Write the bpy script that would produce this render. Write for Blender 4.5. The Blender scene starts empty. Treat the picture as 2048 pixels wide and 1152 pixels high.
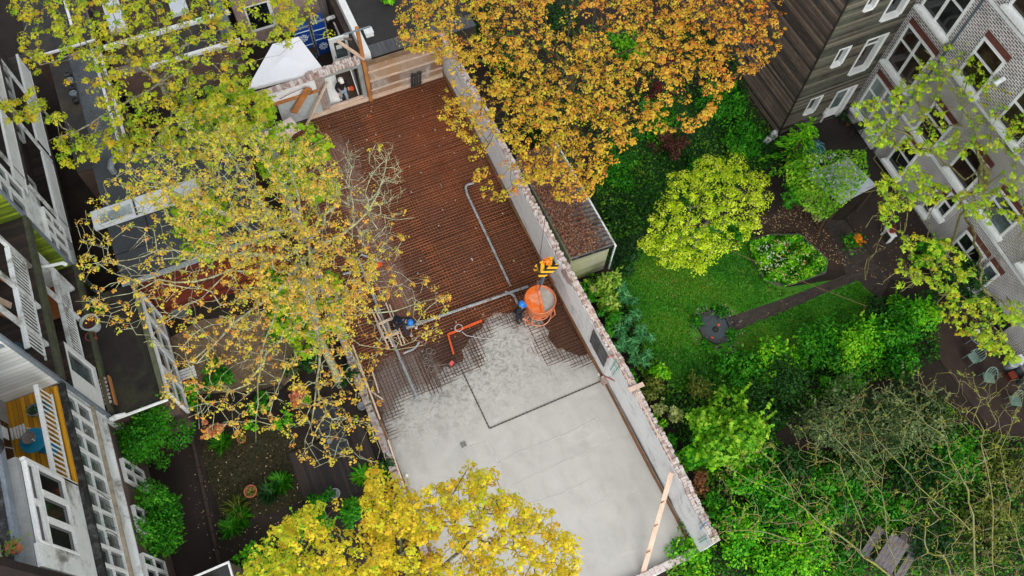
import bpy, bmesh, math, random
import numpy as np
from mathutils import Vector, Matrix
random.seed(7); RNG = np.random.default_rng(7)
SC = bpy.context.scene
COL = SC.collection
R = math.radians

# ---------------------------------------------------------------- camera
FOC, CAMZ = 1619.0, 33.0                     # focal length in pixels of a 2048 wide picture, height above the slab
CAMROT = (Matrix.Rotation(R(-27.69), 3, 'Z') @ Matrix.Rotation(R(26.51), 3, 'X') @ Matrix.Rotation(R(3.9), 3, 'Z'))
cam_data = bpy.data.cameras.new('camera'); cam = bpy.data.objects.new('camera', cam_data); COL.objects.link(cam)
cam_data.sensor_width = 36.0; cam_data.lens = FOC / 2048 * 36.0
cam_data.clip_start = 0.1; cam_data.clip_end = 500
cam.location = (0, 0, CAMZ); cam.rotation_euler = CAMROT.to_euler()
SC.camera = cam
SC.render.resolution_x = 1024; SC.render.resolution_y = 576

# ---------------------------------------------------------------- sky, sun, exposure
SUN_EL, SUN_AZ = 40.0, 184.0
w = bpy.data.worlds.new('World'); SC.world = w; w.use_nodes = True
nt = w.node_tree; nt.nodes.clear()
sky = nt.nodes.new('ShaderNodeTexSky'); sky.sky_type = 'NISHITA'; sky.sun_disc = False
sky.sun_elevation = R(SUN_EL); sky.sun_rotation = R(SUN_AZ); sky.air_density = 1.0; sky.dust_density = 1.0; sky.ozone_density = 1.0
hs = nt.nodes.new('ShaderNodeHueSaturation'); hs.inputs['Saturation'].default_value = 0.22
bg = nt.nodes.new('ShaderNodeBackground'); bg.inputs['Strength'].default_value = 0.15
ow = nt.nodes.new('ShaderNodeOutputWorld')
nt.links.new(sky.outputs[0], hs.inputs['Color']); nt.links.new(hs.outputs[0], bg.inputs['Color']); nt.links.new(bg.outputs[0], ow.inputs['Surface'])
sd = bpy.data.lights.new('sun', 'SUN'); sd.energy = 0.5; sd.angle = R(40); sd.color = (1.0, 0.96, 0.9)
so = bpy.data.objects.new('sun', sd); COL.objects.link(so)
# light comes from azimuth SUN_AZ (clockwise from +Y), elevation SUN_EL
az, el = R(SUN_AZ), R(SUN_EL)
sdir = Vector((math.sin(az) * math.cos(el), math.cos(az) * math.cos(el), math.sin(el)))
so.rotation_euler = sdir.to_track_quat('Z', 'Y').to_euler(); so.location = (0, 0, 60)
SC.view_settings.view_transform = 'Standard'; SC.view_settings.look = 'None'
SC.view_settings.exposure = 1.16; SC.view_settings.gamma = 1.0
SC.render.engine = 'CYCLES'

# ---------------------------------------------------------------- turning a place in the picture into a point of the scene
def P(px, py, z=0.0):
    r = CAMROT @ Vector(((px - 1024) / FOC, -(py - 576) / FOC, -1.0)); t = (z - CAMZ) / r.z
    return Vector((r.x * t, r.y * t, z))
def PX(px, py, x):
    r = CAMROT @ Vector(((px - 1024) / FOC, -(py - 576) / FOC, -1.0)); t = x / r.x
    return Vector((x, r.y * t, CAMZ + r.z * t))
def PY(px, py, y):
    r = CAMROT @ Vector(((px - 1024) / FOC, -(py - 576) / FOC, -1.0)); t = y / r.y
    return Vector((r.x * t, y, CAMZ + r.z * t))

# ---------------------------------------------------------------- materials
def lin(c):
    c = c / 255.0
    return c / 12.92 if c <= 0.04045 else ((c + 0.055) / 1.055) ** 2.4
def S(r, g, b): return (lin(r), lin(g), lin(b), 1.0)
def mul(c, k): return (min(1, c[0] * k), min(1, c[1] * k), min(1, c[2] * k), 1.0)
def newmat(name):
    m = bpy.data.materials.new(name); m.use_nodes = True
    nt = m.node_tree; b = nt.nodes['Principled BSDF']
    return m, nt, b
def node(nt, t, **kw):
    n = nt.nodes.new(t)
    for k, v in kw.items(): setattr(n, k, v)
    return n
def noise(nt, vec, scale, detail=5, rough=.6, dist=0.0):
    n = node(nt, 'ShaderNodeTexNoise'); n.inputs['Scale'].default_value = scale; n.inputs['Detail'].default_value = detail
    n.inputs['Roughness'].default_value = rough; n.inputs['Distortion'].default_value = dist
    if vec: nt.links.new(vec, n.inputs['Vector'])
    return n.outputs['Fac']
def ramp(nt, fac, stops):
    n = node(nt, 'ShaderNodeValToRGB'); e = n.color_ramp.elements
    while len(e) < len(stops): e.new(0.5)
    for i, (p, c) in enumerate(stops):
        e[i].position = p; e[i].color = c if len(c) == 4 else (*c, 1)
    nt.links.new(fac, n.inputs['Fac']); return n.outputs['Color']
def mix(nt, fac, a, b, mode='MIX'):
    n = node(nt, 'ShaderNodeMix', data_type='RGBA', blend_type=mode)
    for sock, v in ((n.inputs[0], fac), (n.inputs[6], a), (n.inputs[7], b)):
        if isinstance(v, (int, float)): sock.default_value = v
        elif isinstance(v, tuple): sock.default_value = v
        else: nt.links.new(v, sock)
    return n.outputs[2]
def math_(nt, op, a, b=None):
    n = node(nt, 'ShaderNodeMath', operation=op)
    for sock, v in ((n.inputs[0], a), (n.inputs[1], b)):
        if v is None: continue
        if isinstance(v, (int, float)): sock.default_value = v
        else: nt.links.new(v, sock)
    return n.outputs[0]
def bump(nt, b, h, strength=.4, dist=.02):
    n = node(nt, 'ShaderNodeBump'); n.inputs['Strength'].default_value = strength; n.inputs['Distance'].default_value = dist
    nt.links.new(h, n.inputs['Height']); nt.links.new(n.outputs[0], b.inputs['Normal'])
def geo(nt): return node(nt, 'ShaderNodeNewGeometry').outputs['Position']
def scaled(nt, vec, s):
    n = node(nt, 'ShaderNodeMapping'); n.inputs['Scale'].default_value = s; nt.links.new(vec, n.inputs['Vector']); return n.outputs[0]

def mat(name, c, c2=None, scale=3.0, rough=.8, metal=0.0, fine=40.0, bmp=.25, stretch=None, dirt=None, spec=.35):
    """mottled surface: two tones by noise, a fine grain, optional dirt colour in patches"""
    m, nt, b = newmat(name)
    p = geo(nt)
    q = scaled(nt, p, stretch) if stretch else p
    c2 = c2 or mul(c, .62)
    n1 = noise(nt, q, scale); col = ramp(nt, n1, [(.32, c2), (.68, c)])
    n2 = noise(nt, q, fine, 3)
    col = mix(nt, .35, col, ramp(nt, n2, [(.3, mul(c2, .75)), (.7, mul(c, 1.15))]))
    if dirt:
        n3 = noise(nt, p, scale * .6, 6, .7, .5)
        col = mix(nt, ramp(nt, n3, [(.5, (0, 0, 0)), (.66, (1, 1, 1))]), col, dirt)
    nt.links.new(col, b.inputs['Base Color']); b.inputs['Roughness'].default_value = rough; b.inputs['Metallic'].default_value = metal
    b.inputs['Specular IOR Level'].default_value = spec
    if bmp: bump(nt, b, n2, bmp, .01)
    return m
def plain(name, c, rough=.6, metal=0.0):
    m, nt, b = newmat(name)
    n1 = noise(nt, geo(nt), 6.0); nt.links.new(ramp(nt, n1, [(.3, mul(c, .8)), (.7, mul(c, 1.1))]), b.inputs['Base Color'])
    b.inputs['Roughness'].default_value = rough; b.inputs['Metallic'].default_value = metal
    return m
def glass(name, c=S(22, 26, 26), rough=.08):
    m, nt, b = newmat(name)
    n1 = noise(nt, geo(nt), 1.3, 4); nt.links.new(ramp(nt, n1, [(.35, mul(c, .5)), (.7, mul(c, 2.2))]), b.inputs['Base Color'])
    b.inputs['Roughness'].default_value = rough; b.inputs['Specular IOR Level'].default_value = .6
    return m
def boards(name, c, c2, axis, width=.15, rough=.8, gap=S(20, 16, 13), along=2.5, worn=None):
    """boards: axis = the coordinate across the boards (0, 1, 2)"""
    m, nt, b = newmat(name); p = geo(nt)
    sep = node(nt, 'ShaderNodeSeparateXYZ'); nt.links.new(p, sep.inputs[0])
    t = math_(nt, 'DIVIDE', sep.outputs[axis], width)
    fl = math_(nt, 'FLOOR', t); fr = math_(nt, 'FRACT', t)
    wn = node(nt, 'ShaderNodeTexWhiteNoise', noise_dimensions='1D'); nt.links.new(fl, wn.inputs['W'])
    st = [1.2, 1.2, 1.2]; st[axis] = 14.0
    n1 = noise(nt, scaled(nt, p, tuple(st)), along, 5, .65)
    f = math_(nt, 'ADD', math_(nt, 'MULTIPLY', n1, .62), math_(nt, 'MULTIPLY', wn.outputs['Value'], .38))
    stops = [(.36, c2), (.66, c)]
    col = ramp(nt, f, stops)
    if worn:
        n3 = noise(nt, scaled(nt, p, (.5, .5, .35)), 1.4, 6, .7); col = mix(nt, ramp(nt, n3, [(.42, (0, 0, 0)), (.62, (1, 1, 1))]), col, mix(nt, .5, col, worn))
    g = math_(nt, 'LESS_THAN', fr, .07)
    col = mix(nt, g, col, gap)
    nt.links.new(col, b.inputs['Base Color']); b.inputs['Roughness'].default_value = rough
    bump(nt, b, math_(nt, 'SUBTRACT', n1, g), .3, .01)
    return m
def brickmat(name, plane, c1, c2, mortar, bw=.22, bh=.065, rough=.85, ms=.012):
    m, nt, b = newmat(name); p = geo(nt)
    sep = node(nt, 'ShaderNodeSeparateXYZ'); nt.links.new(p, sep.inputs[0])
    cb = node(nt, 'ShaderNodeCombineXYZ')
    u, v = {'x': (1, 2), 'y': (0, 2), 'z': (0, 1)}[plane]
    nt.links.new(sep.outputs[u], cb.inputs[0]); nt.links.new(sep.outputs[v], cb.inputs[1])
    t = node(nt, 'ShaderNodeTexBrick'); t.inputs['Scale'].default_value = 1.0
    t.inputs['Brick Width'].default_value = bw; t.inputs['Row Height'].default_value = bh; t.inputs['Mortar Size'].default_value = ms
    t.inputs['Color1'].default_value = c1; t.inputs['Color2'].default_value = c2; t.inputs['Mortar'].default_value = mortar
    nt.links.new(cb.outputs[0], t.inputs['Vector'])
    n1 = noise(nt, p, 2.0, 5); col = mix(nt, .5, t.outputs['Color'], ramp(nt, n1, [(.3, (.35, .35, .35)), (.7, (1.3, 1.3, 1.3))]), 'MULTIPLY')
    nt.links.new(col, b.inputs['Base Color']); b.inputs['Roughness'].default_value = rough
    bump(nt, b, t.outputs['Fac'], -.3, .01)
    return m
def leafmat(name, cols, trans=.28, rough=.5):
    """leaf colours along the 'tint' attribute every leaf carries"""
    m, nt, b = newmat(name)
    at = node(nt, 'ShaderNodeAttribute', attribute_name='tint')
    n = len(cols); col = ramp(nt, at.outputs['Fac'], [(i / (n - 1), c) for i, c in enumerate(cols)])
    nt.links.new(col, b.inputs['Base Color']); b.inputs['Roughness'].default_value = rough; b.inputs['Specular IOR Level'].default_value = .25
    tr = node(nt, 'ShaderNodeBsdfTranslucent'); nt.links.new(col, tr.inputs['Color'])
    mx = node(nt, 'ShaderNodeMixShader'); mx.inputs[0].default_value = trans
    out = nt.nodes['Material Output']
    nt.links.new(b.outputs[0], mx.inputs[1]); nt.links.new(tr.outputs[0], mx.inputs[2]); nt.links.new(mx.outputs[0], out.inputs['Surface'])
    return m

# ---------------------------------------------------------------- meshes
class MB:
    def __init__(s): s.v = []; s.f = []; s.m = []
    def add(s, vs, fs, m=0):
        o = len(s.v); s.v += [tuple(v) for v in vs]; s.f += [tuple(i + o for i in f) for f in fs]; s.m += [m] * len(fs); return s
    BOXF = [(0, 3, 2, 1), (4, 5, 6, 7), (0, 1, 5, 4), (1, 2, 6, 5), (2, 3, 7, 6), (3, 0, 4, 7)]
    def box(s, x0, y0, z0, x1, y1, z1, m=0):
        x0, x1 = min(x0, x1), max(x0, x1); y0, y1 = min(y0, y1), max(y0, y1); z0, z1 = min(z0, z1), max(z0, z1)
        return s.add([(x0, y0, z0), (x1, y0, z0), (x1, y1, z0), (x0, y1, z0), (x0, y0, z1), (x1, y0, z1), (x1, y1, z1), (x0, y1, z1)], s.BOXF, m)
    def obox(s, c, size, mat3=None, m=0):
        c = Vector(c); mat3 = mat3 or Matrix.Identity(3); a, b, d = (q / 2 for q in size)
        vs = [c + mat3 @ Vector(k) for k in ((-a, -b, -d), (a, -b, -d), (a, b, -d), (-a, b, -d), (-a, -b, d), (a, -b, d), (a, b, d), (-a, b, d))]
        return s.add(vs, s.BOXF, m)
    def bar(s, p, q, w_, h, m=0, up=(0, 0, 1)):
        p, q = Vector(p), Vector(q); d = (q - p); L = d.length
        if L < 1e-6: return s
        x = d / L; u = Vector(up)
        if abs(x.dot(u)) > .98: u = Vector((1, 0, 0)) if abs(x.x) < .9 else Vector((0, 1, 0))
        y = u.cross(x).normalized(); z = x.cross(y)
        return s.obox((p + q) / 2, (L, w_, h), Matrix((x, y, z)).transposed(), m)
    def tube(s, pts, r, n=6, m=0, caps=True):
        pts = [Vector(p) for p in pts]; k = len(pts); rs = r if isinstance(r, (list, tuple)) else [r] * k
        vs = []; ref = None
        for i, p in enumerate(pts):
            d = (pts[min(i + 1, k - 1)] - pts[max(i - 1, 0)]); d = d.normalized() if d.length > 1e-9 else Vector((0, 0, 1))
            if ref is None: ref = Vector((0, 0, 1)) if abs(d.z) < .9 else Vector((1, 0, 0))
            a = ref - d * ref.dot(d)
            a = a.normalized() if a.length > 1e-6 else d.orthogonal().normalized()
            ref = a; b = d.cross(a)
            for j in range(n):
                t = 2 * math.pi * j / n; vs.append(p + (a * math.cos(t) + b * math.sin(t)) * rs[i])
        fs = [(i * n + j, i * n + (j + 1) % n, (i + 1) * n + (j + 1) % n, (i + 1) * n + j) for i in range(k - 1) for j in range(n)]
        if caps: fs += [tuple(range(n - 1, -1, -1)), tuple((k - 1) * n + j for j in range(n))]
        return s.add(vs, fs, m)
    def lathe(s, prof, c, n=20, m=0, mat3=None, close=False):
        c = Vector(c); vs = []; k = len(prof)
        for r, z in prof:
            for j in range(n):
                t = 2 * math.pi * j / n; v = Vector((r * math.cos(t), r * math.sin(t), z)); vs.append(c + (mat3 @ v if mat3 else v))
        fs = [(i * n + j, i * n + (j + 1) % n, (i + 1) * n + (j + 1) % n, (i + 1) * n + j) for i in range(k - 1) for j in range(n)]
        if close: fs += [tuple(range(n - 1, -1, -1)), tuple((k - 1) * n + j for j in range(n))]
        return s.add(vs, fs, m)
    def cyl(s, c, r, z0, z1, n=16, m=0): return s.lathe([(r, z0), (r, z1)], c, n, m, close=True)
    def poly(s, pts, m=0): return s.add(pts, [tuple(range(len(pts)))], m)
    def prism(s, pts, z0, z1, m=0):
        n = len(pts)
        if sum(pts[i][0] * pts[(i + 1) % n][1] - pts[(i + 1) % n][0] * pts[i][1] for i in range(n)) < 0: pts = pts[::-1]
        vs = [(p[0], p[1], z0) for p in pts] + [(p[0], p[1], z1) for p in pts]
        fs = [tuple(range(n - 1, -1, -1)), tuple(range(n, 2 * n))] + [(i, (i + 1) % n, n + (i + 1) % n, n + i) for i in range(n)]
        return s.add(vs, fs, m)
    def torus(s, c, r, t, n=20, k=6, m=0, mat3=None):
        pts = [Vector(c) + (mat3 or Matrix.Identity(3)) @ Vector((r * math.cos(a), r * math.sin(a), 0)) for a in (2 * math.pi * i / n for i in range(n + 1))]
        return s.tube(pts, t, k, m, caps=False)
    def build(s, name, mats, parent=None, origin=None, smooth=False):
        o = Vector(OFF[parent.name]) if parent else Vector(origin or (0, 0, 0))
        me = bpy.data.meshes.new(name)
        me.from_pydata([(x - o.x, y - o.y, z - o.z) for x, y, z in s.v], [], s.f)
        mats = mats if isinstance(mats, (list, tuple)) else [mats]
        for mm in mats: me.materials.append(mm)
        if len(mats) > 1: me.polygons.foreach_set('material_index', s.m)
        if smooth: me.polygons.foreach_set('use_smooth', [True] * len(me.polygons))
        me.update()
        return link(name, me, parent, o)
OFF = {}
def link(name, me, parent, o):
    ob = bpy.data.objects.new(name, me); COL.objects.link(ob)
    if parent: ob.parent = parent
    else: ob.location = o
    OFF[ob.name] = tuple(o)
    return ob
def tag(o, label=None, cat=None, group=None, kind=None):
    if label: o['label'] = label
    if cat: o['category'] = cat
    if group: o['group'] = group
    if kind: o['kind'] = kind
    return o
def thing(name, label, cat, loc, group=None):
    o = bpy.data.objects.new(name, None); COL.objects.link(o); o.location = loc; o.empty_display_size = .2
    OFF[o.name] = tuple(loc); return tag(o, label, cat, group)
def struct(mb, name, m, label, cat): return tag(mb.build(name, m), label, cat, None, 'structure')
def copy_thing(o, loc, label):
    c = o.copy(); COL.objects.link(c); c.location = loc; c['label'] = label
    OFF[c.name] = tuple(loc)
    for ch in list(o.children):
        d = ch.copy(); COL.objects.link(d); d.parent = c
        for g in ch.children:
            e = g.copy(); COL.objects.link(e); e.parent = d
    return c

# ---------------------------------------------------------------- leaves and wood
MAPLE = np.array([(0, 0, 0), (.36, .06, -.05), (.52, .45, -.14), (.24, .48, 0), (0, 1.0, -.2), (-.24, .48, 0), (-.52, .45, -.14), (-.36, .06, -.05)])
OVAL = np.array([(0, 0, 0), (.25, .35, -.02), (.2, .72, -.06), (0, 1.0, -.14), (-.2, .72, -.06), (-.25, .35, -.02)])
BLADE = np.array([(-.06, 0, 0), (.06, 0, 0), (.05, .55, .02), (0, 1, -.12), (-.05, .55, .02)])
def leaves(name, pos, nrm, size, tint, m, parent, shape=OVAL, size_var=.35, point=None):
    """one mesh of leaf-shaped faces; pos, nrm (N,3)"""
    n = len(pos); k = len(shape)
    nrm = nrm / np.maximum(np.linalg.norm(nrm, axis=1, keepdims=True), 1e-6)
    ref = RNG.normal(size=(n, 3)) if point is None else point + RNG.normal(size=(n, 3)) * .25
    u = np.cross(ref, nrm); u /= np.maximum(np.linalg.norm(u, axis=1, keepdims=True), 1e-6); v = np.cross(nrm, u)
    sz = (size * (1 + size_var * RNG.uniform(-1, 1, n)))[:, None, None]
    T = shape[None]
    vs = pos[:, None, :] + sz * (u[:, None, :] * T[..., 0:1] + v[:, None, :] * (T[..., 1:2] - .4) + nrm[:, None, :] * T[..., 2:3])
    o = np.array(OFF[parent.name]); vs = (vs - o).reshape(-1, 3)
    me = bpy.data.meshes.new(name)
    me.vertices.add(n * k); me.vertices.foreach_set('co', vs.astype(np.float32).ravel())
    me.loops.add(n * k); me.loops.foreach_set('vertex_index', np.arange(n * k, dtype=np.int32))
    me.polygons.add(n); me.polygons.foreach_set('loop_start', np.arange(0, n * k, k, dtype=np.int32))
    me.update(calc_edges=True)
    a = me.attributes.new('tint', 'FLOAT', 'POINT'); a.data.foreach_set('value', np.repeat(np.clip(tint, 0, 1), k).astype(np.float32))
    me.materials.append(m); me.validate()
    ob = link(name, me, parent, Vector(OFF[parent.name])); return ob
def umbrellas(cent, per, rad, droop=1.0):
    """leaf tufts: per leaves hanging over a small dome round every centre"""
    n = len(cent); N = n * per
    c = np.repeat(cent, per, 0); rr = np.repeat(rad if isinstance(rad, np.ndarray) else np.full(n, rad), per)
    ph = RNG.uniform(0, 2 * np.pi, N); th = np.arccos(1 - RNG.uniform(0, 1, N) * .95)
    d = np.stack([np.sin(th) * np.cos(ph), np.sin(th) * np.sin(ph), np.cos(th)], 1)
    pos = c + d * np.array([1, 1, .75]) * rr[:, None] * RNG.uniform(.55, 1.05, N)[:, None]
    nrm = d * np.array([.9, .9, 1]) + np.array([0, 0, .45]) + RNG.normal(size=(N, 3)) * .28
    down = d * np.array([1, 1, .2]) + np.array([0, 0, -.6 * droop])
    return pos, nrm, down
def wood(name, nodes, par, m, parent, r_tip=.008, r_max=.3, n=5, expo=.45):
    """tapered limbs along the skeleton"""
    N = len(nodes); w_ = np.zeros(N); kids = np.zeros(N, int)
    for i in range(N):
        if par[i] >= 0: kids[par[i]] += 1
    w_[kids == 0] = 1
    for i in range(N - 1, 0, -1): w_[par[i]] += w_[i]
    rad = np.minimum(r_tip * w_ ** expo, r_max)
    heavy = {}
    for i in range(1, N):
        if par[i] not in heavy or w_[i] > w_[heavy[par[i]]]: heavy[par[i]] = i
    mb = MB()
    starts = [0] + [i for i in range(1, N) if heavy.get(par[i]) != i]
    for s_ in starts:
        ch = [s_]
        while ch[-1] in heavy: ch.append(heavy[ch[-1]])
        pts = [nodes[i] for i in ch]; rs = [rad[i] for i in ch]
        if s_ and par[s_] >= 0: pts.insert(0, nodes[par[s_]]); rs.insert(0, min(rad[s_] * 1.15, rad[par[s_]]))
        if len(pts) > 1: mb.tube(pts, rs, n if rs[0] > .03 else 4, 0, caps=False)
    return mb.build(name, m, parent, smooth=True)
def inpoly(x, y, poly):
    c = False; n = len(poly)
    for i in range(n):
        x0, y0 = poly[i]; x1, y1 = poly[(i + 1) % n]
        if (y0 > y) != (y1 > y) and x < (x1 - x0) * (y - y0) / (y1 - y0) + x0: c = not c
    return c
def scatter(poly, n, zf, gaps=None, gapk=.5):
    """n points inside an outline, at heights zf(px,py); gaps: open places (px,py,r)"""
    xs = [p[0] for p in poly]; ys = [p[1] for p in poly]; out = []; tries = 0
    while len(out) < n and tries < n * 60:
        tries += 1; x = random.uniform(min(xs), max(xs)); y = random.uniform(min(ys), max(ys))
        if not inpoly(x, y, poly): continue
        if gaps and any((x - gx) ** 2 + (y - gy) ** 2 < gr * gr and random.random() < gp for gx, gy, gr, gp in gaps): continue
        out.append(P(x, y, zf(x, y)))
    return np.array([tuple(p) for p in out])
# ================================================================ GROUND AND BUILDING SITE
WHITE = S(214, 216, 212)
m_soil = mat('dark_soil', S(52, 42, 34), S(26, 21, 17), 1.2, .9, fine=18, bmp=.6)  # soil colour darkened to stand in for deeper shadows
mb = MB(); mb.poly([(-160, -160, -.03), (160, -160, -.03), (160, 160, -.03), (-160, 160, -.03)])
struct(mb, 'ground', m_soil, 'damp garden soil darkened for deeper shade under and around everything', 'ground')

SX0, SX1, SY0, SY1 = 0.0, 9.5, 1.3, 27.25
def pit_material():
    m, nt, b = newmat('rusty_wet_blinding'); p = geo(nt)
    n1 = noise(nt, p, .45, 6, .65, .4); n2 = noise(nt, p, 3.5, 6, .7); n3 = noise(nt, p, 30, 3)
    col = ramp(nt, n1, [(.34, S(34, 24, 18)), (.5, S(58, 37, 25)), (.62, S(92, 52, 30))])
    col = mix(nt, .45, col, ramp(nt, n2, [(.3, S(34, 23, 17)), (.7, S(92, 56, 36))]))
    sep = node(nt, 'ShaderNodeSeparateXYZ'); nt.links.new(p, sep.inputs[0])
    X, Y = sep.outputs[0], sep.outputs[1]
    def bell(v, c, wd):                      # 1 at c, 0 beyond wd
        return math_(nt, 'MAXIMUM', math_(nt, 'SUBTRACT', 1.0, math_(nt, 'DIVIDE', math_(nt, 'ABSOLUTE', math_(nt, 'SUBTRACT', v, c)), wd)), 0.0)
    # strip of pale screed along the left side, pale rubble near the fresh concrete, orange rust at the back
    pale = math_(nt, 'MULTIPLY', bell(X, 2.75, 1.15), math_(nt, 'MINIMUM', math_(nt, 'MULTIPLY', bell(Y, 20.5, 6.6), 3.0), 1.0))
    pale2 = math_(nt, 'MULTIPLY', bell(X, 1.7, 1.9), bell(Y, 11.8, 2.2))
    pale = math_(nt, 'MAXIMUM', pale, math_(nt, 'MULTIPLY', pale2, 3.2))
    f = math_(nt, 'MULTIPLY', pale, math_(nt, 'ADD', math_(nt, 'MULTIPLY', n2, 2.2), -.3))
    f = ramp(nt, f, [(.2, (0, 0, 0)), (.6, (1, 1, 1))])
    rust = math_(nt, 'MULTIPLY', bell(X, 7.2, 4.0), bell(Y, 23.5, 6.0))
    col = mix(nt, ramp(nt, math_(nt, 'MULTIPLY', rust, math_(nt, 'ADD', n1, .45)), [(.12, (0, 0, 0)), (.75, (1, 1, 1))]), col, S(128, 60, 22))
    col = mix(nt, f, col, ramp(nt, n3, [(.3, S(120, 112, 106)), (.7, S(176, 168, 160))]))
    col = mix(nt, .3, col, ramp(nt, n3, [(.35, S(40, 24, 16)), (.7, S(150, 96, 60))]))
    nt.links.new(col, b.inputs['Base Color'])
    nt.links.new(ramp(nt, n1, [(.4, (.22, .22, .22)), (.6, (.8, .8, .8))]), b.inputs['Roughness']); bump(nt, b, n2, .5, .03)
    return m
mb = MB(); mb.poly([(SX0 - .05, SY0 - .05, 0), (SX1 + .05, SY0 - .05, 0), (SX1 + .05, SY1 + .05, 0), (SX0 - .05, SY1 + .05, 0)])
struct(mb, 'pit_floor', pit_material(), 'rust brown wet floor of the building pit under the steel mesh', 'floor')

# ---- fresh concrete, a sheet whose ragged front runs down over the mesh
EDGE = [tuple(P(x, y)[:2]) for x, y in ((752, 850), (772, 822), (796, 782), (826, 772), (850, 764), (880, 746), (905, 730), (926, 716), (924, 690), (945, 668), (972, 646), (1000, 630), (1040, 618), (1072, 630), (1090, 650), (1104, 668), (1122, 692), (1150, 702), (1172, 708), (1192, 700))]
EDGE = [(-.1, EDGE[0][1] - .2)] + EDGE + [(9.7, EDGE[-1][1] + .1)]
def concrete_material():
    m, nt, b = newmat('wet_concrete'); p = geo(nt)
    n1 = noise(nt, p, .35, 6, .6); n2 = noise(nt, scaled(nt, p, (1.0, .5, 1)), 1.7, 6, .7, .6); n3 = noise(nt, p, 45, 3)
    col = ramp(nt, n1, [(.3, S(164, 161, 152)), (.7, S(186, 182, 173))])
    col = mix(nt, .5, col, ramp(nt, n2, [(.25, S(158, 155, 147)), (.5, S(188, 185, 178)), (.72, S(202, 199, 192))]))
    sep = node(nt, 'ShaderNodeSeparateXYZ'); nt.links.new(p, sep.inputs[0])
    # towards the rough front the pour is trampled: darker scuffs
    fr = ramp(nt, math_(nt, 'DIVIDE', sep.outputs[1], 14.0), [(.62, (0, 0, 0)), (.8, (1, 1, 1))])
    n4 = noise(nt, p, 4.0, 6, .75, 1.0); sc = ramp(nt, n4, [(.46, (0, 0, 0)), (.62, (1, 1, 1))])
    col = mix(nt, mix(nt, fr, (0, 0, 0, 1), sc), col, S(124, 120, 112))
    # pinkish paler film where water has dried
    n5 = noise(nt, scaled(nt, p, (.5, 1.4, 1)), .8, 7, .75, .8); col = mix(nt, ramp(nt, n5, [(.56, (0, 0, 0)), (.7, (.55, .55, .55))]), col, S(206, 200, 193))
    col = mix(nt, .12, col, ramp(nt, n3, [(.3, S(120, 118, 112)), (.7, S(220, 218, 210))]))
    nt.links.new(col, b.inputs['Base Color']); nt.links.new(ramp(nt, n2, [(.3, (.4, .4, .4)), (.7, (.7, .7, .7))]), b.inputs['Roughness'])
    h = math_(nt, 'ADD', n4, math_(nt, 'MULTIPLY', n3, .2)); bump(nt, b, mix(nt, fr, n1, h), .45, .03)
    return m
m_conc = concrete_material()
def concrete():
    nx, ny = 150, 200; x0, x1, y0, y1 = SX0 - .02, SX1 + .02, SY0 - .02, 14.6
    xs = np.linspace(x0, x1, nx); ys = np.linspace(y0, y1, ny)
    lat = RNG.normal(size=(60, 80)); lat2 = RNG.normal(size=(120, 160))
    def ln(a, x, y, s):
        u, v = (x + 1) * s, (y + 1) * s; i, j = int(u), int(v); fu, fv = u - i, v - j
        i %= a.shape[0] - 1; j %= a.shape[1] - 1
        return (a[i, j] * (1 - fu) + a[i + 1, j] * fu) * (1 - fv) + (a[i, j + 1] * (1 - fu) + a[i + 1, j + 1] * fu) * fv
    ex = np.array(EDGE); seg = ex[1:] - ex[:-1]; L2 = (seg ** 2).sum(1)
    full = [(-.5, 0)] + [tuple(e) for e in EDGE] + [(10, 0)]
    vs = []; keep = []
    for y in ys:
        for x in xs:
            p = np.array((x, y)); t = np.clip(((p - ex[:-1]) * seg).sum(1) / L2, 0, 1)
            d = np.sqrt((((ex[:-1] + seg * t[:, None]) - p) ** 2).sum(1)).min()
            d = d if inpoly(x, y, full) else -d
            d += .12 * ln(lat, x, y, 1.5) + .07 * ln(lat2, x, y, 5)
            s = min(1, max(0, (d + .05) / 1.2))
            h = -.02 + .15 * (s ** .55) + (.006 * ln(lat2, x, y, 4) * (1 if y > 8.3 else .15))
            # the window of mesh left showing beside the wall
            wx = math.exp(-(((x - 8.1) / .85) ** 2 + ((y - 11.05) / .75) ** 2) * 1.0); h -= .05 * wx
            wx = math.exp(-(((x - 4.6) / .6) ** 2 + ((y - 12.2) / .8) ** 2)); h -= .03 * wx
            vs.append((x, y, h)); keep.append(h > -.012)
    fs = []
    for j in range(ny - 1):
        for i in range(nx - 1):
            a = j * nx + i; q = (a, a + 1, a + nx + 1, a + nx)
            if any(keep[k] for k in q): fs.append(q)
    mb = MB(); mb.add(vs, fs); o = mb.build('concrete_slab', m_conc, smooth=True)
    tag(o, 'freshly poured pale grey concrete floor slab with a ragged front edge', 'concrete slab', None, 'structure'); return o
slab = concrete()
ZC = .13
m_film = plain('pale_laitance', S(198, 195, 188), .5)
mb = MB()
def streak(pts, wd):
    for a, b in zip(pts, pts[1:]):
        a, b = P(*a, ZC + .012), P(*b, ZC + .012); n = max(2, int((b - a).length / .12)); d = (b - a).normalized(); s = Vector((-d.y, d.x, 0))
        prev = None
        for i in range(n + 1):
            c = a + (b - a) * i / n; k = wd * random.uniform(.35, 1.0); off = s * random.uniform(-.03, .03)
            cur = (c + off - s * k, c + off + s * k)
            if prev: mb.poly([prev[0], cur[0], cur[1], prev[1]])
            prev = cur
streak([(995, 925), (1050, 900), (1130, 870), (1195, 838)], .03); streak([(1195, 838), (1222, 884)], .025); streak([(1020, 975), (1120, 925), (1220, 884)], .022)
streak([(925, 900), (972, 884), (1000, 930)], .03); streak([(1055, 1010), (1130, 985), (1190, 955)], .025); streak([(1180, 1002), (1190, 1012), (1218, 992)], .02)
mb.build('laitance_streak', m_film, slab)

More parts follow.
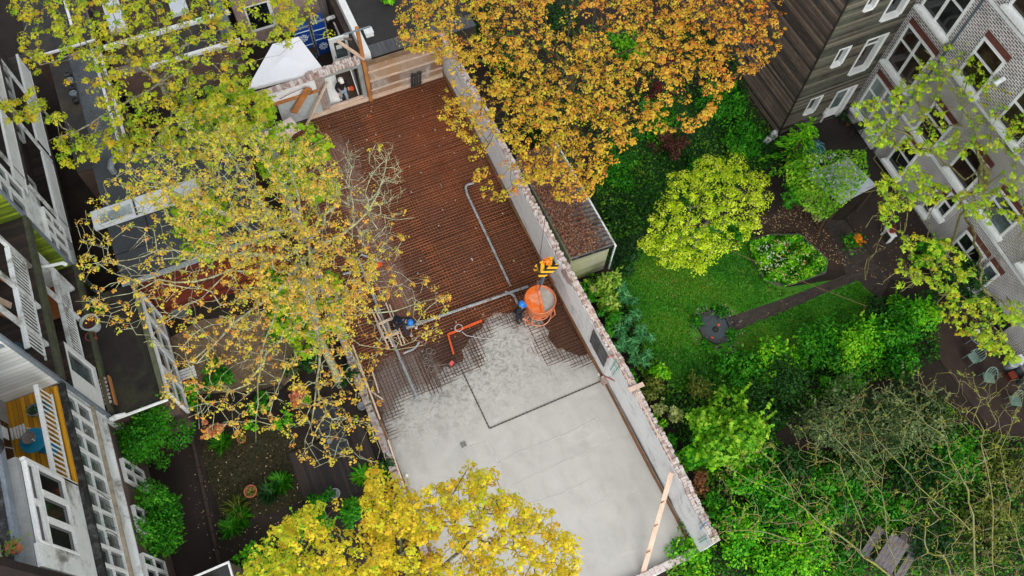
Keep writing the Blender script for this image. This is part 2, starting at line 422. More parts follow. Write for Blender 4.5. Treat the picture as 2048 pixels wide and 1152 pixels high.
# ---- steel reinforcement
m_rebar = mat('rusty_rebar', S(166, 96, 56), S(106, 62, 39), .9, .65, fine=30, bmp=0)
def rebar(ya, yb, m):
    mb = MB(); r = .0135
    def rod(a, b, z):
        n = 7; pts = []
        for i in range(n + 1):
            t = i / n; pts.append((a[0] + (b[0] - a[0]) * t + random.uniform(-.012, .012), a[1] + (b[1] - a[1]) * t + random.uniform(-.012, .012), z + random.uniform(-.008, .012)))
        mb.tube(pts, r * random.uniform(.85, 1.15), 4, 0, caps=False)
    x = .12
    while x < 9.42:
        cut = [ya] + [c for c in (18.2, 22.7) if ya < c < yb] + [yb]
        for a, b_ in zip(cut, cut[1:]): j = random.uniform(-.02, .02); rod((x + j, a - (.35 if a > ya else random.uniform(0, .15))), (x + j + random.uniform(-.03, .03), b_ + random.uniform(-.1, .05)), .062 + .012 * random.random())
        x += .15
    y = ya + .08
    while y < yb - .05:
        j = random.uniform(-.02, .02); rod((.08, y + j), (5.1, y + j + random.uniform(-.03, .03)), .086); rod((4.6, y + .02 + j), (9.44, y + j + random.uniform(-.03, .04)), .092); y += .15
    for c in (2.35, 4.7, 7.0):              # overlapping mats, doubled rods
        for k in range(4): xx = c + k * .15 + .06; rod((xx, max(ya, 10.6 + random.uniform(-.5, .5))), (xx, yb - .3), .1)
    for c in (13.0, 14.4, 18.0, 22.5):
        if ya < c < yb - .6:
            for k in range(4): yy = c + k * .15 + .07; rod((.3 + random.random(), yy), (9.3 - random.random() * .6, yy + random.uniform(-.04, .04)), .108)
    return mb.build('rebar_mesh', m, origin=(4.7, (ya + yb) / 2, .05))
tag(rebar(13.5, 27.1, m_rebar), 'rusty orange steel mesh covering the brown pit floor beyond the long pipe', 'rebar mesh')
tag(rebar(8.7, 13.5, mat('dark_rebar', S(112, 74, 54), S(64, 46, 38), 2.0, .7, fine=30, bmp=0)), 'darker steel mesh half drowned along the front of the fresh concrete', 'rebar mesh')

# ---- timber edging along the walls
m_edge = mat('muddy_edge_timber', S(140, 98, 62), S(86, 60, 42), 3, .85, fine=25, stretch=(1, .3, 1))
mb = MB()
for k in range(9):
    y0 = SY0 + .06 + k * 2.88; mb.box(9.38 + random.uniform(-.012, .012), y0, 0, 9.47, min(y0 + 2.86, 27.15), .22 + random.uniform(-.015, .015))
tag(mb.build('edge_timber', m_edge, origin=(9.42, 14, 0)), 'long brown timber edging strip at the foot of the white plastered wall', 'edging', 'timber edging strips round the pit')
mb = MB()
for k in range(6):
    y0 = 4.2 + k * 2.6; mb.box(-.02, y0, 0, .06, y0 + 2.58, .5 + random.uniform(-.03, .03))
tag(mb.build('edge_timber', m_edge, origin=(0, 12, 0)), 'orange brown timber edging board along the low broken wall', 'edging', 'timber edging strips round the pit')

# ---- right boundary wall: flaking white plaster inside, bare brick on top
def plaster(name='flaking_plaster'):
    m, nt, b = newmat(name); p = geo(nt)
    n1 = noise(nt, p, .6, 6, .65, .3); n2 = noise(nt, scaled(nt, p, (1, .45, 1.2)), 1.8, 7, .72, 1.0); n3 = noise(nt, p, 22, 4)
    col = ramp(nt, n1, [(.3, S(218, 218, 216)), (.7, S(238, 237, 235))])
    col = mix(nt, ramp(nt, n2, [(.56, (0, 0, 0)), (.62, (.8, .8, .8))]), col, S(178, 180, 180))
    col = mix(nt, ramp(nt, n2, [(.68, (0, 0, 0)), (.71, (.9, .9, .9))]), col, S(112, 96, 88))
    n4 = noise(nt, p, 1.1, 3, .5); col = mix(nt, ramp(nt, n4, [(.66, (0, 0, 0)), (.74, (.4, .4, .4))]), col, S(120, 168, 152))
    n5 = noise(nt, scaled(nt, p, (1, 1, .3)), 2.4, 5, .6); col = mix(nt, ramp(nt, n5, [(.6, (0, 0, 0)), (.75, (.35, .35, .35))]), col, S(150, 128, 118))
    col = mix(nt, .2, col, ramp(nt, n3, [(.3, S(120, 118, 118)), (.7, S(226, 225, 224))]))
    nt.links.new(col, b.inputs['Base Color']); b.inputs['Roughness'].default_value = .85; bump(nt, b, n2, .5, .03); return m
m_plaster = plaster()
m_oldbrick = mat('old_pink_brick', S(216, 204, 197), S(180, 162, 152), 5, .9, fine=26, dirt=S(216, 210, 204))
m_oldbrick2 = mat('old_dark_brick', S(182, 158, 148), S(138, 114, 104), 5, .9, fine=26, dirt=S(186, 178, 172))
def wall_x(y):                                # the old wall bulges a little
    return 9.5 + .05 * math.sin(y * .35) + (.04 if 3 < y < 9 else 0)
def right_wall():
    t = thing('garden_wall', 'tall white plastered wall with broken brick top along the right of the pit', 'wall', (9.6, 14, 0))
    mb = MB(); ys = np.arange(1.0, 28.0, .25); prev = None
    for y in ys:
        h = 2.42 + .05 * math.sin(y * 1.7) + random.uniform(-.03, .03)
        cur = [(wall_x(y), y, 0), (wall_x(y), y, h), (wall_x(y) + .3, y, h), (wall_x(y) + .3, y, 0)]
        if prev: mb.add(prev + cur, [(0, 4, 5, 1), (1, 5, 6, 2), (2, 6, 7, 3)])
        else: mb.poly(cur)
        prev = cur
    mb.poly(prev[::-1]); mb.build('wall_body', m_plaster, t)
    mb = MB(); y = 1.0
    while y < 27.7:
        n = 2
        for k in range(n):
            if random.random() < .12: continue
            h = random.uniform(.04, .1); a = random.uniform(-.12, .12); x = wall_x(y) + .05 + k * .15 + random.uniform(-.02, .03)
            mb.obox((x + .04, y + .05, 2.45 + h / 2 + .03 * math.sin(y * 1.7)), (.15, .1, h + .07), Matrix.Rotation(a, 3, 'Z') @ Matrix.Rotation(random.uniform(-.1, .1), 3, 'X'), 0 if random.random() < .7 else 1)
        y += .108
    mb.build('brick_top', [m_oldbrick, m_oldbrick2], t)
    # bare brick where the plaster has come away
    mb = MB()
    for (px, py, r_) in ((1135, 552, .3), (1128, 545, .2), (1143, 565, .2), (1192, 578, .1)):
        c = PX(px, py, 9.49); pts = []
        for i in range(11):
            a = 2 * math.pi * i / 11; k = r_ * random.uniform(.6, 1.15); pts.append((wall_x(c.y) - .012, c.y - k * math.cos(a), c.z + k * math.sin(a) * 1.3))
        mb.poly(pts)
    mb.build('bare_patch', m_oldbrick2, t)
    # walled up window with its frame
    mb = MB(); a, b_ = PX(1190, 655, 9.47), PX(1215, 712, 9.47); y1, y0 = a.y, b_.y; z0, z1 = 1.05, 2.2; x = wall_x((y0 + y1) / 2) - .012
    mb.box(x - .02, y0, z0, x, y1, z1); fr = mb.build('window_panel', mat('grey_boarded_pane', S(112, 112, 112), S(70, 70, 70), 4, .8), t)
    mb = MB()
    for yy in (y0, (y0 + y1) / 2, y1): mb.box(x - .05, yy - .035, z0 - .05, x - .018, yy + .035, z1 + .05)
    for zz in (z0, z1): mb.box(x - .047, y0 - .03, zz - .035, x - .019, y1 + .03, zz + .035)
    for k in range(5): yy = y0 + (y1 - y0) * (.56 + .08 * k); mb.box(x - .04, yy - .008, z0 + .1, x - .02, yy + .008, z1 - .1)
    mb.build('window_frame', mat('weathered_grey_frame', S(96, 92, 90), S(58, 54, 52), 5), fr)
    # sprayed scribbles on the plaster
    for nm, col, strokes in (('blue_scribble', S(96, 150, 176), [((1394, 1050), (1410, 1042)), ((1396, 1058), (1412, 1050)), ((1398, 1062), (1408, 1046))]),
                             ('green_scribble', S(58, 160, 136), [((1393, 1082), (1410, 1072)), ((1396, 1087), (1412, 1078)), ((1218, 742), (1230, 722)), ((1222, 752), (1234, 736))]),
                             ('red_scribble', S(196, 108, 100), [((1213, 716), (1224, 712)), ((1206, 752), (1226, 764)), ((1098, 548), (1110, 566))])):
        mb = MB()
        for p, q in strokes:
            a, b_ = PX(*p, 9.45), PX(*q, 9.45); a.x = wall_x(a.y) - .01; b_.x = wall_x(b_.y) - .01; mb.bar(a, b_, .012, .07, up=(0, 0, 1))
        mb.build(nm, plain(nm + '_paint', col, .7), t)
    return t
right_wall()
m_raw = mat('raw_pine', S(222, 198, 176), S(194, 164, 140), 3, .75, fine=30, stretch=(1, .4, 1))
m_raw2 = mat('orange_pine', S(188, 128, 72), S(140, 86, 44), 3, .75, fine=30, stretch=(1, .4, 1))
mb = MB()
for (a, b_) in (((1142, 553), (1200, 655)), ((1203, 660), (1262, 771)), ((1272, 785), (1346, 928))): mb.bar(P(*a, 2.56), P(*b_, 2.56), .05, .07)
tag(mb.build('timber_lath', m_raw, origin=P(1230, 715, 2.5)), 'thin pine lath laid along the inner top edge of the white wall', 'lath')
mb = MB(); mb.bar(P(1257, 781, 2.65), P(1287, 768, 2.65), .18, .05)
tag(mb.build('short_plank', m_raw, origin=P(1271, 775, 2.6)), 'short pine plank lying crosswise on top of the white wall', 'plank')
mb = MB(); mb.bar(P(1283, 1156, .16), P(1343, 945, 2.25), .19, .06)
for k in (.25, .5, .72): c = P(1283, 1156, .2) * (1 - k) + P(1343, 945, 2.29) * k; mb.bar(c + Vector((-.11, .0, .012)), c + Vector((.11, .02, .012)), .03, .02, 1)
tag(mb.build('timber_prop', [m_raw, m_rebar], origin=P(1283, 1156, .1)), 'long pale pine prop leaning diagonally against the white wall at the bottom', 'prop')
# ---- low wall at the near end
mb = MB(); mb.box(0, .95, 0, 9.45, 1.26, .3); x = 0
while x < 9.9: mb.obox((x + .1, 1.1 + random.uniform(-.03, .03), .33), (.2, .26 + random.uniform(-.05, .03), .08), Matrix.Rotation(random.uniform(-.07, .07), 3, 'Z'), 1); x += .212
tag(mb.build('low_wall', [m_plaster, m_oldbrick], origin=(5, 1.1, 0)), 'low brick wall closing the near end of the concrete slab', 'wall', None)
# ---- left wall, knocked down low
mb = MB(); y = 1.2
while y < 27:
    h = .42 + .08 * math.sin(y * .9) + random.uniform(-.04, .04); mb.box(-.34, y, 0, -.025, y + .5, h); y += .5
y = 1.2
while y < 26.9:
    if random.random() < .9:
        h = .46 + .08 * math.sin(y * .9)
        for k in (0, 1): mb.obox((-.27 + k * .14 + random.uniform(-.02, .02), y + .05, h), (.14, .1, .09 + random.uniform(0, .08)), Matrix.Rotation(random.uniform(-.15, .15), 3, 'Z'), 1 if k == 0 else random.choice((1, 2, 2)))
    y += .11
tag(mb.build('demolished_wall', [m_oldbrick2, m_oldbrick2, mat('pale_mortar', S(188, 186, 182), S(128, 120, 114), 3, .9)], origin=(-.17, 14, 0)), 'low broken brick wall along the left side of the pit', 'wall')
mb = MB(); mb.bar(P(760, 838, .62), P(705, 690, .62), .07, .05); mb.bar(P(812, 985, .6), P(776, 880, .6), .07, .05)
tag(mb.build('timber_lath', m_raw, origin=P(760, 838, .6)), 'pine lath lying on the low broken wall left of the slab', 'lath')

# ---- drain pipes lying on the mesh
m_pipe = mat('grey_ribbed_pipe', S(166, 170, 172), S(132, 136, 138), 5, .5, fine=20, bmp=0, dirt=S(120, 96, 76))
def corrugated(mb, pts, r):
    pts = [Vector(p) for p in pts]; out = []; rs = []; k = 0
    for a, b_ in zip(pts, pts[1:]):
        n = max(1, int((b_ - a).length / .045))
        for i in range(n): out.append(a + (b_ - a) * i / n); rs.append(r if k % 2 else r * .84); k += 1
    out.append(pts[-1]); rs.append(r); mb.tube(out, rs, 10)
def arc(a, c, b_, n=7):
    a, b_, c = Vector(a), Vector(b_), Vector(c); return [a * (1 - t) ** 2 + c * 2 * t * (1 - t) + b_ * t * t for t in (i / n for i in range(n + 1))]
def pipe(px, r, label, z=.18, bend=None):
    mb = MB(); pts = [P(x, y, z) for x, y in px]
    if bend is not None:
        i = bend; pts = pts[:i] + arc(pts[i] + (pts[i - 1] - pts[i]).normalized() * min(.22, (pts[i - 1] - pts[i]).length), pts[i], pts[i] + (pts[i + 1] - pts[i]).normalized() * min(.22, (pts[i + 1] - pts[i]).length)) + pts[i + 1:]
    corrugated(mb, pts, r)
    return tag(mb.build('drain_pipe', m_pipe, origin=pts[0], smooth=False), label, 'pipe', 'grey drain pipes on the mesh')
pipe([(948, 366), (930, 370), (934, 388), (1021, 572)], .064, 'long grey ribbed pipe with a hooked end running up the pit beside the white wall', bend=1)
pipe([(806, 658), (925, 617), (1056, 573)], .072, 'grey ribbed pipe crossing the pit from the crouching worker to the orange bucket')
pipe([(1010, 584), (1027, 588), (1034, 606)], .062, 'short bent grey pipe ending behind the standing worker', bend=1)
pipe([(716, 517), (742, 580), (766, 640), (798, 712), (834, 796)], .07, 'grey pipe running under the timber frame into the fresh concrete')
pipe([(722, 509), (764, 523)], .055, 'short straight grey pipe end near the pale floor strip', .2)
pipe([(806, 707), (832, 696), (838, 684)], .05, 'thin grey pipe stub beside the light cable coils', .2, 1)
pipe([(686, 548), (702, 545)], .06, 'very short grey pipe stub poking out of the mesh under the tree', .2)

# ---- orange edge strip, dark joints
m_orange = plain('orange_plastic', S(228, 92, 36), .55)
mb = MB(); a, b_, c = P(896, 669, .2), P(964, 641, .2), P(907, 708, .2)
n = 12
for p, q in ((a, b_), (a, c)):
    for i in range(n): mb.bar(p + (q - p) * (i / n), p + (q - p) * ((i + .9) / n), .075, .12)
tag(mb.build('corner_strip', m_orange, origin=a), 'bright orange plastic edging strip in an L shape at the concrete front', 'edging')
mb = MB()
m_joint = mat('dark_joint_strip', S(92, 84, 76), S(58, 50, 44), 6, .8)
for p, q in (((907, 705), (979, 857)), ((979, 857), (1203, 762))):
    p, q = P(*p, ZC + .02), P(*q, ZC + .02); n = int((q - p).length / .16)
    mb.bar(p, q, .035, .03)
    for i in range(n): cc = p + (q - p) * (i + .5) / n; s_ = Vector((-(q - p).y, (q - p).x, 0)).normalized() * .035; mb.bar(cc - s_, cc + s_, .025, .035)
tag(mb.build('joint_strip', m_joint, origin=P(979, 857, .1)), 'dark steel joint strip set into the concrete slab in an L', 'joint strip')
mb = MB(); mb.obox(P(1208, 763, .22), (.24, .26, .28), Matrix.Rotation(.1, 3, 'Z')); mb.obox(P(1209, 758, .3), (.12, .3, .1), Matrix.Rotation(.4, 3, 'Z'), 1)
tag(mb.build('rubble_block', [m_oldbrick2, m_oldbrick], origin=P(1208, 763, .08)), 'broken brick lump beside the white wall at the end of the joint', 'rubble')
for (px, py), lab in (((1198, 749), 'white plastic pipe cap in the concrete near the white wall'), ((813, 951), 'white plastic pipe cap in the concrete by the low left wall')):
    mb = MB(); c = P(px, py, .1); mb.lathe([(.07, 0), (.075, .05), (.06, .08), (0, .085)], c, 14); tag(mb.build('drain_plug', plain('white_plastic', S(226, 224, 214)), origin=c), lab, 'pipe cap', 'white pipe caps')
mb = MB(); c = P(927, 889, ZC + .03)
for dx in (-.06, .06):
    for dy in (-.06, .06): mb.torus(c + Vector((dx, dy, 0)), .045, .014, 12, 5)
tag(mb.build('pipe_cluster', plain('grey_conduit', S(112, 112, 110)), origin=c), 'cluster of four small conduit ends cast in the slab', 'conduit')

# ---- timber frame on the mesh
t = thing('timber_trestle', 'rough pine frame of rails and cross pieces lying on the mesh', 'timber frame', P(775, 660, .1))
for (a, b_, dz) in (((744, 621), (778, 697), .24), ((750, 618), (786, 693), .28)):
    mb = MB(); mb.bar(P(*a, dz), P(*b_, dz), .07, .1); mb.build('rail', m_raw, t)
for (a, b_, dz) in (((772, 606), (803, 690), .24), ((779, 610), (809, 686), .28)):
    mb = MB(); mb.bar(P(*a, dz), P(*b_, dz), .06, .1); mb.build('rail', m_raw, t)
for a, b_ in (((758, 648), (786, 636)), ((770, 676), (798, 664))):
    mb = MB(); mb.bar(P(*a, .37), P(*b_, .37), .1, .06); mb.build('cross_piece', m_raw, t)
mb = MB(); mb.bar(P(774, 643, .34), P(783, 672, .34), .1, .09); mb.build('grey_post', mat('weathered_post', S(176, 170, 164), S(130, 122, 116), 4), t)
mb = MB(); mb.bar(P(754, 648, .2), P(768, 680, .2), .1, .1); mb.build('grey_post', bpy.data.materials['weathered_post'], t)
for a, b_, lab in (((743, 738), (758, 786), 'thin pale lath lying on the mesh near the low wall'), ((738, 780), (766, 799), 'split pale lath pointing at the concrete edge')):
    mb = MB(); mb.bar(P(*a, .2), P(*b_, .16), .06, .04); tag(mb.build('broken_lath', m_raw, origin=P(*a, .15)), lab, 'lath', 'broken laths')
# ---- coils of cable and hose
m_cable = plain('grey_cable', S(128, 120, 110)); m_hose = plain('white_hose', S(190, 188, 184))
mb = MB(); c = P(917, 656, .32); mb.torus(c, .17, .014, 26, 5); mb.torus(c + Vector((.02, -.01, .03)), .16, .014, 26, 5)
mb.tube([P(924, 664, .3), P(933, 671, .2), P(960, 676, .13), P(1000, 679, .13), P(1030, 686, .125)], .014, 5)
tag(mb.build('hose_coil', m_hose, origin=c), 'looped pale hose with its tail trailing over the wet concrete', 'hose')
mb = MB()
for (px, py, r_) in ((858, 702, .13), (866, 704, .11), (853, 722, .12), (856, 726, .14), (862, 738, .15), (850, 712, .1)): mb.torus(P(px, py, .16 + random.random() * .04), r_, .012, 22, 5, mat3=Matrix.Rotation(random.uniform(-.3, .3), 3, 'X'))
mb.tube([P(864, 742, .16), P(872, 730, .16), P(886, 730, .16), P(898, 726, .16)], .012, 5)
tag(mb.build('cable_coil', m_cable, origin=P(858, 716, .15)), 'tangled coils of light cable on the mesh', 'cable')
mb = MB(); c = P(903, 727, .2); mb.obox(c, (.2, .14, .12), Matrix.Rotation(.5, 3, 'Z')); mb.obox(c + Vector((-.14, .03, -.03)), (.14, .1, .1), Matrix.Rotation(-.3, 3, 'Z'), 1); mb.tube([c + Vector((.05, -.05, .05)), c + Vector((.2, -.12, .03))], .02, 5, 1)
tag(mb.build('vibrator_motor', [plain('red_plastic', S(214, 92, 82)), plain('dark_plastic', S(62, 56, 54))], origin=c), 'small red power tool at the end of the light cable', 'power tool')
mb = MB(); c = P(757, 530, .18); mb.obox(c, (.3, .16, .1), Matrix.Rotation(.3, 3, 'Z')); mb.lathe([(.05, 0), (.05, .12)], c + Vector((.1, .05, .02)), 8, close=True)
tag(mb.build('pipe_fitting', m_orange, origin=c), 'orange pipe fitting on the mesh beside the short pipe', 'fitting')
# ---- small litter on the mesh
mb = MB()
for k in range(150):
    x, y = random.uniform(.6, 9.0), random.uniform(13.2, 26.8); r_ = random.uniform(.015, .045)
    mb.obox((x, y, .1), (r_ * 2, r_ * 1.4, r_), Matrix.Rotation(random.uniform(0, 3), 3, 'Z'), random.choice((0, 0, 0, 0, 0, 0, 1, 1, 1, 2)))
o = mb.build('spacer_litter', [m_oldbrick2, plain('pale_chip', S(150, 140, 128)), m_orange]); tag(o, 'scattered chips and spacers lying among the rusty mesh', 'litter', None, 'stuff')

# ================================================================ CONCRETE BUCKET, HOOK AND CABLES
BK = Vector((8.15, 12.85, .0))
m_obk = mat('scuffed_orange_paint', S(218, 124, 76), S(186, 96, 58), 3, .5, fine=16, bmp=.1, dirt=S(214, 168, 140))
m_obk2 = mat('fresh_orange_lid', S(234, 116, 34), S(206, 92, 32), 2.5, .45, fine=14, bmp=.05, dirt=S(222, 150, 116))
t = thing('concrete_bucket', 'orange crane bucket full of wet concrete beside the standing worker', 'concrete bucket', BK)
zt = 1.7; rt = .67
mb = MB(); mb.lathe([(.2, .5), (.26, .52), (rt, 1.2), (rt, zt), (rt + .025, zt + .015), (rt - .02, zt + .02), (rt - .03, zt - .2)], BK, 32); mb.build('bucket_shell', m_obk, t, smooth=True)
mb = MB(); mb.lathe([(rt - .02, zt - .13), (rt * .5, zt - .1), (0, zt - .09)], BK, 32); mb.build('concrete_fill', mat('bucket_concrete', S(182, 178, 170), S(150, 146, 138), 4, .6), t, smooth=True)
dv = Vector((math.cos(R(76)), math.sin(R(76)), 0)); sv = Vector((-dv.y, dv.x, 0))      # the lid covers the half on the -x side
mb = MB(); pts = [BK + Vector((0, 0, zt + .04)) + dv * rt * math.cos(a) + sv * rt * math.sin(a) for a in (math.pi * i / 16 for i in range(17))]
ridge = [BK + Vector((0, 0, zt + .12)) + dv * rt * k for k in (1, -1)]
mb.poly([ridge[0]] + pts[1:-1] + [ridge[1]])
mb.add([p for p in pts] + [p - Vector((0, 0, .06)) for p in pts], [(i, i + 17, i + 18, i + 1) for i in range(16)])
mb.bar(ridge[0], ridge[1], .1, .06); mb.build('half_lid', m_obk2, t)
mb = MB()
for k in range(4):
    a = R(40 + 90 * k); d = Vector((math.cos(a), math.sin(a), 0)); mb.tube([BK + d * (rt + .01) + Vector((0, 0, 1.35)), BK + d * (rt + .1) + Vector((0, 0, .9)), BK + d * .6 + Vector((0, 0, .32)), BK + d * .56 + Vector((0, 0, .14))], .03, 7)
mb.torus(BK + Vector((0, 0, .16)), .57, .03, 28, 6); mb.torus(BK + Vector((0, 0, .62)), .5, .022, 28, 6); mb.build('leg_frame', m_obk, t)
mb = MB(); mb.lathe([(.22, .5), (.24, .36), (.3, .3), (.3, .24), (.18, .22)], BK, 20); mb.build('discharge_gate', m_obk2, t)
mb = MB(); mb.tube([BK + Vector((-.72, .1, 1.3)), BK + Vector((-.9, .16, 1.25)), BK + Vector((-.92, .1, 1.0)), BK + Vector((-.85, 0, .9))], .025, 6)
mb.tube([BK + Vector((-.66, -.3, 1.1)), BK + Vector((-.88, -.42, 1.0)), BK + Vector((-.82, -.5, .8)), BK + Vector((-.6, -.5, .7))], .025, 6); mb.build('side_handles', m_obk, t)
m_steel = plain('dull_steel', S(120, 112, 104), .45, .6)
HK = BK + Vector((.25, .3, 3.9))
mb = MB(); a = ridge[0] + Vector((0, 0, .02))
apex = HK + Vector((0, 0, -.42))
for q in (a, BK + dv * rt * .55 + sv * .0 + Vector((0, 0, zt + .14))): mb.bar(q, apex, .035, .035)
mb.bar(ridge[0], ridge[0] + Vector((0, 0, .3)), .09, .09)
mb.build('lifting_bail', m_steel, t)
mb = MB(); q = BK + dv * rt * 1.0 + Vector((.12, -.05, zt)); mb.tube([q, q + Vector((.45, .5, .1))], .035, 6); mb.tube([q + Vector((.05, -.04, 0)), q + Vector((.5, .46, .1))], .02, 6)
mb.build('guide_bar', plain('blue_bar', S(70, 120, 150), .4), t)
t = thing('hook_block', 'yellow and black striped crane hook block hanging above the bucket', 'crane hook', HK)
def stripes():
    m, nt, b = newmat('hazard_stripes'); tc = node(nt, 'ShaderNodeTexCoord')
    sep = node(nt, 'ShaderNodeSeparateXYZ'); nt.links.new(tc.outputs['Object'], sep.inputs[0])
    s_ = math_(nt, 'ADD', math_(nt, 'ADD', sep.outputs[0], math_(nt, 'MULTIPLY', sep.outputs[1], -.55)), sep.outputs[2])
    f = math_(nt, 'GREATER_THAN', math_(nt, 'FRACT', math_(nt, 'MULTIPLY', s_, 2.9)), .5)
    nt.links.new(mix(nt, f, S(238, 178, 28), S(24, 22, 20)), b.inputs['Base Color']); b.inputs['Roughness'].default_value = .45; return m
hd = Vector((1.0, .12, 0)).normalized(); hn = Vector((-hd.y, hd.x, 0))
mb = MB(); prof = []
for i in range(24):
    a = 2 * math.pi * i / 24; prof.append((.48 * math.copysign(abs(math.cos(a)) ** .7, math.cos(a)), .33 * math.copysign(abs(math.sin(a)) ** .8, math.sin(a))))
for side in (-.2, .17):
    vs = [HK + hd * u + Vector((0, 0, v)) + hn * side for u, v in prof] + [HK + hd * u + Vector((0, 0, v)) + hn * (side + .04) for u, v in prof]
    mb.add(vs, [tuple(range(24)), tuple(range(47, 23, -1))] + [(i, 24 + i, 24 + (i + 1) % 24, (i + 1) % 24) for i in range(24)])
mb.obox(HK + Vector((0, 0, .16)), (.74, .36, .2), Matrix((hd, hn, Vector((0, 0, 1)))).transposed())
mb.build('cheek_plate', stripes(), t)
mb = MB(); mh = Matrix((hd, Vector((0, 0, 1)), hn)).transposed()
for du in (-.2, .2): mb.lathe([(.17, -.1), (.19, -.06), (.15, 0), (.19, .06), (.17, .1)], HK + hd * du, 20, mat3=mh, close=True)
mb.build('sheave', m_steel, t)
mb = MB(); mb.lathe([(.08, .1), (.11, .2), (.1, .32), (.05, .36)], HK + hd * .08 + Vector((0, .1, .04)), 12, close=True)
for k in range(6): a = k * 1.05; mb.obox(HK + hd * .08 + Vector((.13 * math.cos(a), .1 + .13 * math.sin(a), .3)), (.09, .09, .1), Matrix.Rotation(a, 3, 'Z'))
mb.build('swivel', plain('amber_paint', S(236, 128, 30), .45), t)
mb = MB(); mb.tube([HK + Vector((0, 0, -.15)), HK + Vector((0, 0, -.3)), HK + hd * .1 + Vector((0, 0, -.4)), HK + Vector((0, 0, -.5)), HK - hd * .1 + Vector((0, 0, -.42))], .035, 7); mb.build('hook', m_obk, t)
for du, lab in ((-.38, 'left steel hoisting cable running up from the striped hook block'), (.38, 'right steel hoisting cable running up from the striped hook block')):
    mb = MB(); q = HK + hd * du; mb.tube([q, q + Vector((.0, .0, 60))], .011, 5); tag(mb.build('hoist_cable', plain('dark_cable', S(60, 54, 50)), origin=q), lab, 'cable', 'crane hoisting cables')
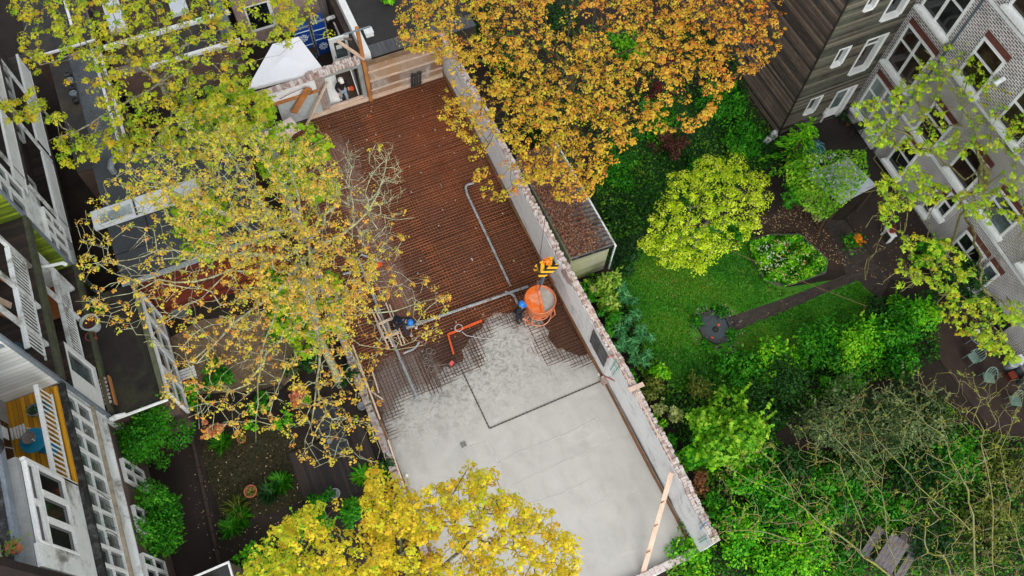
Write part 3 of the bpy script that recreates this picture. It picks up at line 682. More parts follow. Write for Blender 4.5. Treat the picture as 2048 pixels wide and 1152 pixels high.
# ================================================================ PEOPLE
def skin_mesh(joints, edges, rad, root, sub=2):
    """one continuous surface grown round a skeleton"""
    names = list(joints); idx = {n: i for i, n in enumerate(names)}
    me = bpy.data.meshes.new('skin'); me.from_pydata([tuple(joints[n]) for n in names], [(idx[a], idx[b]) for a, b in edges], [])
    ob = bpy.data.objects.new('skin', me); COL.objects.link(ob)
    md = ob.modifiers.new('skin', 'SKIN'); ob.modifiers.new('sub', 'SUBSURF').levels = sub; ob.modifiers['sub'].render_levels = sub
    sv_ = me.skin_vertices[0].data
    for n in names:
        r_ = rad[n]; sv_[idx[n]].radius = r_ if isinstance(r_, tuple) else (r_, r_); sv_[idx[n]].use_root = (n == root)
    dg = bpy.context.evaluated_depsgraph_get(); dg.update()
    new = bpy.data.meshes.new_from_object(ob.evaluated_get(dg)); bpy.data.objects.remove(ob); return new
def person(label, base, face, hips=(0, 0, .93), lean=(0, 0), armL=None, armR=None, legL=None, legR=None, cols=None, bend=0.0, s=1.0):
    """base: point between the feet; face: heading in radians (0 looks along -y). Joints are given in the person's own frame: x to the left hand, -y forward."""
    t = thing('person', label, 'person', base)
    rot = Matrix.Rotation(face, 3, 'Z'); B = Vector(base)
    W = lambda v: B + rot @ (Vector(v) * s)
    H = Vector(hips); spine = Vector((lean[0], -math.sin(bend) + lean[1], math.cos(bend))).normalized()
    fwd = Vector((0, -math.cos(bend * .6), -math.sin(bend * .6)))
    J = {'pelvis': H, 'waist': H + spine * .16, 'chest': H + spine * .36, 'neck': H + spine * .53, 'throat': H + spine * .6 + fwd * .01,
         'head': H + spine * .68 + fwd * .03, 'crown': H + spine * .80 + fwd * .02}
    for sd_, sx, arm, leg in (('L', 1, armL, legL), ('R', -1, armR, legR)):
        J['sh' + sd_] = H + spine * .5 + Vector((.19 * sx, 0, 0))
        e, wr = arm or ((.27 * sx, -.03, .98 + .22), (.28 * sx, -.12, .98))
        J['el' + sd_] = Vector(e); J['wr' + sd_] = Vector(wr)
        kn, an = leg or ((.1 * sx, -.03, .5), (.11 * sx, .0, .09))
        J['hip' + sd_] = H + Vector((.095 * sx, 0, -.03)); J['kn' + sd_] = Vector(kn); J['an' + sd_] = Vector(an); J['toe' + sd_] = Vector(an) + Vector((.02 * sx, -.17, -.045))
    rad = dict(pelvis=(.15, .11), waist=(.14, .1), chest=(.17, .115), neck=.062, throat=.055, head=(.082, .1), crown=(.07, .085), shL=.07, shR=.07, elL=.045, elR=.045, wrL=.03, wrR=.03,
               hipL=.09, hipR=.09, knL=.062, knR=.062, anL=.042, anR=.042, toeL=.035, toeR=.035)
    E = [('pelvis', 'waist'), ('waist', 'chest'), ('chest', 'neck'), ('neck', 'throat'), ('throat', 'head'), ('head', 'crown')]
    for q in 'LR': E += [('neck', 'sh' + q), ('sh' + q, 'el' + q), ('el' + q, 'wr' + q), ('pelvis', 'hip' + q), ('hip' + q, 'kn' + q), ('kn' + q, 'an' + q), ('an' + q, 'toe' + q)]
    # hands: palm, four fingers of unequal length, thumb from the side of the palm
    for q, sx in (('L', 1), ('R', -1)):
        d = (J['wr' + q] - J['el' + q]).normalized(); side = d.cross(Vector((0, 0, 1))); side = side.normalized() if side.length > .1 else Vector((0, 1, 0)); pn = d.cross(side)
        J['pa' + q] = J['wr' + q] + d * .05; rad['pa' + q] = (.036, .018); E.append(('wr' + q, 'pa' + q))
        for i, (o, L) in enumerate(((-.03, .075), (-.01, .085), (.01, .08), (.03, .062))):
            a, b_ = 'f%d%s' % (i, q), 'g%d%s' % (i, q)
            J[a] = J['pa' + q] + d * .045 + side * o; J[b_] = J[a] + d * L * .7 - pn * L * .45; rad[a] = .011; rad[b_] = .009; E += [('pa' + q, a), (a, b_)]
        J['t' + q] = J['wr' + q] + d * .045 + side * -.048; J['u' + q] = J['t' + q] + d * .04 - side * .015 - pn * .02; rad['t' + q] = .012; rad['u' + q] = .01; E += [('wr' + q, 't' + q), ('t' + q, 'u' + q)]
    sc = lambda r_: tuple(k * s for k in r_) if isinstance(r_, tuple) else r_ * s
    def grown(keys, edges, grow_, root, sub=2):
        return skin_mesh({k: W(J[k]) for k in keys}, edges, {k: (tuple(x + grow_ for x in sc(rad[k])) if isinstance(rad[k], tuple) else sc(rad[k]) + grow_) for k in keys}, root, sub)
    def put(name, me, m):
        me.transform(Matrix.Translation(-B)); me.materials.clear(); me.materials.append(m); me.polygons.foreach_set('use_smooth', [True] * len(me.polygons)); return link(name, me, t, B)
    c = dict(skin=S(196, 146, 120), jacket=S(34, 36, 42), trousers=S(34, 36, 40), boots=S(40, 34, 30), helmet=S(24, 120, 206), gloves=None, hair=S(50, 36, 26), vest=None); c.update(cols or {})
    M_ = lambda n, k, r_=.7: plain('%s_%d' % (n, len(bpy.data.materials)), k, r_)
    body = put('body', grown(list(J), E, 0, 'pelvis'), M_('skin', c['skin'], .5))
    up = ['pelvis', 'waist', 'chest', 'neck', 'shL', 'shR', 'elL', 'elR', 'wrL', 'wrR', 'hipL', 'hipR']
    J2 = dict(J); rad2 = dict(rad)
    ed = [e for e in E if e[0] in up and e[1] in up]
    put('jacket', grown(up, ed, .022, 'pelvis'), mat('jacket_%d' % len(bpy.data.materials), c['jacket'], None, 8, .85, fine=20))
    lo = ['pelvis', 'hipL', 'hipR', 'knL', 'knR', 'anL', 'anR']
    put('trousers', grown(lo, [e for e in E if e[0] in lo and e[1] in lo], .018, 'pelvis'), mat('trousers_%d' % len(bpy.data.materials), c['trousers'], None, 8, .85, fine=20))
    for q in 'LR': put('boot', grown(['an' + q, 'toe' + q], [('an' + q, 'toe' + q)], .022, 'an' + q), M_('boot', c['boots']))
    if c['gloves']:
        for q in c.get('glove_sides', 'LR'):
            ks = ['wr' + q, 'pa' + q] + ['%s%d%s' % (k, i, q) for k in 'fg' for i in range(4)] + ['t' + q, 'u' + q]
            put('glove', grown(ks, [e for e in E if e[0] in ks and e[1] in ks], .012, 'wr' + q), M_('glove', c['gloves']))
    # head: face and helmet follow the spine
    up_ = rot @ (J['crown'] - J['head']).normalized(); fw = rot @ fwd; fw = (fw - up_ * fw.dot(up_)).normalized(); rt_ = up_.cross(fw); hm = Matrix((rt_, -fw, up_)).transposed()
    hc = W(J['head']); mb = MB()
    mb.add([hc + hm @ (Vector(k) * s) for k in ((0, -.125, -.01), (-.018, -.095, -.02), (.018, -.095, -.02), (0, -.098, .04))], [(0, 1, 3), (0, 3, 2), (0, 2, 1), (1, 2, 3)]); mb.build('nose', M_('skin', c['skin'], .5), t)
    for sx in (-1, 1):
        mb = MB(); mb.lathe([(.0, -.012), (.012, 0), (0, .012)], hc + hm @ (Vector((.034 * sx, -.094, .03)) * s), 8); mb.build('eye', M_('eye', S(30, 26, 24)), t)
        mb = MB(); mb.lathe([(.012, -.03), (.022, 0), (.012, .03)], hc + hm @ (Vector((.088 * sx, .0, .0)) * s), 8, close=True, mat3=hm); mb.build('ear', M_('skin', c['skin'], .5), t)
    mb = MB(); mb.obox(hc + hm @ (Vector((0, -.092, -.05)) * s), (.05, .014, .012), hm); mb.build('mouth', M_('lips', S(150, 84, 76)), t)
    mb = MB(); mb.lathe([(.098, -.05), (.106, .0), (.1, .06)], hc + hm @ Vector((0, .012, 0)), 16, mat3=hm); mb.build('hair', M_('hair', c['hair'], .8), t) if c['hair'] else None
    mb = MB(); k = s * 1.0
    prof = [(.128, .045), (.134, .06), (.13, .1), (.112, .15), (.075, .185), (.03, .2), (0, .202)]
    mb.lathe([(r_ * k, z * k) for r_, z in prof], hc + hm @ Vector((0, .005, 0)), 20, mat3=hm)
    mb.add([hc + hm @ (Vector(v) * s) for v in ((-.1, -.08, .05), (.1, -.08, .05), (.07, -.19, .035), (0, -.205, .03), (-.07, -.19, .035))], [(0, 4, 3, 2, 1)])
    for rx in (-.045, 0, .045): mb.tube([hc + hm @ (Vector((rx, .1 - .0 * i, .1)) * s) if i == 0 else hc + hm @ (Vector((rx, .1 - i * .045, .1 + .108 * math.sin(math.pi * i / 5))) * s) for i in range(6)], .008, 5)
    mb.build('helmet', M_('helmet', c['helmet'], .35), t, smooth=True)
    if c['vest']:
        mb = MB(); a = W(J['neck']) ; mb.lathe([(.075, -.02), (.12, -.05), (.15, -.1)], a + up_ * .03, 14, mat3=hm); mb.build('hood', M_('hood', c['vest']), t)
    return t
F1 = P(1036, 641, .09)
person('person in black jacket and blue helmet standing with an orange glove beside the bucket', F1, R(38), armR=((-.3, -.08, 1.2), (-.25, -.3, 1.0)), armL=((.33, -.12, 1.18), (.36, -.36, 1.02)),
       s=1.1, cols=dict(jacket=S(30, 32, 36), trousers=S(32, 34, 38), gloves=S(240, 104, 34), glove_sides='L', vest=S(104, 112, 118)), lean=(0, -.1))
F2 = P(806, 660, .1)
person('person in dark clothes and blue helmet bending down over the mesh by the timber frame', F2, R(42), hips=(0, .22, .78), bend=1.0, armL=((.26, -.42, .72), (.2, -.5, .44)), armR=((-.3, -.38, .72), (-.24, -.48, .46)),
       legL=((.14, -.12, .46), (.16, .06, .09)), legR=((-.15, .1, .45), (-.17, .36, .09)), s=1.08, cols=dict(jacket=S(38, 44, 56), trousers=S(36, 40, 50), gloves=S(200, 196, 186), vest=S(92, 104, 112), boots=S(150, 142, 130)))
F3 = P(690, 205, .05)
person('person in black top and light jeans with a white helmet stepping through the doorway', F3, R(12), armL=((.29, .05, 1.2), (.26, -.14, 1.02)), armR=((-.28, -.02, 1.2), (-.27, -.2, 1.05)),
       legL=((.1, -.16, .52), (.11, -.1, .12)), legR=((-.1, .02, .5), (-.1, .22, .1)), s=1.08, cols=dict(jacket=S(28, 24, 28), trousers=S(150, 164, 176), helmet=S(224, 222, 216), boots=S(46, 52, 58)), lean=(0, -.12))
# ================================================================ HOUSES ON THE RIGHT
m_white = mat('white_paint', S(232, 234, 231), S(212, 214, 211), 2.5, .6, fine=20, bmp=.05)
m_white2 = mat('worn_white_paint', S(226, 229, 227), S(202, 206, 204), 1.6, .7, fine=22, bmp=.1, dirt=S(120, 116, 104))
m_glass = glass('window_glass'); m_glass_g = glass('grey_glass', S(72, 82, 82), .12); m_glass_b = glass('brownish_glass', S(40, 30, 24))
m_curtain = boards('net_curtain', S(150, 160, 158), S(112, 124, 122), 1, .1, .7, gap=S(96, 106, 104))
m_slats_z = boards('weathered_cladding', S(122, 112, 98), S(32, 28, 25), 2, .15, .85, worn=S(84, 96, 76))
m_slats_z2 = boards('weathered_shaded_side_cladding', S(122, 106, 92), S(30, 26, 23), 2, .15, .85, worn=S(66, 54, 46))  # weathered boards again, toned dark to hold the side face's shade
m_roofdark = mat('dark_felt_roof', S(58, 57, 56), S(34, 33, 33), .8, .8, fine=14, bmp=.2, dirt=S(70, 62, 50))

def window_y(parent, x0, x1, z0, z1, y, reveal=.16, fw=.08, glassm=None, cross=None):
    """window in a wall that faces -y"""
    mb = MB(); d = .03
    mb.box(x0 - fw, y - d, z0 - fw, x0, y + reveal, z1 + fw); mb.box(x1, y - d, z0 - fw, x1 + fw * 2.2, y + reveal, z1 + fw)
    mb.box(x0, y - d - .05, z0 - fw * 1.4, x1, y + reveal, z0); mb.box(x0, y - d, z1, x1, y + reveal, z1 + fw)
    if cross: mb.box(x0, y + reveal - .07, cross - .03, x1, y + reveal - .012, cross + .03)
    o = mb.build('window', m_white, parent); mb = MB(); mb.box(x0, y + reveal - .06 + .05, z0, x1, y + reveal - .005, z1); mb.build('pane', glassm or m_glass, o); return o
def wall_with_holes_y(mb, x0, x1, z0, z1, y, holes, m=0):
    """sheet facing -y, with rectangular openings"""
    xs = sorted({x0, x1, *[h[0] for h in holes], *[h[1] for h in holes]}); zs = sorted({z0, z1, *[h[2] for h in holes], *[h[3] for h in holes]})
    for i in range(len(xs) - 1):
        for j in range(len(zs) - 1):
            cx, cz = (xs[i] + xs[i + 1]) / 2, (zs[j] + zs[j + 1]) / 2
            if any(h[0] < cx < h[1] and h[2] < cz < h[3] for h in holes): continue
            mb.poly([(xs[i], y, zs[j]), (xs[i + 1], y, zs[j]), (xs[i + 1], y, zs[j + 1]), (xs[i], y, zs[j + 1])], m)
def timber_house():
    t = thing('timber_house', 'dark weathered timber clad house wing with white framed windows', 'house', (23.44, 17, 0))
    holes = [(24.52, 25.08, 1.42, 2.5), (24.6, 25.1, 4.8, 5.85), (24.68, 25.15, 8.2, 9.3), (26.17, 27.1, 3.65, 5.8), (26.17, 27.1, 7.1, 9.3), (26.17, 27.1, .06, 2.3)]
    mb = MB(); wall_with_holes_y(mb, 23.44, 28.4, 0, 13, 17, holes); mb.build('front_cladding', m_slats_z, t)
    mb = MB(); mb.poly([(23.44, 28, 0), (23.44, 17, 0), (23.44, 17, 13), (23.44, 28, 13)]); mb.build('side_cladding', m_slats_z2, t)
    mb = MB(); mb.box(23.46, 17.3, 0, 28.4, 28, 12.98); mb.build('core', m_roofdark, t)
    mb = MB(); mb.box(23.1, 16.7, 13, 28.6, 28.2, 13.3); mb.build('roof', m_roofdark, t)
    mb = MB(); mb.box(23.4, 16.965, 0, 23.475, 17.02, 13); mb.build('corner_trim', mat('dark_trim', S(40, 34, 30)), t)
    for h in holes[:3]: window_y(t, *h, 17, .2, .06, m_glass)
    window_y(t, *holes[3], 17, .22, .09, m_glass_b, 5.2); window_y(t, *holes[4], 17, .22, .09, m_glass, 8.8)
    x0, x1, z0, z1 = holes[5]; mb = MB()
    mb.box(x0 - .07, 16.95, 0, x0, 17.22, z1 + .08); mb.box(x1, 16.95, 0, x1 + .2, 17.22, z1 + .08); mb.box(x0, 16.95, z1, x1, 17.22, z1 + .08); f = mb.build('door_frame', m_white, t)
    mb = MB(); mb.box(x0, 17.1, .05, x1, 17.16, .75); mb.box(x0, 17.1, .75, x0 + .12, 17.16, z1); mb.box(x1 - .12, 17.1, .75, x1, 17.16, z1); mb.box(x0 + .12, 17.1, z1 - .12, x1 - .12, 17.16, z1)
    for k in range(6): mb.box(x0, 17.085, .1 + k * .1, x1, 17.1, .16 + k * .1)
    d = mb.build('door', m_white, t); mb = MB(); mb.box(x0 + .12, 17.12, .75, x1 - .12, 17.14, z1 - .12); mb.build('door_pane', m_glass_g, d)
    mb = MB(); mb.bar((x0 + .06, 17.06, 1.05), (x0 + .06, 17.06, 1.2), .03, .03); mb.build('handle', m_steel, d)
    mb = MB(); mb.obox((25.86, 16.85, 1.0), (.12, .14, .2)); mb.obox((25.88, 16.88, 1.2), (.06, .1, .24)); mb.build('letter_box', m_white, t)
timber_house()

# brick terrace at an angle of a few degrees: u runs along the front, d out of it
BA = math.atan(.0638); B0 = Vector((27.79, 17.0, 0)); BU = Vector((-math.sin(BA), -math.cos(BA), 0)); BN = Vector((-math.cos(BA), math.sin(BA), 0)); BM = Matrix((BU, BN, Vector((0, 0, 1)))).transposed()
m_brick_r = brickmat('dark_red_brick', 'x', S(124, 108, 108), S(88, 78, 80), S(222, 220, 216), .25, .1, ms=.02)
m_lintel = mat('red_brick_lintel', S(112, 62, 50), S(74, 46, 40), 6, .85, fine=22)
def bbox(mb, u0, u1, d0, d1, z0, z1, m=0):
    return mb.obox(B0 + BU * (u0 + u1) / 2 + BN * (d0 + d1) / 2 + Vector((0, 0, (z0 + z1) / 2)), (abs(u1 - u0), abs(d1 - d0), abs(z1 - z0)), BM, m)
def bwindow(t, u0, u1, z0, z1, cols=2, transom=.65, glassm=None, sill=True, lintel=True):
    fw = .09; mb = MB()
    for u in (u0, u1 - fw): bbox(mb, u, u + fw, .002, .1, z0, z1)
    bbox(mb, u0 + fw, u1 - fw, .002, .1, z0, z0 + fw); bbox(mb, u0 + fw, u1 - fw, .002, .1, z1 - fw, z1)
    for k in range(1, cols): uu = u0 + (u1 - u0) * k / cols; bbox(mb, uu - .06, uu + .06, .002, .08, z0 + fw, z1 - fw)
    if transom: zt_ = z0 + (z1 - z0) * transom; bbox(mb, u0 + fw, u1 - fw, .002, .07, zt_ - .04, zt_ + .04)
    w_ = mb.build('window', m_white, t)
    mb = MB(); bbox(mb, u0 + .04, u1 - .04, .004, .02, z0 + .04, z1 - .04); mb.build('pane', glassm or m_glass, w_)
    if sill: mb = MB(); bbox(mb, u0 - .12, u1 + .12, .0, .28, z0 - .14, z0 - .003); mb.build('sill', m_white, w_)
    if lintel: mb = MB(); bbox(mb, u0 - .06, u1 + .06, .003, .03, z1 + .003, z1 + .3); mb.build('lintel', m_lintel, w_)
def brick_house():
    t = thing('brick_terrace', 'dark red brick terraced house with white windows, sills and bands', 'house', B0)
    mb = MB(); bbox(mb, -.6, 26, -6, 0, -.01, 13.4); mb.build('wall', m_brick_r, t)
    mb = MB(); bbox(mb, -.6, 26, -6.2, .3, 13.4, 13.7); mb.build('roof', m_roofdark, t)
    for z0, z1, g in ((.75, 3.3, m_curtain), (4.25, 6.6, m_glass_b), (7.65, 9.9, m_glass)): bwindow(t, .35, 2.35, z0, z1, 2, .62, g)
    mb = MB(); bbox(mb, .2, 2.5, .0, .12, .02, .6); mb.build('bay_panel', m_white2, t)
    for u0, u1, z0, z1 in ((3.7, 5.1, 3.2, 5.1), (3.7, 5.1, 7.05, 9.1), (6.2, 7.6, 3.4, 5.3), (6.4, 7.8, 7.1, 9.1), (8.6, 10.1, 3.5, 5.1), (8.7, 10.2, 7.2, 9.2), (11.5, 13, 3.6, 5.4), (6.0, 7.4, 10.6, 12.4), (3.7, 5.1, 10.75, 12.6)):
        bwindow(t, u0, u1, z0, z1, 1, .6, random.choice((m_glass, m_glass_g, m_curtain, m_glass_b)))
    for u0, u1, z0, z1, g in ((3.5, 4.7, .5, 2.5, m_glass), (6.5, 7.05, .6, 2.1, m_glass), (7.1, 7.7, 1.3, 2.75, m_glass), (8.85, 10.35, .15, 2.15, m_glass), (10.6, 11.3, .4, 2.2, m_glass_g)):
        bwindow(t, u0, u1, z0, z1, 2 if u1 - u0 > 1.3 else 1, .55, g)
    mb = MB(); bbox(mb, 2.6, 26, .0, .05, 2.95, 3.07); bbox(mb, 2.6, 26, 0, .05, 6.72, 6.84); bbox(mb, 2.6, 26, 0, .05, 10.2, 10.35); mb.build('string_course', m_white, t)
    mb = MB(); mb.tube([B0 + BU * 2.68 + BN * .07 + Vector((0, 0, z)) for z in (.0, 5, 13.2)], .045, 8); mb.build('downpipe', plain('slate_blue_pipe', S(70, 84, 96), .5), t)
    mb = MB(); bbox(mb, 11.7, 13.3, -.02, .012, .0, 1.0); mb.build('basement_opening', glass('dark_opening', S(12, 11, 11), .6), t)
    for u, z in ((5.5, 8.6), (9.6, 8.3), (5.45, 4.6)):
        mb = MB(); mb.lathe([(.1, 0), (.1, .35), (.13, .36), (.13, .42), (0, .43)], B0 + BU * u + BN * .05 + Vector((0, 0, z)), 10, mat3=Matrix.Rotation(R(60), 3, Vector((0, 1, 0))) @ Matrix.Rotation(R(180), 3, 'X') ); mb.build('flue', m_white2, t)
brick_house()

# ================================================================ HOUSES ON THE LEFT, fronts at x = -9.1
FX = -9.1; DX = -10.7
m_brick_l = brickmat('brown_brick', 'x', S(96, 62, 52), S(70, 48, 42), S(110, 100, 92))
m_green_wall = boards('mossy_green_boards', S(150, 172, 24), S(78, 98, 16), 2, .12, .9, gap=S(50, 62, 14), worn=S(96, 112, 16))
m_fin_dark = mat('mossy_dark_post', S(84, 84, 68), S(46, 48, 36), 3, .9, fine=20, dirt=S(72, 86, 44))
m_deck_dark = boards('dark_wet_deck', S(60, 46, 38), S(34, 27, 24), 1, .14, .7)
m_yellow_deck = boards('yellow_decking', S(220, 160, 22), S(178, 120, 14), 0, .13, .6, gap=S(84, 52, 8))
m_wboards = boards('white_side_boards', S(224, 226, 222), S(200, 202, 198), 2, .22, .7, gap=S(138, 140, 136))
m_black = mat('black_gutter', S(38, 36, 36), S(22, 21, 21), 4, .6, fine=20, dirt=S(84, 86, 84))
m_zinc = mat('zinc_strip', S(128, 138, 146), S(96, 104, 112), 2, .5, fine=16)
m_rotten = mat('rotten_sill', S(178, 168, 148), S(122, 108, 88), 4, .9, fine=20)
m_inner = mat('brown_inner_wall', S(110, 84, 66), S(62, 46, 38), 1.5, .85)  # brown wall at the back of the open balconies
def lwin(t, y0, y1, z0, z1, n, x=FX, transom=None, g=None, fw=.06, name='window'):
    """window band in a wall that faces +x"""
    mb = MB(); mb.box(x - .1, y0, z1 - fw, x + .03, y1, z1); mb.box(x - .1, y0, z0, x + .03, y1, z0 + fw)
    for k in range(n + 1):
        yy = y0 + (y1 - y0) * k / n; w_ = fw if 0 < k < n else fw * .8
        mb.box(x - .1, max(y0, yy - w_), z0 + fw, x + .04, min(y1, yy + w_), z1 - fw)
    if transom:
        zt_ = z0 + (z1 - z0) * transom; prev = y0
        for k in range(n): a, b_ = y0 + (y1 - y0) * k / n, y0 + (y1 - y0) * (k + 1) / n; mb.box(x - .09, a + fw, zt_ - .025, x + .02, b_ - fw, zt_ + .025)
    o = mb.build(name, m_white, t)
    mb = MB()
    for k in range(n): a, b_ = y0 + (y1 - y0) * k / n, y0 + (y1 - y0) * (k + 1) / n; mb.box(x - .08, a + .01, z0 + .01, x - .05, b_ - .01, z1 - .01)
    mb.build('pane', g or m_glass, o); return o
def railing(t, y0, y1, z0, z1, x=FX, step=.12, topw=.16, m=None, bal=.02):
    m = m or m_white; mb = MB(); mb.box(x - topw, y0, z1 - .07, x, y1, z1); mb.box(x - .07, y0, z0, x - .01, y1, z0 + .05); o = mb.build('railing', m, t)
    mb = MB(); y = y0 + step
    while y < y1: mb.box(x - .05, y - bal, z0 + .05, x - .02, y + bal, z1 - .07); y += step
    mb.build('baluster_row', m, o); return o
# ---- house with the yellow balcony
t = thing('terraced_house', 'white rear front with a yellow floored balcony and long rows of windows', 'house', (FX, 10.8, 0)); HC = t
Y0, Y1 = 7.15, 13.95
m_body = mat('house_core_paint', S(150, 152, 150), S(120, 122, 120), 2)
mb = MB(); mb.box(-17, Y0, 0, FX - .1, Y1, 4.3); mb.build('ground_storey', m_brick_l, t)
mb = MB(); mb.box(-17, Y0, 4.3, FX - .1, Y1, 7.62); mb.box(-17, Y0, 7.62, FX - .12, 10.3, 11.19); mb.box(-17, 10.3, 7.62, DX, Y1, 11.29); mb.build('core', m_body, t)
mb = MB(); mb.box(FX - .1, Y0, 4.32, FX, Y1 - .1, 5.2); mb.box(FX - .1, Y0, 7.42, FX, Y1 - .1, 7.6); mb.build('white_panel', m_white2, t)
mb = MB(); mb.box(FX - .06, Y0, 5.2, FX + .14, Y1 - .1, 5.3); mb.build('sill', m_rotten, t)
lwin(t, 7.2, 10.35, 5.31, 7.41, 5, transom=.52, g=m_glass_g, fw=.042); lwin(t, 10.4, 13.75, 5.31, 7.41, 5, transom=.52, g=m_glass_g, fw=.042)
mb = MB(); mb.box(FX - .05, Y0, 4.22, FX + .12, Y1 - .1, 4.31); mb.build('lower_moulding', m_white2, t)
for k in range(7):                       # cracked paint
    yy = 8.3 + k * .33; mb = MB(); p = Vector((FX + .043, yy, 5.4 + random.random() * .2)); pts = [p]
    for i in range(6): pts.append(pts[-1] + Vector((0, random.uniform(-.05, .05), .16)))
    mb.tube([q + Vector((.0, 0, 0)) for q in pts], .011, 4); mb.build('paint_crack', m_black, t)
mb = MB(); mb.box(FX - .12, Y0, 7.62, FX + .22, Y1 - .15, 7.76); mb.build('ledge_gutter', m_black, t)
mb = MB(); mb.box(DX, 10.3, 7.64, FX - .13, Y1 - .12, 7.72); mb.box(FX - .11, 10.3, 7.762, FX + .02, Y1 - .2, 7.80); mb.build('balcony_floor', m_yellow_deck, t)
railing(t, 10.33, 13.3, 8.15, 9.15, x=FX - .02, step=.18, topw=.13, bal=.016)
mb = MB(); mb.box(FX - .1, 7.2, 7.77, FX, 10.28, 8.75); mb.box(FX - .1, 7.2, 8.751, FX, 7.84, 11.15); mb.build('upper_panel', m_white2, t)
lwin(t, 7.85, 10.2, 8.76, 10.42, 3, g=m_glass, fw=.07); lwin(t, 7.85, 10.2, 10.5, 11.0, 2, g=m_glass_b, fw=.07)
mb = MB(); mb.box(-10.45, 10.22, 7.73, FX, 10.32, 11.0); mb.build('bay_side', m_white, t)
mb = MB(); mb.box(DX, 11.0, 7.9, DX + .05, 13.0, 9.9); mb.build('balcony_door', m_glass_b, t)
mb = MB(); mb.box(FX - .7, Y0, 11.3, FX - .46, Y1, 11.5); mb.build('roof_gutter', m_black, t)
mb = MB(); mb.box(FX - .46, Y0, 11.2, FX - .34, Y1, 11.48); mb.build('zinc_edge', m_zinc, t)
mb = MB(); mb.box(FX - .88, Y0, 11.3, FX - .71, Y1, 11.56)
y = Y0 + .1
while y < Y1: mb.box(FX - .76, y, 11.561, FX - .7, y + .04, 11.6); y += .2
mb.build('roof_edge_strip', m_white2, t)
def tiles():
    m, nt, b = newmat('roof_terrace_tiles'); t_ = node(nt, 'ShaderNodeTexBrick'); t_.offset = 0; t_.inputs['Scale'].default_value = 1; t_.inputs['Brick Width'].default_value = .3; t_.inputs['Row Height'].default_value = .3
    t_.inputs['Mortar Size'].default_value = .012; t_.inputs['Color1'].default_value = S(70, 68, 70); t_.inputs['Color2'].default_value = S(52, 51, 53); t_.inputs['Mortar'].default_value = S(20, 19, 20)
    r_ = node(nt, 'ShaderNodeMapping'); r_.inputs['Rotation'].default_value = (0, 0, R(35)); nt.links.new(geo(nt), r_.inputs['Vector']); nt.links.new(r_.outputs[0], t_.inputs['Vector']); nt.links.new(t_.outputs['Color'], b.inputs['Base Color']); b.inputs['Roughness'].default_value = .7; return m
mb = MB(); mb.box(-17, Y0, 11.3, FX - .89, Y1, 11.42); mb.build('roof_terrace', tiles(), t)
mb = MB(); mb.box(-10.55, Y0 + .2, 11.42, -10.35, 11.2, 11.75); mb.build('roof_kerb', m_white, t)
a, b_ = PX(250, 930, FX), PX(300, 985, FX); lwin(t, 11.55, 12.45, 1.2, 3.3, 2, x=FX + .02, transom=.55); lwin(t, 9.6, 10.6, 1.2, 3.3, 2, x=FX + .02, transom=.55); lwin(t, 7.85, 8.75, 1.4, 3.6, 2, x=FX + .02, transom=.5)
mb = MB(); mb.tube([PX(222, 838, FX + .2) + Vector((0, 0, .0)), Vector((FX + .25, 13.9, 3.75)), Vector((FX + .6, 13.9, 3.6))], .07, 8); mb.build('downpipe_elbow', m_white, t)
# ---- furniture on the yellow balcony
m_teal = plain('teal_paint', S(26, 128, 164), .45)
DZ = 7.72
c = P(89, 893, DZ); t2 = thing('balcony_table', 'round teal blue table on the yellow balcony', 'table', c)
mb = MB(); mb.lathe([(0, .66), (.38, .66), (.4, .68), (.4, .7), (.37, .71), (0, .71)], c, 28); mb.build('table_top', m_teal, t2)
mb = MB(); mb.cyl(c, .035, .03, .66, 10); mb.lathe([(.22, 0), (.2, .03), (.04, .06)], c, 16, close=True); mb.build('pedestal', m_teal, t2)
q = c + Vector((-.05, .06, .712)); t2 = thing('plant_pot', 'round dark planted bowl standing on the teal balcony table', 'pot', q)
mb = MB(); mb.lathe([(.12, 0), (.19, .12), (.2, .16), (.17, .16), (.15, .12), (0, .11)], q, 20); mb.build('bowl', plain('clay_grey', S(128, 118, 112)), t2); mb = MB(); mb.obox(q + Vector((.12, -.12, .14)), (.05, .1, .02), Matrix.Rotation(.6, 3, 'Z')); mb.build('plant_label', m_white, t2)
q = P(92, 905, DZ + .0); q = Vector((c.x + .36, c.y - .4, DZ)); t2 = thing('balcony_stool', 'round teal stool half under the teal table', 'stool', q); mb = MB(); mb.lathe([(0, .42), (.2, .42), (.21, .45), (0, .47)], q, 20); mb.build('seat', m_teal, t2)
for k in range(3): mb = MB(); a = k * 2.09; mb.tube([q + Vector((.12 * math.cos(a), .12 * math.sin(a), .42)), q + Vector((.18 * math.cos(a), .18 * math.sin(a), 0))], .015, 6); mb.build('leg', m_teal, t2)
for (px, py), col, lab, r_ in (((76, 826), S(110, 118, 116), 'grey planted pot near the back of the yellow balcony', .2), ((92, 818), S(30, 128, 160), 'teal plant pot by the balcony railing', .2)):
    q = P(px, py, DZ); t2 = thing('plant_pot', lab, 'pot', q); mb = MB(); mb.lathe([(r_ * .7, 0), (r_, .3), (r_ * 1.06, .32), (r_ * .86, .32), (r_ * .8, .24), (0, .23)], q, 18); mb.build('pot', plain('pot_%d' % px, col), t2)
    pts = np.array(q) + RNG.normal(size=(60, 3)) * [.1, .1, .05] + [0, 0, .3]; leaves('foliage', pts, RNG.normal(size=(60, 3)) * .4 + [0, 0, 1], .09, RNG.uniform(0, 1, 60), leafmat('pot_leaf_%d' % px, [S(40, 58, 30), S(90, 110, 60)]), t2)
q = P(50, 872, DZ); t2 = thing('balcony_chair', 'pale slatted folding chair at the back of the yellow balcony', 'chair', q)
mb = MB()
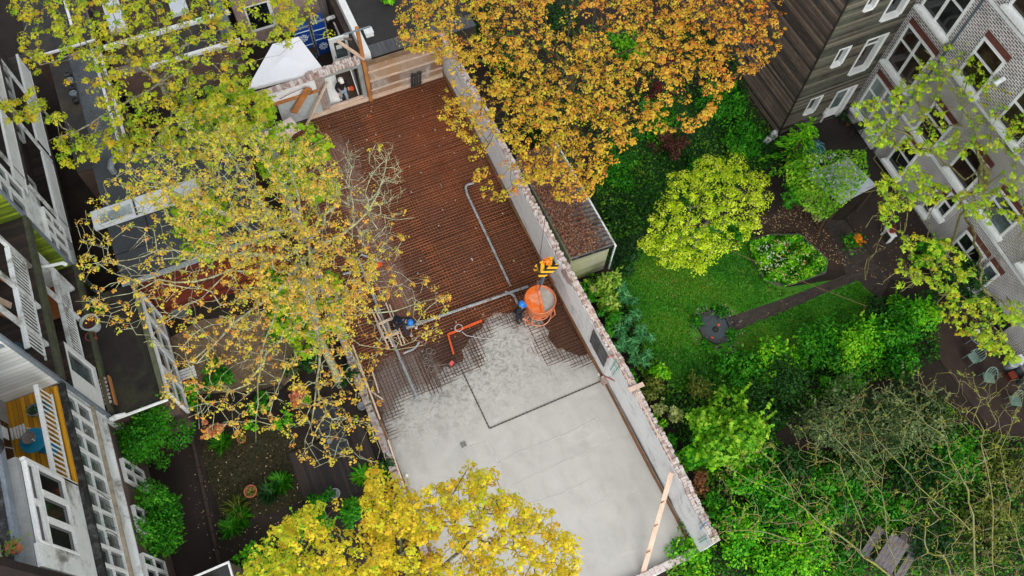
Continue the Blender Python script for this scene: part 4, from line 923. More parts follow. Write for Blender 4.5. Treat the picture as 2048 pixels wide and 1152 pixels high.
for k in range(5): mb.box(q.x - .2 + k * .09, q.y - .2, .43 + DZ, q.x - .14 + k * .09, q.y + .2, .45 + DZ)
mb.build('seat', m_white2, t2); mb = MB()
for k in range(4): mb.box(q.x - .26, q.y - .2, DZ + .52 + k * .1, q.x - .24, q.y + .2, DZ + .58 + k * .1)
mb.build('backrest', m_white2, t2)
for sx in (-.2, .2):
    for sy in (-.18, .18): mb = MB(); mb.bar((q.x + sx, q.y + sy, DZ), (q.x - sx * .4, q.y + sy, DZ + .44), .025, .03); mb.build('leg', m_white2, t2)
# ---- roof terrace oddments
q = P(8, 905, 11.42); t2 = thing('roof_barbecue', 'black kettle shaped thing on the dark roof terrace', 'barbecue', q); mb = MB(); mb.lathe([(.0, .3), (.16, .33), (.26, .48), (.27, .55), (.2, .68), (0, .74)], q, 18); mb.build('kettle', plain('black_enamel', S(24, 22, 26), .3), t2)
for k in range(3): mb = MB(); a = k * 2.09; mb.tube([q + Vector((.14 * math.cos(a), .14 * math.sin(a), .38)), q + Vector((.26 * math.cos(a), .26 * math.sin(a), 0))], .014, 5); mb.build('leg', m_steel, t2)
q = P(36, 1098, 11.45); t2 = thing('plant_pot', 'terracotta pot with a tuft of green on the roof corner', 'pot', q); mb = MB(); mb.lathe([(.11, 0), (.15, .22), (.17, .23), (.17, .28), (.13, .28), (0, .24)], q, 16); mb.build('pot', plain('terracotta', S(176, 92, 60)), t2)
pts = np.array(q) + RNG.normal(size=(70, 3)) * [.14, .14, .05] + [0, 0, .3]; leaves('foliage', pts, RNG.normal(size=(70, 3)) * .4 + [0, 0, 1], .1, RNG.uniform(0, 1, 70), leafmat('roof_pot_leaf', [S(60, 90, 30), S(130, 150, 60)]), t2)

# ---- party walls between the houses
def fin(y0, y1, x0, x1, z1, m, label, z0=0):
    mb = MB(); mb.box(x0, y0, z0, x1, y1, z1); return tag(mb.build('party_wall', m, origin=(x0, y0, 0)), label, 'party wall', 'party walls between the terraced houses')
fin(13.86, 14.04, -17, FX + .04, 11.7, m_wboards, 'white boarded party wall beside the yellow balcony')
mb = MB(); mb.box(-17, 13.84, 11.705, FX + .1, 14.07, 11.8); mb.bar((FX + .1, 13.95, 3.5), (FX + .1, 13.95, 11.7), .1, .12); mb.box(FX - 1.5, 13.82, 10.9, FX, 13.855, 11.1); tag(mb.build('coping_gutter', m_zinc, origin=(FX, 13.95, 3.5)), 'grey gutter and downpipe on the edge of the white boarded party wall', 'gutter')
fin(20.8, 20.95, -10.3, FX, 9.6, m_green_wall, 'mossy green boarded party wall fin on the left edge')
mb = MB(); mb.bar((FX + .04, 20.87, 2.0), (FX + .04, 20.87, 12.5), .1, .1); mb.tube([(FX + .1, 20.85, 2.1), (FX + .1, 20.5, 2.0), (FX + .35, 20.3, 1.95)], .05, 8, 0); tag(mb.build('downpipe', m_zinc, origin=(FX, 20.87, 2)), 'long grey downpipe on the outer edge of the mossy green fin', 'downpipe')
fin(6.9, 7.12, -17, FX + .02, 13.6, mat('wet_dark_brick', S(44, 34, 30), S(26, 21, 19), 3), 'dark brown party wall at the bottom left corner')
# ---- house with open balconies (middle)
t = thing('terraced_house', 'old rear front with open railed balconies between the mossy fin and the white boards', 'house', (FX, 17.4, 0)); HB = t
mb = MB(); mb.box(-17, 14.06, 0, FX - .1, 20.78, 3.6); mb.build('ground_storey', m_brick_l, t)
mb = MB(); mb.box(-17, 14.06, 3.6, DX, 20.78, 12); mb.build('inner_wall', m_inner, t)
mb = MB(); mb.box(DX, 16.05, 3.62, FX + .1, 20.76, 3.85); mb.build('lower_balcony_floor', m_deck_dark, t)
mb = MB(); mb.box(DX, 14.08, 7.4, FX + .02, 20.76, 7.62); mb.build('upper_balcony_floor', m_deck_dark, t)
mb = MB(); mb.box(FX + .02, 14.08, 7.3, FX + .16, 20.76, 7.66); mb.build('upper_ledge', m_fin_dark, t)
mb = MB(); mb.box(FX + .1, 14.08, 3.5, FX + .24, 20.76, 3.9); mb.build('lower_ledge', m_fin_dark, t)
railing(t, 16.05, 19.6, 4.6, 5.65, step=.13, topw=.14, m=m_white2); railing(t, 14.6, 18.5, 8.05, 9.2, step=.15, topw=.16, m=m_white2)
for yy, z0, z1 in ((16.9, 7.62, 12), (18.6, 7.62, 12), (15.4, 7.62, 12), (18.2, 3.9, 7.4), (19.65, 3.9, 7.4)):
    mb = MB(); mb.box(FX - .14, yy - .06, z0, FX - .01, yy + .06, z1); mb.build('post', m_white2, t)
mb = MB(); mb.box(DX, 19.6, 3.86, FX - .15, 19.7, 7.39); mb.build('side_screen', m_white2, t)
o = None; mb = MB()
mb.box(FX - .1, 14.1, 3.9, FX + .05, 14.95, 6.5); mb.box(FX - .1, 15.85, 3.9, FX + .05, 16.02, 6.5); mb.box(FX - .1, 14.95, 6.3, FX + .05, 15.85, 6.5); mb.box(FX - .1, 14.95, 3.9, FX + .05, 15.85, 4.2); mb.box(DX, 15.95, 3.9, FX - .1, 16.03, 6.4); o = mb.build('balcony_bay', m_white, t)
mb = MB(); mb.box(FX - .06, 14.95, 4.2, FX - .02, 15.85, 6.3); mb.build('frosted_pane', m_glass_g, o)
mb = MB(); mb.box(DX, 14.1, 6.5, FX + .06, 16.03, 6.56); mb.build('bay_roof', m_deck_dark, t)
mb = MB(); mb.tube([(FX - .1, 19.0, 6.9), (FX + .3, 18.9, 6.9), (FX + .75, 18.8, 6.95)], .06, 8); mb.tube([(FX + .75, 18.8, 6.95), (FX + .8, 18.8, 6.8)], .07, 8); mb.build('vent_pipe', m_white, t)
q = P(113, 612, 3.86); t2 = thing('storage_box', 'orange brown wooden box on the lower railed balcony', 'box', q); mb = MB(); mb.box(q.x - .25, q.y - .55, 3.86, q.x + .3, q.y + .45, 4.55); mb.build('box_body', m_raw2, t2); mb = MB(); mb.box(q.x - .27, q.y - .57, 4.552, q.x + .32, q.y + .47, 4.6); mb.build('lid', mat('box_lid', S(172, 104, 56), S(128, 74, 40)), t2)
for k, (px, py, L, lab) in enumerate(((10, 560, 1.6, 'leaning plank at the far end of the upper left balcony'), (22, 612, 1.1, 'short pale board leaning in the upper left balcony'), (34, 640, 1.3, 'brown board leaning beside the balcony railing'))):
    q = P(px, py, 7.63); mb = MB(); mb.bar(q, q + Vector((-.3, .1, L)), .22, .05); tag(mb.build('board', (m_raw2, m_raw, m_raw2)[k], origin=q), lab, 'board', 'boards stored on the upper left balcony')
q = P(38, 705, 7.63); mb = MB(); mb.lathe([(.2, 0), (.27, .15), (.24, .3), (.1, .36), (0, .37)], q, 14); tag(mb.build('tarp_bundle', mat('blue_grey_tarp', S(60, 92, 104), S(34, 52, 62)), origin=q), 'blue grey tarpaulin bundle in the corner of the upper left balcony', 'tarpaulin')
q = P(50, 722, 7.63); mb = MB(); mb.lathe([(.16, 0), (.25, .1), (.22, .26), (0, .33)], q, 12); tag(mb.build('white_sack', m_white2, origin=q), 'white sack lying in the corner of the upper left balcony', 'sack')
# ---- house at the top left
t = thing('terraced_house', 'white rear front with slatted balconies and bay windows at the top left', 'house', (FX, 27, 0))
mb = MB(); mb.box(-17, 20.97, 0, FX - .9, 34, 12); mb.build('core', mat('dark_rear_wall', S(66, 56, 50), S(36, 31, 29), 2), t)
mb = MB(); mb.box(FX - .9, 20.97, 5.5, FX - .1, 23.3, 6.1); mb.box(FX - .9, 20.97, 6.15, FX - .12, 22.6, 9.5); mb.box(FX - .9, 20.97, 2.5, FX - .12, 22.9, 5.5); mb.build('bay', m_white2, t)
lwin(t, 21.05, 22.55, 6.9, 8.9, 2, x=FX - .02, transom=.6, g=m_glass_g); lwin(t, 21.05, 22.85, 3.5, 5.3, 3, x=FX - .02, transom=.6)
for y0, y1, z0, z1 in ((23.3, 33.9, 2.6, 2.8), (23.3, 33.9, 6.2, 6.4)): mb = MB(); mb.box(FX - .9, y0, z0, FX, y1, z1); mb.build('balcony_floor', m_deck_dark, t)
for y0, y1, z0, z1 in ((22.6, 26.9, 2.85, 3.85), (27.4, 32.6, 2.85, 4.05), (22.7, 26.4, 6.45, 7.45), (27.0, 32.6, 6.45, 7.45)): railing(t, y0, y1, z0, z1, step=.095, topw=.1, bal=.028)
for yy in (23.4, 27.1, 30.2): mb = MB(); mb.box(FX - .12, yy - .06, 2.8, FX - .02, yy + .06, 12); mb.build('post', m_white2, t)
for yy in (25, 29, 31.5):
    lwin(t, yy - .8, yy + .8, 3.2, 5.6, 2, x=FX - .8, transom=.6)
# ---- extensions behind the houses, flat roofs at about 3.6 m
m_slab_roof = mat('grey_roof_panels', S(66, 70, 74), S(48, 51, 55), .7, .6, fine=12, bmp=.1)
t = thing('rear_extension', 'flat dark roofed extension with white side windows beside the gravel garden', 'extension', (-8, 16.6, 0))
mb = MB(); mb.box(FX - .1, 13.95, 0, -7.02, 19.25, 3.5); mb.build('walls', m_brick_l, t)
mb = MB(); mb.box(FX - .1, 13.95, 3.5, -6.98, 19.25, 3.58); mb.build('roof', mat('black_mossy_roof', S(44, 38, 34), S(24, 21, 19), 1.1, .7, fine=14, dirt=S(52, 54, 34)), t)
mb = MB(); mb.box(-9.0, 15.9, 3.582, -8.88, 20.6, 3.72); mb.box(-7.12, 13.95, 3.582, -6.96, 19.25, 3.7); mb.build('roof_edge', mat('mossy_grey_edge', S(104, 108, 84), S(70, 76, 52), 3), t)
lwin(t, 14.2, 16.6, .9, 3.3, 2, x=-6.93, transom=.5, fw=.09); lwin(t, 16.7, 18.9, .9, 3.3, 2, x=-6.93, transom=.5, fw=.09)
mb = MB(); mb.tube([(-9.0, 13.85, 3.62), (-6.95, 13.85, 3.58)], .06, 8); mb.build('gutter', m_white, t)
t = thing('red_clad_extension', 'extension with a red brown boarded wall and grey panelled flat roof under the maple', 'extension', (-5, 20, 0))
m_red = boards('red_cedar_boards', S(120, 44, 22), S(70, 26, 14), 2, .14, .6)
mb = MB(); mb.box(-7.4, 19.3, 0, -1.2, 25.6, 3.5); mb.build('cedar_wall', m_red, t)
mb = MB()
for k in range(4):
    for j in range(2): mb.box(-7.45 + k * 1.56, 19.3 + j * 1.5, 3.5, -7.45 + k * 1.56 + 1.52, 19.3 + j * 1.5 + 1.46, 3.56)
mb.box(-7.4, 22.3, 3.5, -1.2, 25.6, 3.55); mb.build('roof_panel', m_slab_roof, t)
mb = MB(); mb.box(-7.46, 19.2, 3.45, -1.2, 19.32, 3.66); mb.build('fascia', mat('pale_blue_fascia', S(150, 158, 162), S(118, 126, 130)), t)
mb = MB(); mb.box(-7.9, 22.2, 3.58, -3.5, 23.1, 3.74); o = mb.build('roof_light', mat('milky_panel', S(214, 218, 222), S(190, 196, 202), 1.2, .3, bmp=0), t)
mb = MB(); mb.box(-7.6, 22.35, 3.742, -6.3, 22.85, 3.75); mb.build('roof_light_pane', glass('pale_sky_glass', S(120, 132, 136), .15), o)
for xx in (-6.15, -4.7): mb = MB(); mb.box(xx - .035, 22.19, 3.745, xx + .035, 23.11, 3.78); mb.build('glazing_bar', m_black, o)
mb = MB(); mb.tube([(-6.6, 24.8, 3.6), (-6.6, 24.8, 3.95), (-6.5, 25.0, 4.05), (-6.3, 25.2, 4.0)], .14, 10); mb.build('vent_bend', m_zinc, t)
# ---- extensions at the top left
t = thing('flat_roof_extension', 'long low extension with a wet grey roof strip beside the top left balconies', 'extension', (-7.2, 29, 0))
mb = MB(); mb.box(-8.3, 26.2, 0, -6.0, 33.2, 2.6); mb.build('walls', m_brick_l, t); mb = MB(); mb.box(-7.4, 26.2, 2.6, -6.3, 33.2, 2.66); mb.build('wet_roof', mat('wet_grey_roof', S(92, 98, 102), S(40, 42, 44), .6, .35, fine=8), t)
mb = MB(); mb.box(-8.3, 26.2, 2.6, -7.41, 33.2, 2.65); mb.build('dark_roof', m_roofdark, t)
for xx in (-6.25, -5.95): mb = MB(); mb.box(xx - .06, 26.2, 2.661, xx + .06, 33.4, 2.78); mb.build('white_kerb', m_white2, t)
for k in range(5): q = Vector((-7.55, 31.8 - k * .42, 2.66)); t2 = thing('roof_pot', 'small dark pot in a row of five on the dark flat roof', 'pot', q, 'row of dark pots on the flat roof'); mb = MB(); mb.lathe([(.11, 0), (.16, .22), (.17, .24), (.13, .24), (.12, .18), (0, .17)], q, 14); mb.build('pot', m_zinc if k % 2 else m_black, t2)
t = thing('flat_roof_extension', 'flat roofed extension with leaf litter and a white roof edge under the yellow maple', 'extension', (-3, 32.5, 0))
mb = MB(); mb.box(-5.6, 30.9, 0, .3, 37, 2.6); mb.build('walls', brickmat('brown_brick_y', 'y', S(96, 58, 48), S(72, 46, 40), S(112, 100, 92)), t)
mb = MB(); mb.box(-5.6, 31.6, 2.6, .3, 37, 2.66); mb.build('roof', mat('leaf_littered_roof', S(72, 56, 42), S(36, 29, 24), 2.5, .9, fine=16), t)
mb = MB(); mb.box(-5.7, 32.75, 2.67, .4, 32.95, 2.85); mb.box(-4.0, 30.82, 2.62, .4, 31.0, 2.8); mb.build('white_edge', m_white, t); mb = MB(); mb.box(-4, 31.0, 2.661, .3, 32.7, 2.7); mb.build('dark_strip', m_roofdark, t)
for xx in (-5.2, -2.2): mb = MB(); mb.box(xx, 33.6, 2.67, xx + .8, 36, 2.9); mb.build('roof_light', mat('milky_panel_%d' % int(xx * -10), S(206, 212, 216), S(180, 188, 194), 1, .3, bmp=0), t)
mb = MB(); mb.box(-.35, 31.2, 2.71, .25, 33.9, 2.95); mb.build('roof_light', m_glass_g, t)
t = thing('shed_roof', 'dark shed roof with a white edge in the top left corner', 'shed', (-8, 35, 0)); mb = MB(); mb.box(-9, 33.6, 0, -6, 37.5, 2.6); mb.build('walls', m_brick_l, t); mb = MB(); mb.box(-9, 33.6, 2.6, -6.1, 37.5, 2.68); mb.build('roof', m_roofdark, t); mb = MB(); mb.box(-6.9, 34.4, 2.69, -6.78, 37, 2.8); mb.box(-9, 33.5, 2.69, -6, 33.6, 2.78); mb.build('white_edge', m_white, t)

# ================================================================ FAR END OF THE SITE
m_brick_y = brickmat('old_wall_brick', 'y', S(150, 112, 100), S(112, 78, 70), S(176, 168, 158))
m_concr = mat('grey_concrete', S(158, 158, 154), S(122, 122, 118), 2, .85)
FY = 27.3
mb = MB(); mb.box(2.2, 27.22, 0, 9.4, 27.34, .2); tag(mb.build('sole_plate', m_raw, origin=(6, 27.28, 0)), 'pale timber sole plate along the far end of the pit', 'timber')
t = thing('door_wall', 'broken brick wall with a concrete framed doorway at the far end of the pit', 'wall', (4.2, 27.5, 0))
mb = MB(); mb.box(2.95, FY + .05, 0, 3.3, FY + .4, 2.75); mb.build('brick_pier', m_brick_y, t)
mb = MB(); mb.box(3.3, FY + .08, 0, 3.42, FY + .36, 2.4); mb.box(5.1, FY + .05, 0, 5.32, FY + .4, 2.55); mb.box(3.3, FY + .05, 2.4, 5.1, FY + .4, 2.6); mb.build('door_frame', m_concr, t)
mb = MB(); x = 2.7
while x < 5.5:
    for k in range(2): mb.obox((x, FY + .12 + k * .2, 2.66 + random.uniform(0, .05) + (.06 if x > 4 else 0)), (.1, .2, .14 + random.uniform(0, .1)), Matrix.Rotation(random.uniform(-.2, .2), 3, 'Z'), random.choice((0, 1)))
    x += .115
mb.build('brick_top', [m_oldbrick2, m_oldbrick], t)
mb = MB(); mb.bar((3.3, 27.42, .2), (5.1, 27.42, .25), .12, .1); mb.build('threshold', m_raw, t)
mb = MB(); mb.box(.9, FY + .05, 0, 2.94, FY + .12, 1.72); mb.build('grey_board', plain('grey_board', S(172, 176, 174), .6), t)
mb = MB(); mb.box(.6, FY + .08, 1.8, 2.94, FY + .35, 2.45); mb.build('upper_wall', m_plaster, t)
mb = MB(); mb.bar((.7, FY + .02, 1.76), (2.95, FY + .02, 1.76), .1, .14); mb.build('beam', m_raw2, t)
mb = MB(); x = .2
while x < 2.8: mb.obox((x, FY + .22, 2.5 + random.uniform(0, .04)), (.2, .3, .1), Matrix.Rotation(random.uniform(-.1, .1), 3, 'Z'), random.choice((0, 1))); x += .21
mb.build('brick_top', [m_oldbrick2, m_oldbrick], t)
mb = MB(); pts = [Vector((1.1, FY - .02, 2.05)), Vector((1.7, FY - .03, 2.2)), Vector((2.3, FY - .03, 2.3)), Vector((2.6, FY - .04, 2.2)), Vector((2.7, FY - .05, 1.9)), Vector((2.5, FY - .03, 1.7))]; mb.tube(pts, .014, 5)
tag(mb.build('loose_cable', plain('black_cable', S(40, 44, 48)), origin=pts[0]), 'dark cable drooping along the white wall left of the doorway', 'cable')
mb = MB(); mb.poly([(2.2, 27.4, .012), (6, 27.4, .012), (6, 30.2, .012), (2.2, 30.2, .012)]); struct(mb, 'room_floor', mat('brown_room_floor', S(96, 78, 64), S(60, 48, 40), 1.5, .8), 'brown floor behind the doorway', 'floor')
for pts, lab in ((((3.46, 27.75, .0), (4.05, 27.62, .0), (4.05, 28.0, 2.0), (3.46, 28.1, 2.0)), 'white door leaf leaning inside the doorway behind the worker'), (((4.92, 27.6, 0), (5.06, 28.2, 0), (5.02, 28.5, 2.0), (4.8, 27.9, 2.0)), 'narrow pale panel leaning at the right side of the doorway')):
    mb = MB(); vs = [Vector(p) for p in pts]; nn = (vs[1] - vs[0]).cross(vs[3] - vs[0]).normalized() * .04; mb.add(vs + [v + nn for v in vs], [(0, 1, 2, 3), (7, 6, 5, 4), (0, 4, 5, 1), (1, 5, 6, 2), (2, 6, 7, 3), (3, 7, 4, 0)]); tag(mb.build('leaning_panel', m_white, origin=vs[0]), lab, 'panel')
q = P(704, 179, .02); mb = MB(); mb.lathe([(.0, .0), (.12, .02), (.15, .1), (.1, .18), (0, .2)], q, 12); mb.tube([q + Vector((-.1, 0, .15)), q + Vector((0, 0, .3)), q + Vector((.1, 0, .15))], .012, 5); tag(mb.build('orange_bucket', m_orange, origin=q), 'small orange tub on the brown floor behind the worker', 'tub')
# timber post, brace and scaffold tube
mb = MB(); mb.bar((5.41, 27.2, 0), (5.41, 27.2, 5.1), .17, .17, up=(1, 0, 0)); tag(mb.build('timber_post', m_raw2, origin=(5.41, 27.2, 0)), 'tall orange brown timber post beside the doorway', 'post')
a, b_ = PY(675, 82, 27.55), PY(728, 118, 27.1); mb = MB(); mb.bar(a, b_, .12, .1); tag(mb.build('timber_brace', m_raw, origin=b_), 'pale timber brace slanting up to the tall post', 'brace')
a, b_ = PY(687, 69, 27.05), PY(740, 53, 27.05); mb = MB(); mb.tube([a, b_], .045, 8); tag(mb.build('scaffold_tube', m_zinc, origin=a), 'grey scaffold tube across the top of the tall post', 'tube')
a, b_ = PY(688, 77, 27.3), PY(703, 79, 27.3); mb = MB(); mb.tube([a, b_], .05, 8); tag(mb.build('tube_clamp', m_steel, origin=a), 'steel tube clamp hanging beside the tall post', 'clamp')
a, b_ = P(612, 253, .05), PY(655, 163, 27.2); mb = MB(); mb.bar(a, b_, .11, .08); tag(mb.build('timber_prop', m_raw, origin=a), 'thin pine prop slanting in front of the grey board', 'prop')
a, b_ = PY(587, 226, 27.15), PY(618, 176, 27.2); mb = MB(); mb.bar(a, b_, .34, .04, up=(0, 1, 0)); tag(mb.build('plywood_strip', m_raw2, origin=a), 'orange plywood strip leaning beside the grey board', 'plywood')
mb = MB(); mb.box(-.2, 24.6, 0, .12, 27.3, .9); mb.box(-.9, 26.2, 0, -.21, 27.2, 1.0); tag(mb.build('corner_wall', [m_concr], origin=(0, 26, 0)), 'short grey wall stub at the left corner of the far end', 'wall')
mb = MB(); mb.obox(P(565, 262, 1.05), (1.5, .9, .1), Matrix.Rotation(.25, 3, 'Z')); tag(mb.build('insulation_board', plain('pale_pink_board', S(226, 206, 202), .7), origin=P(565, 262, 1)), 'pale pink insulation board lying by the wall stub', 'board')
for px, py in ((533, 215), (541, 222)): pass
mb = MB(); mb.bar(P(533, 205, .1), P(541, 250, .1), .12, .08); mb.bar(P(527, 210, .1), P(533, 246, .1), .1, .06); tag(mb.build('timber_stack', m_raw, origin=P(533, 220, 0)), 'couple of pine planks lying left of the site wall', 'planks')
q = P(560, 218, 0); mb = MB(); mb.lathe([(.22, 0), (.28, .5), (.3, .52), (.25, .52), (.22, .3), (0, .28)], q, 16); tag(mb.build('barrel', plain('dark_teal_barrel', S(34, 66, 76)), origin=q), 'dark blue tub under the trees by the site wall', 'tub')
# hoarding with plastic sheet
t = thing('hoarding', 'plywood hoarding covered with crumpled clear plastic sheet', 'hoarding', (7.4, 27.35, 0))
mb = MB(); mb.box(5.55, FY + .05, 0, 9.42, FY + .1, 2.4); mb.build('plywood', boards('brown_plywood', S(164, 128, 92), S(124, 92, 64), 2, .62, .75, gap=S(96, 72, 52)), t)
for zz in (.55, 1.2, 1.85): mb = MB(); mb.box(5.55, FY, zz, 9.42, FY + .05, zz + .09); mb.build('batten', m_raw, t)
mb = MB(); mb.box(5.5, FY - .03, 2.402, 9.5, FY + .2, 2.5); mb.build('top_rail', mat('mossy_rail', S(140, 112, 84), S(96, 76, 56), 3), t)
def film():
    m, nt, b = newmat('clear_plastic'); b.inputs['Base Color'].default_value = S(214, 212, 206); b.inputs['Roughness'].default_value = .25
    tr = node(nt, 'ShaderNodeBsdfTransparent'); mx = node(nt, 'ShaderNodeMixShader'); n1 = noise(nt, scaled(nt, geo(nt), (1.1, 1, .5)), .9, 4, .55, .8)
    nt.links.new(ramp(nt, n1, [(.42, (.05, .05, .05)), (.7, (.5, .5, .5))]), mx.inputs[0]); nt.links.new(tr.outputs[0], mx.inputs[1]); nt.links.new(b.outputs[0], mx.inputs[2]); nt.links.new(mx.outputs[0], nt.nodes['Material Output'].inputs['Surface']); bump(nt, b, n1, 1, .1); return m
mb = MB(); nx, nz = 40, 22; vs = [(5.6 + 3.75 * i / nx, FY - .06 + .05 * math.sin(i * 1.1 + j * .7) * math.sin(j * .5 + i * .3) + random.uniform(-.02, .02), .12 + 2.3 * j / nz) for j in range(nz + 1) for i in range(nx + 1)]
mb.add(vs, [(j * (nx + 1) + i, j * (nx + 1) + i + 1, (j + 1) * (nx + 1) + i + 1, (j + 1) * (nx + 1) + i) for j in range(nz) for i in range(nx)]); mb.build('plastic_sheet', film(), t, smooth=True)
a, b_ = PY(820, 150, FY - .13), PY(842, 172, FY - .13); mb = MB(); [mb.bar((a.x + .02 + k * .15, FY - .15, .06), (a.x + .12 + k * .15, FY - .11, 1.02 - .05 * (k % 2)), .11, .025, up=(0, 1, 0)) for k in range(4)]; mb.bar((a.x, FY - .17, .85), (a.x + .62, FY - .17, .88), .08, .02, up=(0, 1, 0)); mb.bar((a.x - .05, FY - .18, .2), (a.x + .56, FY - .18, .22), .08, .02, up=(0, 1, 0)); mb.build('dark_pallet_board', mat('dark_grey_boards', S(66, 66, 66), S(34, 34, 34)), t)
# flat dark roof behind the hoarding
t = thing('rear_building', 'low building with a dark flat roof and white parapet behind the hoarding', 'building', (8, 30, 0))
mb = MB(); mb.box(5.95, 27.75, 0, 11.5, 38, 2.3); mb.build('walls', m_roofdark, t)
mb = MB(); mb.box(5.95, 28.6, 2.3, 11.5, 38, 2.36); mb.build('roof', mat('black_bitumen', S(52, 50, 49), S(34, 33, 33), .7, .75, fine=10), t)
mb = MB(); mb.box(5.95, 27.75, 2.3, 11.5, 28.58, 2.34); mb.build('wet_strip', mat('wet_grey_strip', S(96, 98, 100), S(48, 48, 50), 1.4, .3, stretch=(6, 1, 1)), t)
mb = MB(); mb.box(5.6, 27.75, 0, 5.94, 38, 2.75); mb.build('parapet', m_white, t); mb = MB(); mb.box(5.3, 27.9, 0, 5.59, 38, 2.2); mb.build('inner_ledge', mat('dirty_ledge', S(74, 62, 54), S(40, 34, 30), 3), t)
q = P(738, 68, 2.4); mb = MB(); mb.box(q.x - .2, q.y - .18, 2.37, q.x + .2, q.y + .18, 2.6); mb.box(q.x - .22, q.y - .2, 2.602, q.x + .22, q.y + .2, 2.64); mb.build('roof_vent', m_white, t)
# white door, blue cabinets, round table
t = thing('white_door', 'white half glazed door standing in a frame behind the broken wall', 'door', (4.9, 29.6, 0)); x0, x1, yd = 4.45, 5.3, 29.6
mb = MB(); mb.box(x0 - .08, yd - .03, 0, x0, yd + .1, 2.25); mb.box(x1, yd - .03, 0, x1 + .1, yd + .1, 2.25); mb.box(x0 - .08, yd - .03, 2.251, x1 + .1, yd + .1, 2.36); mb.build('frame', m_white, t)
mb = MB(); mb.box(x0, yd, 0, x1, yd + .05, .95); mb.box(x0, yd, .95, x0 + .13, yd + .05, 2.25); mb.box(x1 - .13, yd, .95, x1, yd + .05, 2.25); mb.box(x0 + .13, yd, 2.08, x1 - .13, yd + .05, 2.25); o = mb.build('leaf', m_white, t)
mb = MB(); mb.box(x0 + .13, yd + .02, .95, x1 - .13, yd + .03, 2.08); mb.build('pane', m_glass_g, o); mb = MB(); mb.box(x0 + .22, yd - .004, 1.6, x0 + .5, yd + .015, 1.85); mb.build('notice', m_white, o); mb = MB(); mb.bar((x0 + .07, yd - .04, 1.05), (x0 + .07, yd - .04, 1.2), .03, .03); mb.build('handle', m_steel, o)
m_blue = mat('blue_panel_paint', S(20, 66, 148), S(14, 48, 116), 1.5, .4, bmp=.05); m_crest = plain('white_print', S(206, 218, 226), .6)
for x0, x1, yd, crest_z, lab in ((3.0, 3.75, 31.0, 1.55, 'left blue cabinet with a round white crest beside the white tent'), (3.95, 4.6, 31.1, .55, 'right blue cabinet with a white crest low on its front, next to the brick wall')):
    t = thing('blue_cabinet', lab, 'cabinet', ((x0 + x1) / 2, yd, 0)); mb = MB(); mb.box(x0, yd, 0, x1, yd + .6, 2.2); mb.build('cabinet_body', m_blue, t)
    mb = MB(); mb.box(x0 - .06, yd - .03, 0, x0 - .001, yd + .05, 2.25); mb.box(x1 + .001, yd - .03, 0, x1 + .06, yd + .05, 2.25); mb.box(x0 - .06, yd - .03, 2.201, x1 + .06, yd + .05, 2.27); mb.build('frame', m_zinc, t)
    for zz in ((1.0, 1.95) if crest_z > 1 else (1.05, 1.7)): mb = MB(); mb.box(x0, yd - .02, zz, x1, yd - .002, zz + .05); mb.build('white_strip', m_crest, t)
    cx = (x0 + x1) / 2; mb = MB(); rm = Matrix.Rotation(R(90), 3, 'X'); mb.torus((cx, yd - .01, crest_z), .2, .016, 24, 4, mat3=rm); mb.torus((cx, yd - .01, crest_z), .1, .02, 18, 4, mat3=rm)
    for k in range(8): a = k * math.pi / 4; mb.bar((cx + .07 * math.cos(a), yd - .01, crest_z + .07 * math.sin(a)), (cx + .25 * math.cos(a), yd - .01, crest_z + .25 * math.sin(a)), .02, .05, up=(0, 1, 0))
    mb.build('crest', m_crest, t)
q = P(621, 118, 0); t = thing('round_table', 'round dark brown table in front of the blue cabinets', 'table', q); mb = MB(); mb.lathe([(0, .74), (.5, .74), (.52, .76), (.5, .79), (0, .79)], q, 28); mb.build('table_top', mat('dark_brown_top', S(62, 52, 44), S(42, 35, 30), 3, .5), t); mb = MB(); mb.cyl(q, .05, 0, .74, 8); mb.lathe([(.3, 0), (.28, .04), (.05, .06)], q, 14, close=True); mb.build('pedestal', m_black, t)
# tent
t = thing('party_tent', 'white party tent roof beside the blue cabinets', 'tent', (1.6, 29, 0)); cs = [P(655, 158, 2.5), P(597, 73, 2.5), P(545, 88, 2.5), P(496, 180, 2.5)]; cs = [Vector((v.x, max(v.y, 27.72), 2.62 if v.y < 28.5 else 2.5)) for v in cs]; ap = (cs[0] + cs[1] + cs[2] + cs[3]) / 4 + Vector((0, .1, .06))
mb = MB(); n = 10; m_tent = mat('white_tent_cloth', S(238, 239, 241), S(228, 230, 234), .8, .6, bmp=.05)
for i in range(4):
    a, b_ = cs[i], cs[(i + 1) % 4]; vs = []
    for j in range(n + 1):
        f = j / n; vs.append([ap * (1 - f) + (a * (1 - s_ / n) + b_ * (s_ / n)) * f + Vector((0, 0, -.04 * math.sin(math.pi * f))) for s_ in range(n + 1)])
    fl = [v for row in vs for v in row]; mb.add(fl, [(r_ * (n + 1) + c_, r_ * (n + 1) + c_ + 1, (r_ + 1) * (n + 1) + c_ + 1, (r_ + 1) * (n + 1) + c_) for r_ in range(n) for c_ in range(n)])
    mb.add([a, b_, b_ - Vector((0, 0, .22)), a - Vector((0, 0, .22))], [(0, 1, 2, 3)])
mb.build('canopy', m_tent, t)
for q in cs: q = q * .94 + ap * .06; mb = MB(); mb.bar((q.x, q.y, 0), (q.x, q.y, 2.45), .05, .05); mb.build('leg', m_white, t)
